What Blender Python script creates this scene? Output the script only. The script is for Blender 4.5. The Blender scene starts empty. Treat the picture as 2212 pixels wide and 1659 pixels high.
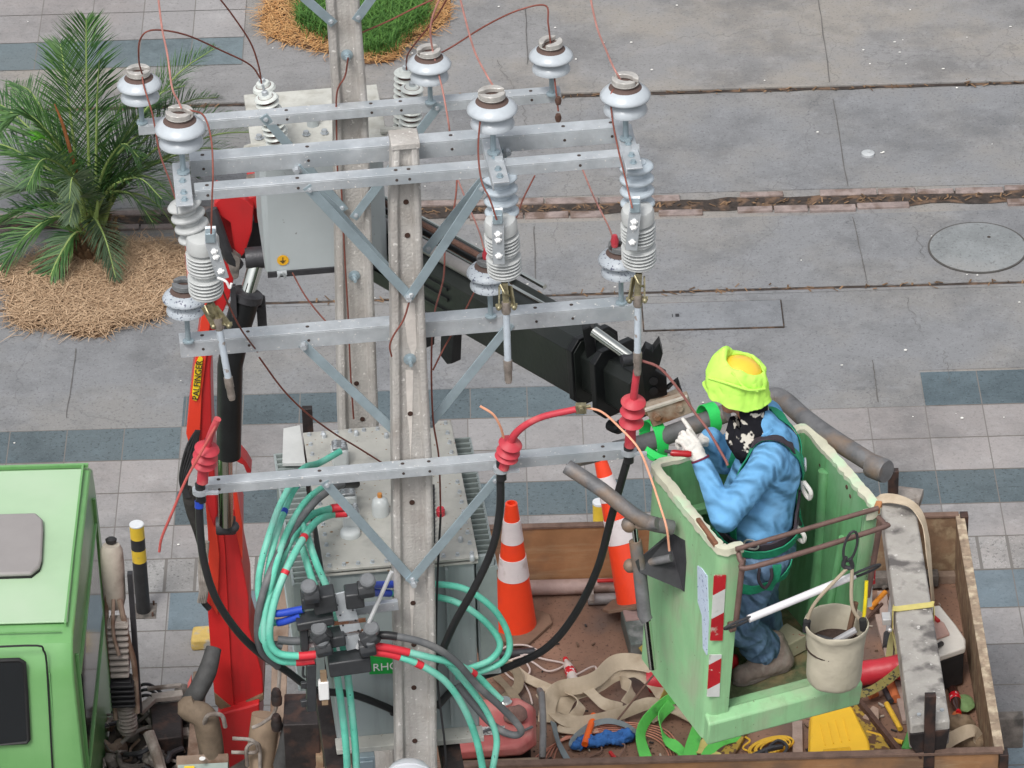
import bpy, bmesh, math, random
from mathutils import Vector, Matrix, Quaternion
V=Vector
random.seed(7)
R=math.radians
sc=bpy.context.scene
C=sc.collection
# ---------------- camera ----------------
CH=18.0; PITCH=R(32.3); ROLL=R(-1.6); FPX=10350.0
cam_d=bpy.data.cameras.new('camera'); cam=bpy.data.objects.new('camera',cam_d); C.objects.link(cam)
cam_d.sensor_fit='HORIZONTAL'; cam_d.sensor_width=36; cam_d.lens=36*FPX/2212; cam_d.clip_start=.5; cam_d.clip_end=500
cam.location=(0,0,CH)
cam.rotation_euler=(Matrix.Rotation(R(90)-PITCH,3,'X')@Matrix.Rotation(ROLL,3,'Z')).to_euler()
sc.camera=cam
# ---------------- world, sun, exposure ----------------
w=bpy.data.worlds.new('World'); sc.world=w; w.use_nodes=True
nt=w.node_tree; bg=nt.nodes['Background']
sky=nt.nodes.new('ShaderNodeTexSky'); sky.sky_type='NISHITA'; sky.sun_disc=False
SUN_EL=R(56); SUN_AZ=R(205)
sky.sun_elevation=SUN_EL; sky.sun_rotation=SUN_AZ; sky.air_density=1.0; sky.dust_density=4.0; sky.ozone_density=1.0
hs=nt.nodes.new('ShaderNodeHueSaturation'); hs.inputs['Saturation'].default_value=0.22
nt.links.new(sky.outputs[0],hs.inputs['Color']); nt.links.new(hs.outputs[0],bg.inputs[0]); bg.inputs[1].default_value=0.15
sd=bpy.data.lights.new('sun','SUN'); sd.energy=1.5; sd.angle=R(16); sd.color=(1,.97,.93)
so=bpy.data.objects.new('sun',sd); C.objects.link(so)
sdir=V((math.sin(SUN_AZ)*math.cos(SUN_EL),math.cos(SUN_AZ)*math.cos(SUN_EL),math.sin(SUN_EL)))
so.rotation_euler=sdir.to_track_quat('Z','Y').to_euler(); so.location=(0,10,30)
vs=sc.view_settings; vs.view_transform='Standard'; vs.look='None'; vs.gamma=1; vs.use_curve_mapping=False; vs.exposure=0.25
try: sc.render.engine='CYCLES'
except Exception: pass
# ---------------- measuring helpers: photo pixel -> point on a real plane ----------------
def ray(x,y):
    u=(x-1106)/FPX; v=(829.5-y)/FPX
    c,s=math.cos(ROLL),math.sin(ROLL); u,v=u*c-v*s,u*s+v*c
    return V((u,math.cos(PITCH)+v*math.sin(PITCH),-math.sin(PITCH)+v*math.cos(PITCH)))
def G(x,y,z=0.0):
    r=ray(x,y); return V((0,0,CH))+r*((z-CH)/r.z)
def A(x,y,Y):
    r=ray(x,y); return V((0,0,CH))+r*(Y/r.y)
SA=R(6.0); SO=V((-.475,18.9,0)); SX=V((math.cos(SA),math.sin(SA),0)); SY=V((-math.sin(SA),math.cos(SA),0))
def S(x,y,d):                       # point on a plane parallel to the cross arms, d metres behind the front pole
    r=ray(x,y); t=(d+SY.dot(SO))/SY.dot(r); return V((0,0,CH))+r*t
# ---------------- materials ----------------
MATS={}
def M(name,col,rough=.6,metal=0,var=.18,scale=6,bump=.15,bscale=60,dirt=None,dscale=3,dlo=.5,dhi=.65,spec=.4,trans=0,coat=0,speck=None,sscale=90,slo=.62,streak=None,stk=(14,14,1.1),samt=.6,folds=0,fscale=5):
    if name in MATS: return MATS[name]
    m=bpy.data.materials.new(name); m.use_nodes=True; n=m.node_tree.nodes; L=m.node_tree.links
    b=n['Principled BSDF']; b.inputs['Roughness'].default_value=rough; b.inputs['Metallic'].default_value=metal
    b.inputs['Specular IOR Level'].default_value=spec
    if coat: b.inputs['Coat Weight'].default_value=coat; b.inputs['Coat Roughness'].default_value=.15
    if trans: b.inputs['Transmission Weight'].default_value=trans
    tc=n.new('ShaderNodeTexCoord')
    nz=n.new('ShaderNodeTexNoise'); nz.inputs['Scale'].default_value=scale; nz.inputs['Detail'].default_value=7; nz.inputs['Roughness'].default_value=.65
    L.new(tc.outputs['Object'],nz.inputs['Vector'])
    mr=n.new('ShaderNodeMapRange'); mr.inputs['From Min'].default_value=.3; mr.inputs['From Max'].default_value=.7
    mr.inputs['To Min'].default_value=1-var; mr.inputs['To Max'].default_value=1+var
    L.new(nz.outputs[0],mr.inputs['Value'])
    mx=n.new('ShaderNodeVectorMath'); mx.operation='SCALE'; mx.inputs[0].default_value=col[:3]
    L.new(mr.outputs[0],mx.inputs['Scale']); last=mx.outputs[0]
    def over(last,c,sca,lo,hi,det=6):
        d=n.new('ShaderNodeTexNoise'); d.inputs['Scale'].default_value=sca; d.inputs['Detail'].default_value=det; L.new(tc.outputs['Object'],d.inputs['Vector'])
        r=n.new('ShaderNodeMapRange'); r.inputs['From Min'].default_value=lo; r.inputs['From Max'].default_value=hi; L.new(d.outputs[0],r.inputs['Value'])
        k=n.new('ShaderNodeMix'); k.data_type='RGBA'; L.new(r.outputs[0],k.inputs['Factor']); L.new(last,k.inputs[6]); k.inputs[7].default_value=(*c[:3],1)
        return k.outputs[2]
    if dirt: last=over(last,dirt,dscale,dlo,dhi)
    if streak:
        mp=n.new('ShaderNodeMapping'); mp.inputs['Scale'].default_value=stk; L.new(tc.outputs['Object'],mp.inputs['Vector'])
        d=n.new('ShaderNodeTexNoise'); d.inputs['Scale'].default_value=1; d.inputs['Detail'].default_value=8; d.inputs['Roughness'].default_value=.7; L.new(mp.outputs[0],d.inputs['Vector'])
        r=n.new('ShaderNodeMapRange'); r.inputs['From Min'].default_value=.5; r.inputs['From Max'].default_value=.72; r.inputs['To Max'].default_value=samt; L.new(d.outputs[0],r.inputs['Value'])
        k=n.new('ShaderNodeMix'); k.data_type='RGBA'; L.new(r.outputs[0],k.inputs['Factor']); L.new(last,k.inputs[6]); k.inputs[7].default_value=(*streak,1); last=k.outputs[2]
    if speck: last=over(last,speck,sscale,slo,slo+.04,2)
    L.new(last,b.inputs['Base Color'])
    if bump:
        n2=n.new('ShaderNodeTexNoise'); n2.inputs['Scale'].default_value=bscale; n2.inputs['Detail'].default_value=5; L.new(tc.outputs['Object'],n2.inputs['Vector'])
        bp=n.new('ShaderNodeBump'); bp.inputs['Strength'].default_value=bump; bp.inputs['Distance'].default_value=.01
        L.new(n2.outputs[0],bp.inputs['Height']); L.new(bp.outputs[0],b.inputs['Normal'])
    if folds:
        wv=n.new('ShaderNodeTexWave'); wv.wave_type='BANDS'; wv.bands_direction='DIAGONAL'; wv.inputs['Scale'].default_value=fscale; wv.inputs['Distortion'].default_value=9; wv.inputs['Detail'].default_value=2.5; wv.inputs['Detail Scale'].default_value=.9; wv.inputs['Detail Roughness'].default_value=.45; L.new(tc.outputs['Object'],wv.inputs['Vector'])
        mk=n.new('ShaderNodeTexNoise'); mk.inputs['Scale'].default_value=4; L.new(tc.outputs['Object'],mk.inputs['Vector'])
        mu=n.new('ShaderNodeMath'); mu.operation='MULTIPLY'; L.new(wv.outputs['Fac'],mu.inputs[0]); L.new(mk.outputs[0],mu.inputs[1])
        b2=n.new('ShaderNodeBump'); b2.inputs['Strength'].default_value=1; b2.inputs['Distance'].default_value=folds; L.new(mu.outputs[0],b2.inputs['Height'])
        if bump: L.new(bp.outputs[0],b2.inputs['Normal'])
        L.new(b2.outputs[0],b.inputs['Normal'])
    MATS[name]=m; return m
# ---------------- mesh builder ----------------
def frame(d,up=None):
    d=V(d).normalized(); up=V(up) if up is not None else (V((0,0,1)) if abs(d.z)<.95 else V((0,1,0)))
    x=d.cross(up).normalized(); y=x.cross(d).normalized(); return x,y,d
def smoothpts(p,n=6):
    p=[V(q) for q in p]
    if len(p)<3: return p
    o=[]; q=[p[0]*2-p[1]]+p+[p[-1]*2-p[-2]]
    for i in range(1,len(q)-2):
        a,b,c,d=q[i-1],q[i],q[i+1],q[i+2]
        for k in range(n):
            t=k/n; o.append(.5*((2*b)+(c-a)*t+(2*a-5*b+4*c-d)*t*t+(3*b-a-3*c+d)*t**3))
    o.append(p[-1]); return o
class MB:
    def __init__(s): s.v=[]; s.f=[]; s.cut=[]
    def add(s,vs,fs):
        o=len(s.v); s.cut.append((o,len(s.f))); s.v+=[V(a) for a in vs]; s.f+=[tuple(i+o for i in f) for f in fs]; return s
    def hexa(s,a,b): # two quads bottom a (ccw from above), top b
        return s.add(list(a)+list(b),[(3,2,1,0),(4,5,6,7),(0,1,5,4),(1,2,6,5),(2,3,7,6),(3,0,4,7)])
    def box(s,c,size,rz=0,ax=None):
        c=V(c); h=V(size)*.5
        if ax is None:
            ax=(V((math.cos(rz),math.sin(rz),0)),V((-math.sin(rz),math.cos(rz),0)),V((0,0,1)))
        P=lambda i,j,k:c+ax[0]*h.x*i+ax[1]*h.y*j+ax[2]*h.z*k
        return s.hexa([P(-1,-1,-1),P(1,-1,-1),P(1,1,-1),P(-1,1,-1)],[P(-1,-1,1),P(1,-1,1),P(1,1,1),P(-1,1,1)])
    def beam(s,p,q,w,h,up=None,w2=None,h2=None):
        p=V(p);q=V(q); x,y,d=frame(q-p,up); w2=w2 or w; h2=h2 or h
        f=lambda o,W,H:[o-x*W/2-y*H/2,o+x*W/2-y*H/2,o+x*W/2+y*H/2,o-x*W/2+y*H/2]
        return s.hexa(f(q,w2,h2)[::1],f(p,w,h)) if False else s.add(f(p,w,h)+f(q,w2,h2),[(0,1,2,3),(7,6,5,4),(4,5,1,0),(5,6,2,1),(6,7,3,2),(7,4,0,3)])
    def tube(s,pts,r,n=10,sm=True,k=6,cap=True):
        P=smoothpts(pts,k) if sm else [V(p) for p in pts]
        if not hasattr(r,'__len__'): rr=[r]*len(P)
        else:
            rr=[]; m=len(r)-1
            for i in range(len(P)):
                t=i/(len(P)-1)*m; a=min(int(t),m-1) if m else 0; rr.append(r[a]+(r[min(a+1,m)]-r[a])*(t-a))
        vs=[];fs=[]; x,y,d=frame(P[1]-P[0])
        for i,p in enumerate(P):
            dd=(P[min(i+1,len(P)-1)]-P[max(i-1,0)])
            if dd.length<1e-9: dd=d
            dd=dd.normalized(); x=(x-dd*x.dot(dd))
            if x.length<1e-6: x=frame(dd)[0]
            x=x.normalized(); y=dd.cross(x)
            for j in range(n):
                a=2*math.pi*j/n; vs.append(p+(x*math.cos(a)+y*math.sin(a))*rr[i])
        for i in range(len(P)-1):
            for j in range(n):
                a=i*n+j; b=i*n+(j+1)%n; fs.append((a,b,b+n,a+n))
        if cap: fs.append(tuple(range(n))[::-1]); fs.append(tuple((len(P)-1)*n+j for j in range(n)))
        return s.add(vs,fs)
    def lathe(s,prof,o=(0,0,0),axis=(0,0,1),n=28,xd=None,sq=1.0):
        x,y,d=frame(axis,xd); o=V(o); vs=[];fs=[]
        for r,z in prof:
            for j in range(n):
                a=2*math.pi*j/n; vs.append(o+d*z+(x*math.cos(a)+y*math.sin(a)*sq)*max(r,1e-4))
        for i in range(len(prof)-1):
            for j in range(n):
                a=i*n+j; b=i*n+(j+1)%n; fs.append((a,a+n,b+n,b))
        fs.append(tuple(range(n))); fs.append(tuple((len(prof)-1)*n+j for j in range(n))[::-1])
        return s.add(vs,fs)
    def prism(s,poly,off):
        P=[V(p) for p in poly]; off=V(off); n=len(P)
        return s.add(P+[p+off for p in P],[tuple(range(n)),tuple(range(2*n-1,n-1,-1))]+[(i+n,(i+1)%n+n,(i+1)%n,i) for i in range(n)])
    def sph(s,c,r,n=14,m=8,sc_=(1,1,1)):
        vs=[];c=V(c)
        for i in range(m+1):
            t=math.pi*i/m
            for j in range(n):
                a=2*math.pi*j/n; vs.append(c+V((math.sin(t)*math.cos(a)*r*sc_[0],math.sin(t)*math.sin(a)*r*sc_[1],math.cos(t)*r*sc_[2])))
        return s.add(vs,[(i*n+j,(i+1)*n+j,(i+1)*n+(j+1)%n,i*n+(j+1)%n) for i in range(m) for j in range(n)])
    def ribbon(s,pts,w,nrm,th=.004,k=6):
        P=smoothpts(pts,k); vs=[];fs=[]
        N=[V(q) for q in nrm] if hasattr(nrm[0],'__len__') else [V(nrm)]*2
        for i,p in enumerate(P):
            t=i/(len(P)-1)*(len(N)-1); a=min(int(t),len(N)-2); nn=(N[a].lerp(N[a+1],t-a)).normalized()
            d=(P[min(i+1,len(P)-1)]-P[max(i-1,0)]).normalized(); x=d.cross(nn)
            if x.length<1e-4: x=frame(d)[0]
            x=x.normalized(); nn=x.cross(d)
            vs+=[p-x*w/2-nn*th/2,p+x*w/2-nn*th/2,p+x*w/2+nn*th/2,p-x*w/2+nn*th/2]
        for i in range(len(P)-1):
            for j in range(4):
                a=i*4+j;b=i*4+(j+1)%4; fs.append((a,b,b+4,a+4))
        fs+= [(3,2,1,0),tuple((len(P)-1)*4+j for j in range(4))]
        return s.add(vs,fs)
    def each(s,name,mat,parent=None,**kw):   # one object per piece
        r=None; c=s.cut+[(len(s.v),len(s.f))]
        for (v0,f0),(v1,f1) in zip(c,c[1:]):
            m=MB(); m.v=s.v[v0:v1]; m.f=[tuple(i-v0 for i in f) for f in s.f[f0:f1]]; r=m.build(name,mat,parent,**kw)
        return r
    def build(s,name,mat,parent=None,bevel=0,smooth=True,ang=35,remesh=0,fixn=True,sit=5):
        me=bpy.data.meshes.new(name); o=wloc(parent) if parent else V((0,0,0))
        if parent is None:
            mn=V([min(a[i] for a in s.v) for i in range(3)]); mxx=V([max(a[i] for a in s.v) for i in range(3)])
            o=V(((mn.x+mxx.x)/2,(mn.y+mxx.y)/2,mn.z))
        me.from_pydata([tuple(a-o) for a in s.v],[],s.f); me.update()
        if fixn:
            bm=bmesh.new(); bm.from_mesh(me); bmesh.ops.recalc_face_normals(bm,faces=bm.faces); bm.to_mesh(me); bm.free()
        if smooth:
            me.shade_smooth(); me.set_sharp_from_angle(angle=R(ang))
        ob=bpy.data.objects.new(name,me); C.objects.link(ob)
        if parent: ob.parent=parent
        else: ob.location=o
        me.materials.append(mat)
        if remesh:
            r=ob.modifiers.new('r','REMESH'); r.mode='VOXEL'; r.voxel_size=remesh; r.use_smooth_shade=True
            q=ob.modifiers.new('s','SMOOTH'); q.iterations=sit; q.factor=.6
        if bevel:
            b=ob.modifiers.new('b','BEVEL'); b.width=bevel; b.segments=2; b.limit_method='ANGLE'; b.angle_limit=R(40)
        return ob
def wloc(o):
    l=V((0,0,0))
    while o: l=l+o.location; o=o.parent
    return l
def tag(o,label=None,cat=None,group=None,kind=None):
    if label: o['label']=label
    if cat: o['category']=cat
    if group: o['group']=group
    if kind: o['kind']=kind
    return o
def thing(name,loc,label,cat,group=None):
    o=bpy.data.objects.new(name,None); o.empty_display_size=.1; C.objects.link(o); o.location=loc; return tag(o,label,cat,group)
def copy_tree(o,parent=None):
    c=o.copy(); C.objects.link(c)
    if parent: c.parent=parent
    for ch in [x for x in list(C.objects) if x.parent==o]: copy_tree(ch,c)
    return c
def bolt(mb,p,axis,r=.012,h=.012):
    x,y,d=frame(axis); p=V(p)
    mb.lathe([(r*1.5,0),(r*1.5,.002),(r,.002),(r,h),(0.001,h)],p,d,n=6)
def text_part(txt,size,mat,parent,origin,xdir,ydir,th=.001,name='lettering'):
    cu=bpy.data.curves.new('t','FONT'); cu.body=txt; cu.size=size; cu.extrude=th
    t=bpy.data.objects.new('t',cu); C.objects.link(t); bpy.context.view_layer.update()
    me=bpy.data.meshes.new_from_object(t); bpy.data.objects.remove(t)
    x=V(xdir).normalized(); y=V(ydir); y=(y-x*y.dot(x)).normalized(); z=x.cross(y)
    m=Matrix((x,y,z)).transposed().to_4x4(); m.translation=V(origin)-wloc(parent); me.transform(m)
    ob=bpy.data.objects.new(name,me); C.objects.link(ob); ob.parent=parent; me.materials.clear(); me.materials.append(mat); return ob
# ---------------- shared materials ----------------
galv=M('galvanised steel',(.50,.53,.555),.5,.35,.18,9,.12,80,dirt=(.36,.40,.43),dscale=5,dlo=.45,dhi=.75,speck=(.75,.74,.72),sscale=55,slo=.68)
galvd=M('dull blue-grey zinc',(.34,.42,.46),.5,.4,.15,8,.1,70)
conc_pole=M('pale brown pole concrete',(.44,.42,.395),.9,0,.16,5,.5,90,dirt=(.32,.29,.262),dscale=4,dlo=.5,dhi=.72,speck=(.62,.60,.57),sscale=44,slo=.66,streak=(.25,.23,.215),samt=.7)
copper=M('red enamelled copper wire',(.22,.07,.052),.5,.3,.25,20,0)
copperp=M('pink copper conductor',(.43,.20,.17),.5,.2,.2,20,0)
black=M('matt black rubber',(.022,.022,.024),.5,0,.3,10,.1,60)
dark=M('dark steel',(.05,.05,.055),.45,.3,.3,10,.2,60)
rust=M('rusty bolt steel',(.11,.06,.045),.8,.2,.3,30,.3,90)
white=M('white plastic',(.75,.75,.74),.4,0,.05,5,.05)
# ================= SETTING =================
def sheet(name,mat,x0,x1,y0,y1,z,kind='structure'):
    me=bpy.data.meshes.new(name); cx,cy=x0,y0
    me.from_pydata([(0,0,0),(x1-x0,0,0),(x1-x0,y1-y0,0),(0,y1-y0,0)],[],[(0,1,2,3)])
    o=bpy.data.objects.new(name,me); C.objects.link(o); o.location=(x0,y0,z); me.materials.append(mat)
    tag(o,kind=kind); return o
def poly_sheet(name,mat,pts,z):
    me=bpy.data.meshes.new(name); me.from_pydata([(p[0],p[1],z) for p in pts],[],[tuple(range(len(pts)))])
    o=bpy.data.objects.new(name,me); C.objects.link(o); me.materials.append(mat); tag(o,kind='structure'); return o
def conc_mat(name,col,warm,speckamt=.5,cracks=True):
    m=bpy.data.materials.new(name); m.use_nodes=True; n=m.node_tree.nodes; L=m.node_tree.links; b=n['Principled BSDF']
    b.inputs['Roughness'].default_value=.92; b.inputs['Specular IOR Level'].default_value=.2
    tc=n.new('ShaderNodeNewGeometry')
    def noise(s,d=8,r=.6):
        q=n.new('ShaderNodeTexNoise'); q.inputs['Scale'].default_value=s; q.inputs['Detail'].default_value=d; q.inputs['Roughness'].default_value=r; L.new(tc.outputs['Position'],q.inputs['Vector']); return q.outputs[0]
    def ramp(v,a,b_,c,d):
        q=n.new('ShaderNodeMapRange'); q.inputs['From Min'].default_value=a; q.inputs['From Max'].default_value=b_; q.inputs['To Min'].default_value=c; q.inputs['To Max'].default_value=d; L.new(v,q.inputs['Value']); return q.outputs[0]
    def mix(f,a,b_):
        q=n.new('ShaderNodeMix'); q.data_type='RGBA'; L.new(f,q.inputs['Factor'])
        if isinstance(a,tuple): q.inputs[6].default_value=(*a,1)
        else: L.new(a,q.inputs[6])
        q.inputs[7].default_value=(*b_,1); return q.outputs[2]
    base=mix(ramp(noise(.7,6),.45,.58,0,1),col,warm)
    base=mix(ramp(noise(1.3,9,.72),.47,.64,0,.70),base,tuple(c*.62 for c in col))
    base=mix(ramp(noise(5.5,6,.7),.52,.72,0,.4),base,tuple(min(1,c*1.4) for c in col))
    base=mix(ramp(noise(42,3,.7),.56,.66,0,speckamt),base,tuple(c*.4 for c in col))
    base=mix(ramp(noise(85,2),.62,.7,0,speckamt*.6),base,tuple(min(1,c*1.75) for c in col))
    if cracks:
        w=n.new('ShaderNodeTexVoronoi'); w.feature='DISTANCE_TO_EDGE'; w.inputs['Scale'].default_value=.42
        ad=n.new('ShaderNodeVectorMath'); ad.operation='ADD'
        nz=n.new('ShaderNodeTexNoise'); nz.inputs['Scale'].default_value=3; nz.inputs['Detail'].default_value=6; L.new(tc.outputs['Position'],nz.inputs['Vector'])
        sc2=n.new('ShaderNodeVectorMath'); sc2.operation='SCALE'; sc2.inputs['Scale'].default_value=.5; L.new(nz.outputs['Color'],sc2.inputs[0])
        L.new(tc.outputs['Position'],ad.inputs[0]); L.new(sc2.outputs[0],ad.inputs[1]); L.new(ad.outputs[0],w.inputs['Vector'])
        base=mix(ramp(w.outputs['Distance'],0,.003,.35,0),base,tuple(c*.35 for c in col))
    L.new(base,b.inputs['Base Color'])
    bp=n.new('ShaderNodeBump'); bp.inputs['Strength'].default_value=.35; bp.inputs['Distance'].default_value=.01; L.new(noise(30,6,.7),bp.inputs['Height']); L.new(bp.outputs[0],b.inputs['Normal'])
    return m
conc=conc_mat('weathered slab concrete',(.238,.236,.237),(.272,.254,.232),.5)
conc2=conc_mat('grey washed slab concrete',(.214,.219,.228),(.232,.228,.223),.5)
def tile_mat(name,col,pitch,rowh,off,mort=.008,var=.12,speck=.3,joint=(.12,.11,.105)):
    m=conc_mat(name,col,tuple(c*v for c,v in zip(col,(1.04,1.0,.98))),speck,False); n=m.node_tree.nodes; L=m.node_tree.links; b=n['Principled BSDF']
    last=b.inputs['Base Color'].links[0].from_socket
    tc=n.new('ShaderNodeTexCoord'); mp=n.new('ShaderNodeMapping'); mp.inputs['Location'].default_value=(off,0,0); L.new(tc.outputs['Object'],mp.inputs['Vector'])
    br=n.new('ShaderNodeTexBrick'); br.offset=0; br.inputs['Scale'].default_value=1; br.inputs['Brick Width'].default_value=pitch; br.inputs['Row Height'].default_value=rowh; br.inputs['Mortar Size'].default_value=mort; br.inputs['Mortar Smooth'].default_value=.25
    br.inputs['Color1'].default_value=(1-var,)*3+(1,); br.inputs['Color2'].default_value=(1+var,)*3+(1,); br.inputs['Mortar'].default_value=(1,1,1,1)
    L.new(mp.outputs[0],br.inputs['Vector'])
    mu=n.new('ShaderNodeMix'); mu.data_type='RGBA'; mu.blend_type='MULTIPLY'; mu.inputs['Factor'].default_value=1; L.new(last,mu.inputs[6]); L.new(br.outputs['Color'],mu.inputs[7])
    mj=n.new('ShaderNodeMix'); mj.data_type='RGBA'; L.new(br.outputs['Fac'],mj.inputs['Factor']); L.new(mu.outputs[2],mj.inputs[6]); mj.inputs[7].default_value=(*joint,1)
    L.new(mj.outputs[2],b.inputs['Base Color']); return m
ground=sheet('ground',conc,-30,30,8,60,0)
XJ=2.866
P=.3976
def row(name,y0,y1,col,x0,x1,z=.004,pitch=P,ref=XJ,speck=.3,jt=(.17,.16,.15),mort=.0045):
    off=((x0-ref)%pitch); 
    m=tile_mat(name+' tile',col,pitch,y1-y0+.02,off,mort,.12,speck,jt)
    # mortar at the row edges comes from thin gaps between the strips
    return sheet(name,m,x0,x1,y0+.004,y1-.004,z)
base_joint=M('dark joint earth',(.15,.135,.12),.95,0,.3,20,.2)
sheet('pavement_bed',base_joint,-9,9,14,28.035,.0025)
TL=(.272,.264,.264); BL=(.108,.138,.153)
rows=[28.03,27.62,27.214,26.802,26.405,26.01,25.575,25.165,24.72,24.28,23.87,23.46,23.05,22.64,22.2,21.8]
def R2(i): return rows[i+1],rows[i]
for i in range(len(rows)-1):
    y0,y1=R2(i)
    if i in (0,):
        row('paving',y0,y1,BL,-9,-2.305,speck=.7); row('paving',y0,y1,TL,-2.305,9)
    elif i==2: row('paving',y0,y1,TL,-9,-2.305); row('paving',y0,y1,BL,-2.305,9,pitch=P,speck=.7)
    elif i==4: row('paving',y0,y1,(.31,.305,.30),-9,9,pitch=.20,speck=.8,mort=.012)
    elif i==5:
        row('paving',y0,y1,TL,-9,-2.29); row('paving',y0,y1,(.17,.215,.245),-2.29,9,speck=.3)
    elif i in (9,10): row('paving',y0,y1,(.16,.20,.225),-9,9,speck=.4)
    elif i in (7,8): row('paving',y0,y1,(.235,.235,.24),2.5,9,speck=.4); row('paving',y0,y1,TL,-9,2.5)
    else: row('paving',y0,y1,TL,-9,9)
# band in front of the middle slabs, and the band at the right
row('paving',28.03,28.425,BL,-2.305,.5,ref=.5,speck=.7)
row('paving',28.03,28.475,(.11,.148,.17),2.87,9,speck=.6)
# stone cover slab patch right
poly_sheet('pavement_patch',conc2,[(.5,28.034),(2.865,28.034),(2.865,28.5),(9,28.5),(9,29.6),(-9,29.6),(-9,28.034),(-2.305,28.034),(-2.305,28.43),(.5,28.43)],.003)
sheet('pavement_slab',conc2,-9,9,31.08,32.6,.003); sheet('pavement_slab',conc2,-9,9,29.66,30.7,.003)
# top-left tiles
for y0,y1,c in ((33.29,33.745,(.14,.175,.19)),(33.745,34.215,TL),(34.215,34.67,TL),(34.67,35.1,TL),(35.1,35.5,TL)):
    row('paving',y0,y1,c,-9,-2.055,pitch=.4105,ref=-2.055,z=.005,speck=.35)
# grooves (real recess dark strips laid between slabs, with leaf litter)
groove=M('groove dirt',(.045,.035,.03),.95,0,.5,14,.4,60,dirt=(.16,.10,.065),dscale=9)
def wavy(name,mat,y,w,x0,x1,z,amp=.008,n=120):
    top=[];bot=[]
    for i in range(n+1):
        x=x0+(x1-x0)*i/n; top.append((x,y+w/2+random.uniform(-amp,amp),z)); bot.append((x,y-w/2+random.uniform(-amp,amp),z))
    me=bpy.data.meshes.new(name); me.from_pydata(top+bot,[],[(n+1+i,n+2+i,i+1,i) for i in range(n)]); o=bpy.data.objects.new(name,me); C.objects.link(o); me.materials.append(mat); tag(o,kind='structure'); return o
for y,w in ((32.635,.05),(29.64,.045)): wavy('drain_groove',groove,y,w,-9,9,.007)
wavy('drain_groove',groove,30.89,.17,-9,9,.007,.02)
# raised lips so the grooves read as steps
lip=conc
for y,w in ((32.675,.05),):
    mb=MB(); mb.box((0,y,.012),(18,w,.024)); tag(mb.build('kerb_lip',conc,bevel=.006),kind='structure')
for y in (29.68,29.61):
    mb=MB(); mb.box((0,y,.006),(18,.03,.012)); tag(mb.build('kerb_lip',conc2,bevel=.004),kind='structure')
# brick edging
brick=M('worn pink edging brick',(.26,.21,.195),.9,0,.35,9,.5,60,dirt=(.15,.105,.085),dscale=6)
mb=MB()
for yy in (30.995,30.785):
    x=-6.0
    while x<6:
        l=random.uniform(.24,.44); 
        if random.random()>.20: mb.box((x+l/2,yy+random.uniform(-.014,.014),.004+random.uniform(-.004,.005)),(l-.012,random.uniform(.06,.088),.03),random.uniform(-.015,.015))
        x+=l
tag(mb.build('brick_edging',brick,bevel=.006),kind='structure')
# slab cross joints and cracks
jm=M('joint shadow line',(.11,.105,.10),.95,0,.3,20,0)
def strip(pts,w,z=.009,name='slab_joint',m=None):
    P_=[V((p[0],p[1],z)) for p in pts]; mb=MB(); vs=[]
    for i,p in enumerate(P_):
        d=(P_[min(i+1,len(P_)-1)]-P_[max(i-1,0)]); nn=V((-d.y,d.x,0)).normalized(); ww=w*random.uniform(.6,1.2); vs+=[p-nn*ww/2,p+nn*ww/2]
    mb.add(vs,[(2*i,2*i+1,2*i+3,2*i+2) for i in range(len(P_)-1)]); o=mb.build(name,m or jm,smooth=False); tag(o,kind='structure'); return o
def jit(a,b,n,amp):
    return [(a[0]+(b[0]-a[0])*i/n+random.uniform(-amp,amp),a[1]+(b[1]-a[1])*i/n+random.uniform(-amp,amp)) for i in range(n+1)]
def pj(a,b,n=10,amp=.006,w=.012): 
    p=G(*a);q=G(*b); strip(jit((p.x,p.y),(q.x,q.y),n,amp*.6),w*.6)
for a,b in (((1768,0),(1795,195)),((1800,215),(1831,405)),((1842,470),(1875,620)),((165,755),(143,905)),((1135,20),(1140,140)),((1153,490),(1158,610)),((1885,780),(1897,870)),((540,500),(545,610)),((520,790),(517,840))): pj(a,b)
crk=[((1040,60),(1070,130)),((1070,130),(1125,215)),((1125,215),(1150,330)),((1975,490),(1995,560)),((1995,560),(1985,600)),((2020,660),(2040,760)),((2040,760),(2050,830)),((1955,640),(1990,720)),((845,250),(850,400)),((720,270),(800,290))]
for a,b in crk[1:4]+crk[6:8]: pj(a,b,16,.03,.005)
# small litter chips
lit=M('scattered pale litter',(.75,.74,.70),.8,0,.1,10,0)
mb=MB()
for i in range(120):
    x,y=random.uniform(-5,5),random.uniform(24.5,34.5); s=random.uniform(.004,.013)
    mb.lathe([(s,0),(s*.8,.004),(.001,.005)],(x,y,.012),n=6,sq=random.uniform(.4,1))
tag(mb.build('litter',lit,smooth=False),kind='stuff',label='small pale chips and paper bits strewn over the paving',cat='litter')
# manhole cover
mc=G(2112,537); mh=thing('manhole_cover',(mc.x,mc.y,0),'round grey cast cover with one dark hole, set in the slab at the right edge','manhole cover')
MB().lathe([(.365,.0),(.365,.0125),(.35,.0125)],mc,n=72).build('frame',M('manhole frame iron',(.09,.085,.08),.8,.2),mh)
MB().lathe([(.351,.0),(.351,.014),(.335,.016),(.001,.016)],mc,n=72).build('lid',conc_mat('cover concrete',(.23,.245,.25),(.26,.26,.255),.5,False),mh)
MB().lathe([(.014,.0),(.014,.0175),(.001,.0175)],G(2136,516),n=16).build('lifting_hole',groove,mh)
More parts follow.
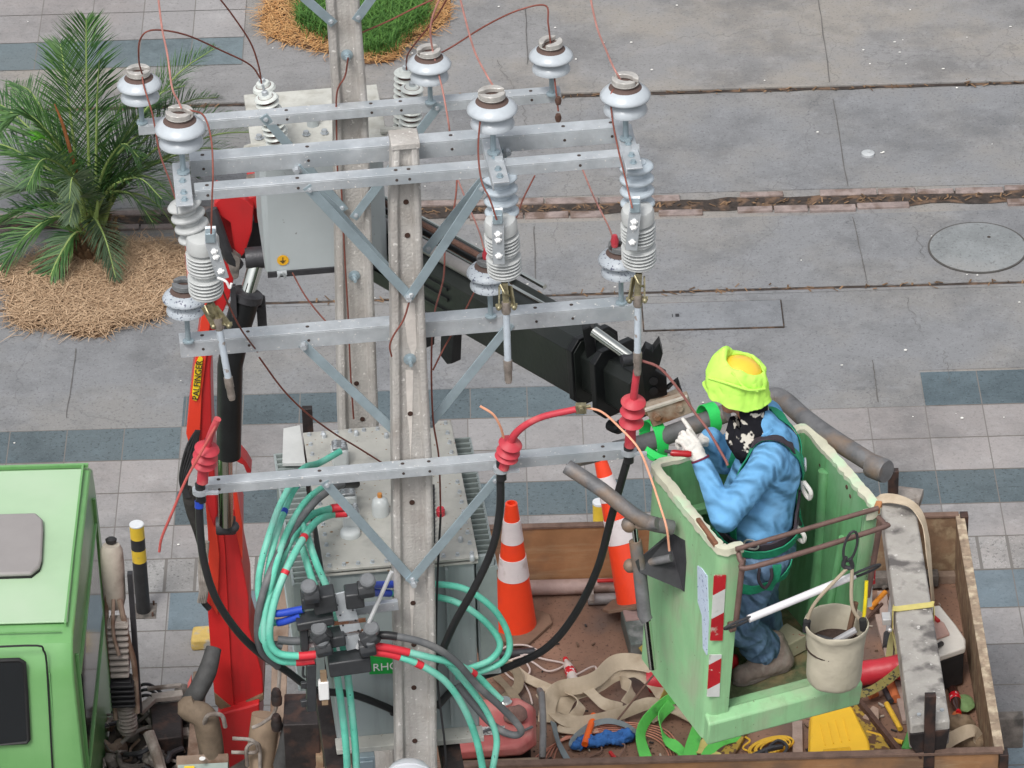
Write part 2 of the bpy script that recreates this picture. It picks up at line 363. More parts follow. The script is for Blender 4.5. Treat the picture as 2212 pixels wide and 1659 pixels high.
# rectangular access cover
c=[G(1388,660),G(1683,648),G(1680,708),G(1390,716)]
ac=thing('access_cover',(c[0]+c[2])/2*V((1,1,0)) if False else V(((c[0].x+c[2].x)/2,(c[0].y+c[2].y)/2,0)),'long rectangular concrete access cover with small black slot beside the groove','access cover')
x0,x1=c[0].x,c[1].x+.005; y0,y1=c[2].y,c[0].y
MB().box(((x0+x1)/2,(y0+y1)/2,.006),(x1-x0+.02,y1-y0+.02,.01)).build('frame',groove,ac)
MB().box(((x0+x1)/2,(y0+y1)/2,.009),(x1-x0,y1-y0,.012)).build('lid',conc_mat('lid concrete',(.215,.225,.24),(.225,.23,.235),.4,False),ac)
g=G(1463,685); MB().box((g.x,g.y,.0155),(.028,.04,.002)).box((g.x-.035,g.y,.0155),(.006,.04,.002)).build('lifting_slot',black,ac)
g=G(1875,335); b_=MB().lathe([(.05,0),(.05,.02),(.03,.028),(.001,.028)],g,n=20).lathe([(.018,.02),(.018,.034),(.001,.034)],g,n=12).build('survey_marker',M('pale marker metal',(.5,.52,.53),.5,.2)); tag(b_,'small pale round metal stud set in the slab','ground stud')
# ================= POLES, CROSS ARMS =================
def mid(a,b): return (a+b)*.5
def pole(name,label,prof,d,depth,topz,holes,bolts=()):
    # prof: list of (y_px, xl_px, xr_px) on plane d
    c=S((prof[0][1]+prof[0][2])/2,prof[0][0],d)
    t=thing(name,(c.x,c.y,0),label,'utility pole','concrete poles of the substation')
    rings=[]
    for y,l,r in prof: 
        a,b=S(l,y,d),S(r,y,d); z=(a.z+b.z)/2
        rings.append((mid(a,b),(b-a).length,z))
    rings[0]=(rings[0][0],rings[0][1],topz)
    last=rings[-1]; pr=rings[-2]
    k=(last[0]-rings[0][0]); sl=V((0,0,0))
    ctr=last[0]; rings.append((V((ctr.x,ctr.y,0)),last[1]*1.12,-.3))
    vs=[];fs=[]; n=0
    x0=rings[0][0].dot(SX)
    for c_,w_,z in rings:
        o=V((c_.x,c_.y,z)); h=depth*(.8+.2*w_/rings[-1][1]); fl=.028; e=.026
        # I-like section: shallow flute on the front and the back, chamfered corners
        q=w_/2; ch=.012
        sec=[(-q+ch,0),(-q+e+.006,0),(-q+e+.02,fl),(q-e-.02,fl),(q-e-.006,0),(q-ch,0),(q,ch),(q,h-ch),(q-ch,h),(q-e-.006,h),(q-e-.02,h-fl),(-q+e+.02,h-fl),(-q+e+.006,h),(-q+ch,h),(-q,h-ch),(-q,ch)]
        vs+=[o+SX*a+SY*b for a,b in sec]; n=len(sec)
    m=len(rings)
    for i in range(m-1):
        for j in range(n): fs.append((i*n+j,i*n+(j+1)%n,(i+1)*n+(j+1)%n,(i+1)*n+j))
    fs.append(tuple(range(n))); fs.append(tuple((m-1)*n+j for j in range(n)))
    mb=MB().add(vs,fs); 
    o=rings[0][0]; mb.box(V((o.x,o.y,topz+.012))+SY*depth*.45,(rings[0][1]*1.08,depth*.95,.03),SA)
    mb.build('shaft',conc_pole,t,bevel=.004)
    mh=MB()
    for x,y in holes:
        p=S(x,y,d+.0275); mh.lathe([(.013,0),(.013,.004),(.001,.004)],p-SY*-.0,-SY,n=14)
    if holes: mh.each('bolt_hole',M('hole shadow brown',(.05,.025,.018),.9),t)
    for x,y in bolts:
        mb=MB(); p=S(x,y,d+.026); mb.lathe([(.03,0),(.03,.006),(.016,.008),(.016,.03),(.009,.03),(.009,.06),(.001,.06)],p,-SY,n=12); mb.build('anchor_bolt',galvd,t)
    return t
FP=pole('utility_pole','nearer pale concrete pole whose capped top rises between the upper cross arms',[(305,847,905),(450,843,911),(640,846,917),(830,848,925),(1000,849,934),(1330,852,942),(1655,857,945)],0,.15,S(876,330,0).z+.02,[(877,436),(880,508),(886,893),(890,1085),(892,1302),(894,1392),(894,1485),(896,1600)],[(885,775)])
z=S(745,0,1.9).z
BP=pole('utility_pole','farther pale concrete pole, holding the rear cross arm and leaving the top edge',[(-60,706,776),(0,707,777),(230,722,795),(600,728,807),(905,733,818)],1.9,.17,z+.35,[(770,828),(783,905)],[(749,118),(765,595)])
# angle iron arm: L section, top flange + front flange
def arm(parent,a,b,d,w=.07,h=.07,down=True,holes=(),seat=0):
    p=S(*a,d); q=S(*b,d); z=(p.z+q.z)/2; p.z=q.z=z
    mb=MB(); th=.007
    dv=(q-p).normalized(); mb.box((p+q)/2+SY*(w/2)-V((0,0,th/2)),((q-p).length,w,th),SA)
    mb.box((p+q)/2+SY*(th/2)-V((0,0,th+(h-th)/2)),((q-p).length,th,h-th),SA)
    # bolt holes / galvanising drips as small bolts
    for f in holes: mb_=0
    o=mb.build('crossarm',galv,parent,bevel=.0015)
    hb=MB()
    for f in holes:
        pp=p.lerp(q,f); hb.lathe([(.009,0),(.009,.0015),(.001,.0015)],pp+SY*w*.55,(0,0,1),n=12,sq=1); 
        hb.lathe([(.007,0),(.007,.0015),(.001,.0015)],pp-V((0,0,h*.55)),-SY,n=12)
    if holes: hb.each('bolt_hole',M('hole dark',(.06,.045,.04),.8),o)
    return o,z,p,q
def flat(parent,a,b,da,db,w=.045,th=.008,name='brace',up=None):
    p=S(*a,da);q=S(*b,db); mb=MB(); mb.beam(p,q,th,w,up=(q-p).cross(SY)) if False else mb.beam(p,q,w,th,up=SY)
    dv=(q-p).normalized(); o=mb.build(name,galvd,parent,bevel=.0015)
    bb=MB(); bolt(bb,p+dv*.025-SY*.004,-SY,.009,.012); bolt(bb,q-dv*.025-SY*.004,-SY,.009,.012); bb.each('bolt',galv,o); return o
arm_info={}
# heights come from the photo; arms B and D run in front of the pole, A and C behind it
oA,zA,pA,qA=arm(FP,(410,345),(1350,276),.17,.085,.085,holes=(.03,.27,.5,.6,.86,.97))
oB,zB,pB,qB=arm(FP,(420,408),(1345,341),-.075,.07,.055,holes=(.03,.24,.47,.5,.9))
oC,zC,pC,qC=arm(FP,(388,738),(1374,660),.16,.085,.085,holes=(.05,.15,.28,.78,.86))
oD,zD,pD,qD=arm(FP,(425,1043),(1370,975),-.075,.07,.055,holes=(.05,.28,.47,.53,.93))
oR,zR,pR,qR=arm(BP,(298,268),(1212,203),1.83,.07,.055,holes=(.1,.35,.55,.62,.93))
flat(FP,(662,402),(890,645),-.072,-.012); flat(FP,(1046,398),(882,645),-.074,-.022)
flat(FP,(640,360),(862,608),.165,.16); flat(FP,(1093,326),(918,545),.165,.16)
flat(FP,(652,742),(862,940),.155,.155); flat(FP,(1103,700),(925,920),.155,.155)
flat(FP,(700,1040),(897,1260),-.072,-.012); flat(FP,(1076,1030),(884,1258),-.074,-.022)
flat(BP,(568,250),(745,455),1.83,1.88); flat(BP,(950,225),(763,472),1.83,1.87)
flat(BP,(640,-20),(722,52),1.86,1.88); flat(BP,(815,-20),(768,45),1.86,1.88)
# through bolts clamping arms
for par,(x,y),d in ((FP,(882,641),-.012),(FP,(893,1258),-.012),(FP,(640,365),.165),(FP,(1097,326),.165),(FP,(655,745),.155)):
    mb=MB(); bolt(mb,S(x,y,d-.012),-SY,.014,.03); mb.build('through_bolt',galv,par)
# white repair drips of mortar on the pole face
drip=M('pale mortar drips',(.60,.56,.52),.9,0,.1,20,.3)
mb=MB()
for pts in (((876,800),(893,800),(890,930),(887,1000),(884,930),(880,900)),((884,1262),(896,1262),(892,1350),(890,1400),(888,1350)),((850+20,655),(908,655),(902,740),(893,775),(880,740))):
    mb.prism([S(x,y,.0255) for x,y in pts],SY*.004)
mb.each('mortar_drip',drip,FP)
# ================= PIN INSULATORS =================
glaze=M('pale blue-grey glazed porcelain',(.46,.50,.535),.28,0,.12,7,.03,40,dirt=(.38,.42,.46),dscale=9,dlo=.55,dhi=.8,coat=.3)
glaze_o=M('speckled old porcelain',(.42,.46,.50),.4,0,.15,9,.08,60,speck=(.10,.11,.16),sscale=70,slo=.6)
neckm=M('brown unglazed neck',(.10,.065,.055),.7,0,.2,12,.2)
capm=M('grey glazed cap',(.40,.385,.36),.12,0,.25,15,.02,coat=.7)
def pin_proto(mat,k=1.0,cap=None,pinh=.18):
    t=bpy.data.objects.new('pin_insulator',None); C.objects.link(t)
    z0=pinh
    MB().lathe([(.03,0),(.03,.008),(.014,.012),(.012,z0+.03),(.001,z0+.03)],n=14).build('pin',galvd,t)
    MB().lathe([(.02*k,z0+.0),(.06*k,z0-.006),(.096*k,z0-.030),(.102*k,z0-.028),(.103*k,z0-.020),(.094*k,z0+.0),(.075*k,z0+.018),(.055*k,z0+.032),(.05*k,z0+.05)],n=48).build('lower_skirt',mat,t,ang=60)
    MB().lathe([(.045*k,z0+.045),(.08*k,z0+.058),(.110*k,z0+.044),(.117*k,z0+.046),(.119*k,z0+.053),(.113*k,z0+.064),(.100*k,z0+.078),(.083*k,z0+.090),(.070*k,z0+.096)],n=56).build('upper_skirt',mat,t,ang=60)
    MB().lathe([(.078*k,z0+.092),(.070*k,z0+.099),(.058*k,z0+.104),(.054*k,z0+.112),(.058*k,z0+.120)],n=36).build('neck',neckm,t)
    # saddle cap with a wire groove across it
    cb=MB(); r=.064*k
    for s_ in (-1,1):
        pts=[];
        for i in range(13):
            a=math.radians(-78+156*i/12)
            pts.append(V((s_*r*math.cos(a),r*math.sin(a),0)))
        inner=[V((s_*.45*r*math.cos(math.radians(-60+120*i/6)),.62*r*math.sin(math.radians(-60+120*i/6)),0)) for i in range(6,-1,-1)]
        pl=[p+V((0,0,z0+.122)) for p in pts+inner]; cb.prism(pl,(0,0,.024))
    cb.lathe([(r*.9,z0+.112),(r*1.03,z0+.118),(r*.98,z0+.124),(.6*r,z0+.112),(.01,z0+.108)],n=36)
    cb.build('saddle_cap',cap or capm,t,bevel=.004,ang=50)
    return t
def put(o,loc,rz=0,label=None,cat=None,group=None,scale=None):
    o.location=loc; o.rotation_euler=(0,0,rz)
    if scale: o.scale=(scale,)*3
    return tag(o,label,cat,group)
PI_=pin_proto(glaze); 
spots=[((307,266),1.865,zR,'pin insulator at the left tip of the rear arm, before the palm'),
 ((930,222),1.865,zR,'pin insulator on the rear cross arm just right of the farther pole'),
 ((1192,204),1.865,zR,'pin insulator at the right tip of the rear cross arm')]
def onz(x,y,z): return G(x,y,z)
ins=[]
for i,((x,y),d,z_,lb) in enumerate(spots):
    o=PI_ if i==0 else copy_tree(PI_); p=onz(x,y,z_); put(o,p,R(95)+i*.4,'pale blue-grey '+lb,'pin insulator','pale pin insulators on the upper arms',.93); ins.append(p)
for (x,y),lb,rz in (((396,372),'at the left end of the upper pair of arms',70),((1066,330),'right of the nearer pole on the upper pair of arms',100),((1352,300),'at the right end of the upper pair of arms',60)):
    o=copy_tree(PI_); p=onz(x,y,zA+.012); put(o,p,R(rz),'large pale blue-grey pin insulator '+lb,'pin insulator','pale pin insulators on the upper arms',.98); ins.append(p)
oldcap=M('dark grey old cap',(.16,.165,.17),.5,0,.2,15,.1)
PO=pin_proto(glaze_o,1.0,oldcap,.215)
for i,((x,y),lb) in enumerate((((407,738),'left'),((1060,684),'middle'),((1342,655),'right'))):
    o=PO if i==0 else copy_tree(PO); put(o,onz(x,y,zC),R(80+20*i),['speckled old pin insulator at the left end of the lower arm, beside the red boom','speckled old pin insulator on the lower arm right of the nearer pole','speckled old pin insulator near the right end of the lower arm'][i],'pin insulator','speckled pin insulators on the lower arm',.90)
# plates bridging arms A and B, carrying pin and cutout
for (x0,y0,x1,y1) in ((378,352,402,445),(1046,300,1085,395),(1334,270,1373,365)):
    a=G(x0+12,y0,zA+.008); b=G(x1-2,y1,zB+.010); 
    mb=MB(); mb.beam(a,b,.075,.008,up=(0,0,1)); 
    sd_=V((b-a)).normalized().cross(V((0,0,1))).normalized()
    mb.beam(a+sd_*.036-V((0,0,.02)),b+sd_*.036-V((0,0,.02)),.006,.04,up=(0,0,1))
    o=mb.build('bracket_plate',galv,FP,bevel=.0015); bb=MB()
    for f in (.45,.72,.88): bolt(bb,a.lerp(b,f)+V((0,0,.005)),(0,0,1),.012,.014)
    bb.each('bolt',galvd,o)
# ================= FUSE CUTOUTS =================
porc=M('white-grey porcelain',(.50,.515,.51),.35,0,.10,8,.04,dirt=(.42,.42,.41),dscale=7,dlo=.52,dhi=.75,coat=.2)
porcb=M('bluish porcelain sheds',(.46,.52,.57),.35,0,.1,8,.04,coat=.2)
brass=M('brass greenish fittings',(.30,.27,.17),.45,.7,.4,40,.2)
tubem=M('grey fuse tube',(.42,.47,.52),.35,0,.12,14,.1,speck=(.28,.25,.23),sscale=30)
def sheds(n,r0,r1,L,flare=.3):
    pr=[(.001,0),(r0*.9,0)]
    st=L/n
    for i in range(n):
        z=i*st; pr+=[(r0,z+st*.04),(r0,z+st*.18),(r1*.90,z+st*.26),(r1,z+st*.40),(r1*.99,z+st*.55),(r1*.86,z+st*.70),(r0*1.1,z+st*.82),(r0,z+st*.98)]
    return pr+[(r0*.9,L),(.001,L)]
def cutout(pts,lb,mb1,tilt=0):
    (a0,a1,b0,b1,s0,s1,h0,h1,t0,t1)=pts
    p0=S(*a0,-.06); p1=S(*a1,-.075); 
    t=thing('fuse_cutout',p0,lb,'fuse cutout','fuse cutouts hanging from the upper arms')
    # tongue
    MB().beam(p0-(p1-p0)*.35,p0+(p1-p0)*.15,.035,.01,up=(0,-1,1)).build('mounting_tongue',galv,t)
    MB().lathe(sheds(4,.044,.080,(p1-p0).length*1.02),p0,p1-p0,n=32).build('upper_insulator',mb1,t,ang=60)
    q0=S(*b0,-.145); q1=S(*b1,-.115); L=(q1-q0).length
    pr=[(.001,0),(.04,0),(.068,.012),(.076,.03),(.076,L*.22)]
    for base in (L*.26,L*.62):
        for i in range(5):
            z=base+i*L*.052; pr+=[(.054,z),(.054,z+L*.016),(.078,z+L*.020),(.081,z+L*.030),(.072,z+L*.044)]
        pr+=[(.075,base+L*.29)]
    pr+=[(.055,L*.96),(.03,L),(.001,L)]
    MB().lathe(pr,q0,q1-q0,n=36).build('fine_ribbed_insulator',porc,t,ang=40)
    # contact strap on the face, top contact
    u0=S(*s0,-.245); u1=S(*s1,-.235); mb=MB(); mb.beam(u0,u1,.055,.012,up=(0,-1,.6)); mb.beam(u0+V((0,.0,.0)),u0+V((0,.05,.045)),.05,.02); o=mb.build('contact_strap',galv,t,bevel=.002)
    bb=MB(); dd=(u1-u0)
    for f in (.28,.42,.8): bolt(bb,u0+dd*f+V((0,-.006,.006)),(0,-1,.6),.012,.012)
    bb.each('bolt',white,o)
    mb=MB(); mb.box(u0+V((0,.01,.02)),(.045,.05,.05)); mb.build('top_terminal',galvd,t,bevel=.004)
    # hinge hardware
    k0=S(*h0,-.17);k1=S(*h1,-.19); mb=MB(); d=(k1-k0)
    mb.beam(k0,k1,.03,.03); 
    for s_ in (-1,1):
        mb.beam(k0+V((s_*.025,0,-.02)),k1+V((s_*.034,-.01,0)),.008,.03)
        mb.sph(k1+V((s_*.035,-.02,0)),.013,8,6)
    mb.tube([k1+V((-.05,0,.0)),k1+V((.05,0,.0))],.01,8,False)
    mb.tube([k0+V((-.02,-.02,0)),k0+V((.0,-.05,-.03)),k0+V((.02,-.02,-.06))],.006,8)
    mb.build('hinge_hardware',brass,t)
    v0=S(*t0,-.19);v1=S(*t1,-.24); d=v1-v0
    o=MB().tube([v0,v0+d*.8],.0165,16,False).build('fuse_tube',tubem,t)
    MB().lathe([(.001,0),(.021,0),(.021,.05),(.018,.055),(.018,.10),(.014,.115),(.001,.115)],v0+d*.78,d,n=14).build('ferrule',M('stained ferrule',(.30,.26,.23),.5,.4,.3,30,.2),o)
    MB().lathe([(.001,0),(.022,0),(.022,.05),(.018,.06),(.001,.06)],v0-d*.02,d,n=14).build('ferrule',M('stained ferrule',(.3,.26,.23)),o)
    return t
cutout(((395,432),(425,520),(436,505),(447,645),(455,520),(482,602),(452,655),(478,700),(470,690),(499,850)),'left fuse cutout, leaning outward beside the red crane boom',porc)
cutout(((1079,372),(1085,468),(1080,468),(1092,600),(1075,480),(1078,570),(1090,610),(1094,660),(1093,655),(1098,812)),'middle fuse cutout with bluish sheds, just right of the nearer pole',porcb)
cutout(((1374,348),(1378,450),(1377,445),(1381,580),(1372,455),(1364,540),(1380,590),(1376,645),(1378,640),(1377,795)),'right fuse cutout hanging past the arm ends, above a red cable termination',porcb)
mb=MB().tube([S(470,600,-.3),S(488,608,-.32),S(496,622,-.32),S(500,612,-.32)],.006,8); tag(mb.build('open_hook',white),'small white hook sticking out under the left fuse cutout','hook')
# ================= REAR HV TRANSFORMER (grey tank behind farther pole) =================
tank=M('pale grey painted tank',(.42,.46,.47),.45,0,.05,3,.04,30,speck=(.2,.2,.2),sscale=22,slo=.73)
tanktop=M('spattered tank top',(.50,.50,.46),.75,0,.15,7,.2,60,dirt=(.34,.33,.29),dscale=9,dlo=.5,dhi=.7)
c0=S(570,600,2.3)
rt=thing('pole_transformer',S(700,560,2.3),'grey steel regulator tank with ribbed bushings, bolted behind the farther pole','transformer')
zt=S(700,330,2.25).z; zb=S(700,588,2.25).z
def SP(x,d,z):  # structure-frame point
    return SO+SX*x+SY*d+V((0,0,z))
def sx(x,y,d): return (S(x,y,d)-SO).dot(SX)
xl=sx(572,560,2.25); xr=sx(838,560,2.25)
mb=MB(); mb.box(SP((xl+xr)/2,2.55,(zt+zb)/2),(xr-xl,.6,zt-zb),SA); mb.build('tank',tank,rt,bevel=.03)
mb=MB(); mb.box(SP((xl+xr)/2-.0,2.55,zt+.012),(xr-xl+.06,.66,.026),SA); mb.build('lid',tanktop,rt,bevel=.004)
mb=MB(); mb.box(SP((xl+xr)/2,2.243,zb+.015),(xr-xl-.02,.012,.03),SA); mb.build('base_rail',dark,rt)
mb=MB(); mb.tube([SP(xl-.06,2.3,zt+.03),SP(xl-.02,2.28,zt+.05),SP(xl+.08,2.28,zt+.05)],.02,8); mb.tube([SP(xr+.0,2.35,zt+.05),SP(xr+.16,2.3,zt+.05),SP(xr+.18,2.3,zt+.0)],.02,8); mb.each('lifting_lug',tanktop,rt)
p=S(676,275,2.5); mb=MB(); p.z=zt+.02; mb.lathe([(.03,0),(.03,.09),(.02,.1),(.001,.1)],p,n=16); p=p+V((-.11,.08,0)); mb.lathe([(.018,0),(.018,.04),(.001,.04)],p,n=12); mb.each('filler_cap',tank,rt)
# earthing sticker
c=S(611,562,2.246); st=MB().lathe([(.03,0),(.03,.002),(.001,.002)],c,-SY,n=28).build('earth_sticker',M('orange yellow sticker',(.8,.42,.02),.5),rt)
mb=MB(); q=c-SY*.003
for w_,h_,dx,dz in ((.004,.022,0,.008),(.03,.003,0,-.003),(.02,.003,0,-.009),(.01,.003,0,-.015)): mb.box(q+V((0,0,dz)),(w_,.002,h_),SA)
mb.build('earth_symbol',black,st)
mb=MB(); q=S(609,590,2.23); mb.box(q,(.05,.03,.012),SA); mb.tube([q+V((-.02,-.01,-.02)),q+V((0,-.02,.015)),q+V((.02,-.01,-.02))],.007,8); mb.build('earth_lug',galv,rt)
def bushing(parent,base,top,r0,r1,n,mat=porc):
    L=(top-base).length
    pr=[(.001,0),(r0*.7,0)]; st=L/n
    for i in range(n): z=i*st; pr+=[(r0*.8,z+st*.30),(r1*.97,z+st*.30),(r1,z+st*.42),(r1*.9,z+st*.62),(r0*.8,z+st*.72)]
    o=MB().lathe(pr+[(r0*.7,L),(.001,L)],base,top-base,n=32).build('bushing',mat,parent,ang=35)
    MB().lathe([(r0*.86,.01),(r0*.86,L*.97)],base,top-base,n=20).build('bushing_core',gap,o)
    MB().lathe([(.016,0),(.016,.02),(.007,.025),(.007,.06),(.001,.06)],top,top-base,n=10).build('terminal',galv,o)
bw=M('white porcelain bushing',(.62,.65,.62),.3,0,.06,9,.03,coat=.3)
gap=M('brown shed gaps',(.12,.06,.05),.8)  # brown bushing core, darker than the porcelain sheds
for (bx,by),(tx,ty),dd in (((625,385),(567,178),2.32),((600,310),(573,205),2.15),((873,290),(876,150),2.62),((885,290),(890,185),2.4)):
    zbase=zt+.02; b=S(bx,by,dd); t_=S(tx,ty,dd-.0); bushing(rt,b,t_,.046,.060,9 if ty>170 else 11,bw)
mb=MB()
for x,y in ((578,318),(660,262),(700,268),(560,305)): 
    p=S(x,y,2.4); p.z=zt+.03; bolt(mb,p,(0,0,1),.015,.02)
mb.each('lid_bolt',galv,rt)
# ================= CRANE TRUCK =================
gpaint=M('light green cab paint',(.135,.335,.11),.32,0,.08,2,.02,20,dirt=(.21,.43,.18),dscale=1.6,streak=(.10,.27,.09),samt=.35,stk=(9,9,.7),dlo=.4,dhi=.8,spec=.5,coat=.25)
grub=M('black window rubber',(.015,.015,.016),.6)
glass=M('dark cab glass',(.012,.015,.018),.08,0,.1,3,0,spec=.6)
hatchm=M('grey roof hatch',(.28,.265,.26),.6,0,.06,3,.05)
dusty=M('dusty engine metal',(.17,.15,.135),.85,.1,.35,14,.4,50,dirt=(.07,.065,.06),dscale=10)
dusty2=M('pale dusty metal',(.30,.27,.245),.85,.1,.25,14,.4,50,dirt=(.15,.12,.10),dscale=8)
dusty3=M('brown dusty frame',(.27,.20,.155),.85,.1,.25,10,.3,50,dirt=(.15,.09,.06),dscale=7)
ply=M('orange plywood wall',(.36,.19,.09),.75,0,.2,4,.2,40,dirt=(.20,.12,.075),dscale=3,streak=(.48,.36,.22),samt=.5,stk=(2,3,16))
plyd=M('aged plywood wall',(.22,.14,.085),.85,0,.3,8,.4,50,dirt=(.32,.24,.15),dscale=12)
floorm=M('rusty bed floor',(.25,.145,.10),.8,.1,.25,3,.3,40,dirt=(.14,.10,.085),dscale=2.2,speck=(.12,.07,.05),sscale=50)
edgem=M('rusty steel edge',(.20,.13,.10),.75,.3,.3,12,.3)
blksteel=M('black stake steel',(.03,.025,.025),.6,.3,.4,8,.2,50,dirt=(.08,.045,.035),dscale=9)
T=thing('crane_truck',(-1,23,0),'light green cab truck with rusty plywood-sided bed full of line tools','truck')
zr=2.62
# cab body: rounded shell, X from -4.9 to rear face
def cabsec(x,rearoff=0):
    # profile in Y-Z (near side to far side)
    yn,yf=21.68,23.70
    pr=[(yn+.10,.35),(yn-.03,1.1),(yn,1.75),(yn+.045,2.40),(yn+.075,2.52),(yn+.13,2.59),(yn+.22,zr-.008),(22.7,zr+.012),(yf-.16,zr-.005),(yf-.05,2.56),(yf,2.42),(yf+.05,1.75),(yf+.05,1.0),(yf,.35)]
    return [V((x,y,z)) for y,z in pr]
secs=[cabsec(x) for x in (-5.0,-3.6,-2.55,-2.505)]
secs[-1]=[V((-2.485 if p.z>2 else -2.47,22.69+(p.y-22.69)*.985,p.z-.012 if p.z>2.3 else p.z)) for p in secs[-1]]
n=len(secs[0]); vs=[p for s_ in secs for p in s_]; fs=[]
for i in range(len(secs)-1):
    for j in range(n): fs.append((i*n+j,i*n+(j+1)%n,(i+1)*n+(j+1)%n,(i+1)*n+j))
fs+= [tuple(range(n)),tuple((len(secs)-1)*n+j for j in range(n))]
cab=MB().add(vs,fs).build('cab',gpaint,T,bevel=.012,ang=25)
fp_=M('sky-lit roof paint',(.37,.54,.345),.45,0,.07,2,.02,20,dirt=(.43,.56,.40),dscale=1.6,dlo=.4,dhi=.8,coat=.15)  # paler than the cab sides: sky reflection put into the paint colour
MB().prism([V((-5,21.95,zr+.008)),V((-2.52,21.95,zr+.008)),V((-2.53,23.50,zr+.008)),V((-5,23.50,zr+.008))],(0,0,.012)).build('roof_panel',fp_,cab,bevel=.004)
# roof seam ridges
mb=MB(); mb.beam((-2.53,21.92,zr+.022),(-2.53,23.55,zr+.020),.012,.012); mb.beam((-5,21.87,zr+.010),(-2.55,21.87,zr+.010),.008,.008); mb.beam((-5,23.56,zr+.004),(-2.5,23.56,zr+.004),.02,.02); mb.each('roof_seam',gpaint,cab)
# roof hatch
hp=[G(-60,1120,zr+.03),G(78,1116,zr+.03),G(93,1130,zr+.03),G(94,1150,zr+.03),G(91,1215,zr+.03),G(86,1232,zr+.03),G(68,1246,zr+.03),G(-60,1250,zr+.03)]
MB().prism(hp,(0,0,.03)).build('roof_hatch',hatchm,cab,bevel=.012)
MB().prism([p-V((0,0,.02)) for p in hp],(0,0,.022)).build('hatch_seal',grub,cab)
# side: door seam and window on near side (plane Y ~21.67)
def cs(x,y,dy=0): 
    p=A(x,y,21.66); return V((p.x,21.68-.035+dy if p.z<2.2 else 21.70+dy,p.z))
seam=[cs(-20,1413,.02),cs(78,1410,.03),cs(92,1420,.02),cs(99,1445,.0),cs(106,1550,.0),cs(114,1680,.0)]
seam=[V((p.x,21.672+max(0,(p.z-1.75))*.068-.004,p.z)) for p in seam]
MB().tube(seam,.006,6,True,3).build('door_seam',grub,cab)
wn=[(-20,1438),(40,1436),(51,1442),(56,1500),(62,1600),(57,1606),(-20,1612)]
wp=[A(x,y,21.67) for x,y in wn]; wp=[V((p.x,21.67+max(0,(p.z-1.75))*.068-.006,p.z)) for p in wp]
MB().prism(wp,(0,.02,0)).build('side_window',glass,cab)
MB().tube(wp+[wp[0]],.012,6,False).build('window_rubber',grub,cab)
mb=MB(); mb.beam((-5,21.655,1.70),(-2.47,21.655,1.70),.01,.012); mb.beam((-2.62,21.67,1.0),(-2.62,21.72,2.45),.006,.008); mb.each('body_crease',M('green crease',(.16,.38,.14),.4),cab)
# rear wall: windows and ribs seen edge-on
mb=MB(); mb.box((-2.474,22.69,1.95),(.008,1.35,.60)); mb.build('rear_window',glass,cab)
mb=MB()
for y in (21.9,23.47): mb.beam((-2.465,y,.9),(-2.475,y,2.45),.02,.02,up=(1,0,0))
mb.beam((-2.468,21.95,1.62),(-2.468,23.45,1.62),.02,.02); mb.beam((-2.475,21.95,2.28),(-2.475,23.45,2.28),.02,.02); mb.build('rear_rib',gpaint,cab,bevel=.004)
# air intake stack behind the cab
inm=M('beige intake housing',(.44,.40,.34),.7,0,.15,8,.15,dirt=(.28,.25,.21),dscale=8)
a=G(243,1255,2.35); ax=-2.33
stk=MB(); stk.lathe([(.001,0),(.05,0),(.066,-.03),(.07,-.12),(.066,-.34),(.05,-.4),(.001,-.4)],(-2.350,23.02,2.42),(0,.16,1),n=22)
stack=stk.build('air_intake',inm,T,ang=50)
MB().lathe([(.03,0),(.034,.02),(.02,.03),(.001,.03)],(-2.350,23.04,2.425),(0,.2,1),n=18).build('intake_cap',black,stack)
mb=MB()
for i in range(9):
    z=1.99-i*.035; mb.box((-2.330,22.84-i*.012,z),(.125-.002*i,.10,.02),0)
mb.box((-2.330,22.86,1.84),(.10,.085,.34)); mb.build('filter_ribs',M('ribbed filter',(.33,.30,.27),.8,0,.2,10,.2),stack,bevel=.008)
mb=MB()
for i in range(5): mb.box((-2.320,22.72,1.66-i*.035),(.14,.12,.016))
mb.box((-2.320,22.73,1.59),(.11,.09,.18)); mb.build('louvre',black,stack,bevel=.005)
mb=MB()
for i in range(9): mb.lathe([(.05,0),(.062,.012),(.05,.024)],(-2.315,22.75,1.30+i*.026),n=20)
mb.lathe([(.05,0),(.05,.25),(.001,.25)],(-2.315,22.75,1.28),n=20); mb.build('bellows_pipe',dusty2,stack,ang=60)
mb=MB(); mb.tube([(-2.385,22.95,2.2),(-2.400,22.9,1.95),(-2.385,22.8,1.7),(-2.375,22.7,1.4)],.013); mb.tube([(-2.315,22.9,2.12),(-2.275,22.8,1.9),(-2.245,22.75,1.75),(-2.245,22.7,1.45)],.017); mb.tube([(-2.350,22.9,2.12),(-2.355,22.78,1.98),(-2.325,22.7,1.86)],.011); mb.each('air_pipe',dusty3,stack)
MB().beam((-2.250,22.98,2.25),(-2.245,22.85,1.35),.03,.05).build('stack_bracket',dark,stack)
# exhaust flexible pipe and muffler
ex=thing
mb=MB(); mb.tube([(-2.18,22.62,1.36),(-2.13,22.50,1.28),(-2.10,22.40,1.22)],.035); mb.tube([(-2.07,22.22,1.0),(-2.07,22.1,.98),(-2.15,21.98,.95),(-2.3,21.9,.95)],.032)
ep=mb.each('exhaust_pipe',dusty2,T)
MB().lathe([(.03,0),(.062,.03),(.066,.08),(.064,.24),(.05,.28),(.02,.30),(.001,.30)],(-2.07,22.18,1.02),(-.10,.62,.62),n=22).build('muffler',M('mottled grey muffler',(.16,.165,.18),.6,.4,.4,18,.3,60),ep,ang=60)
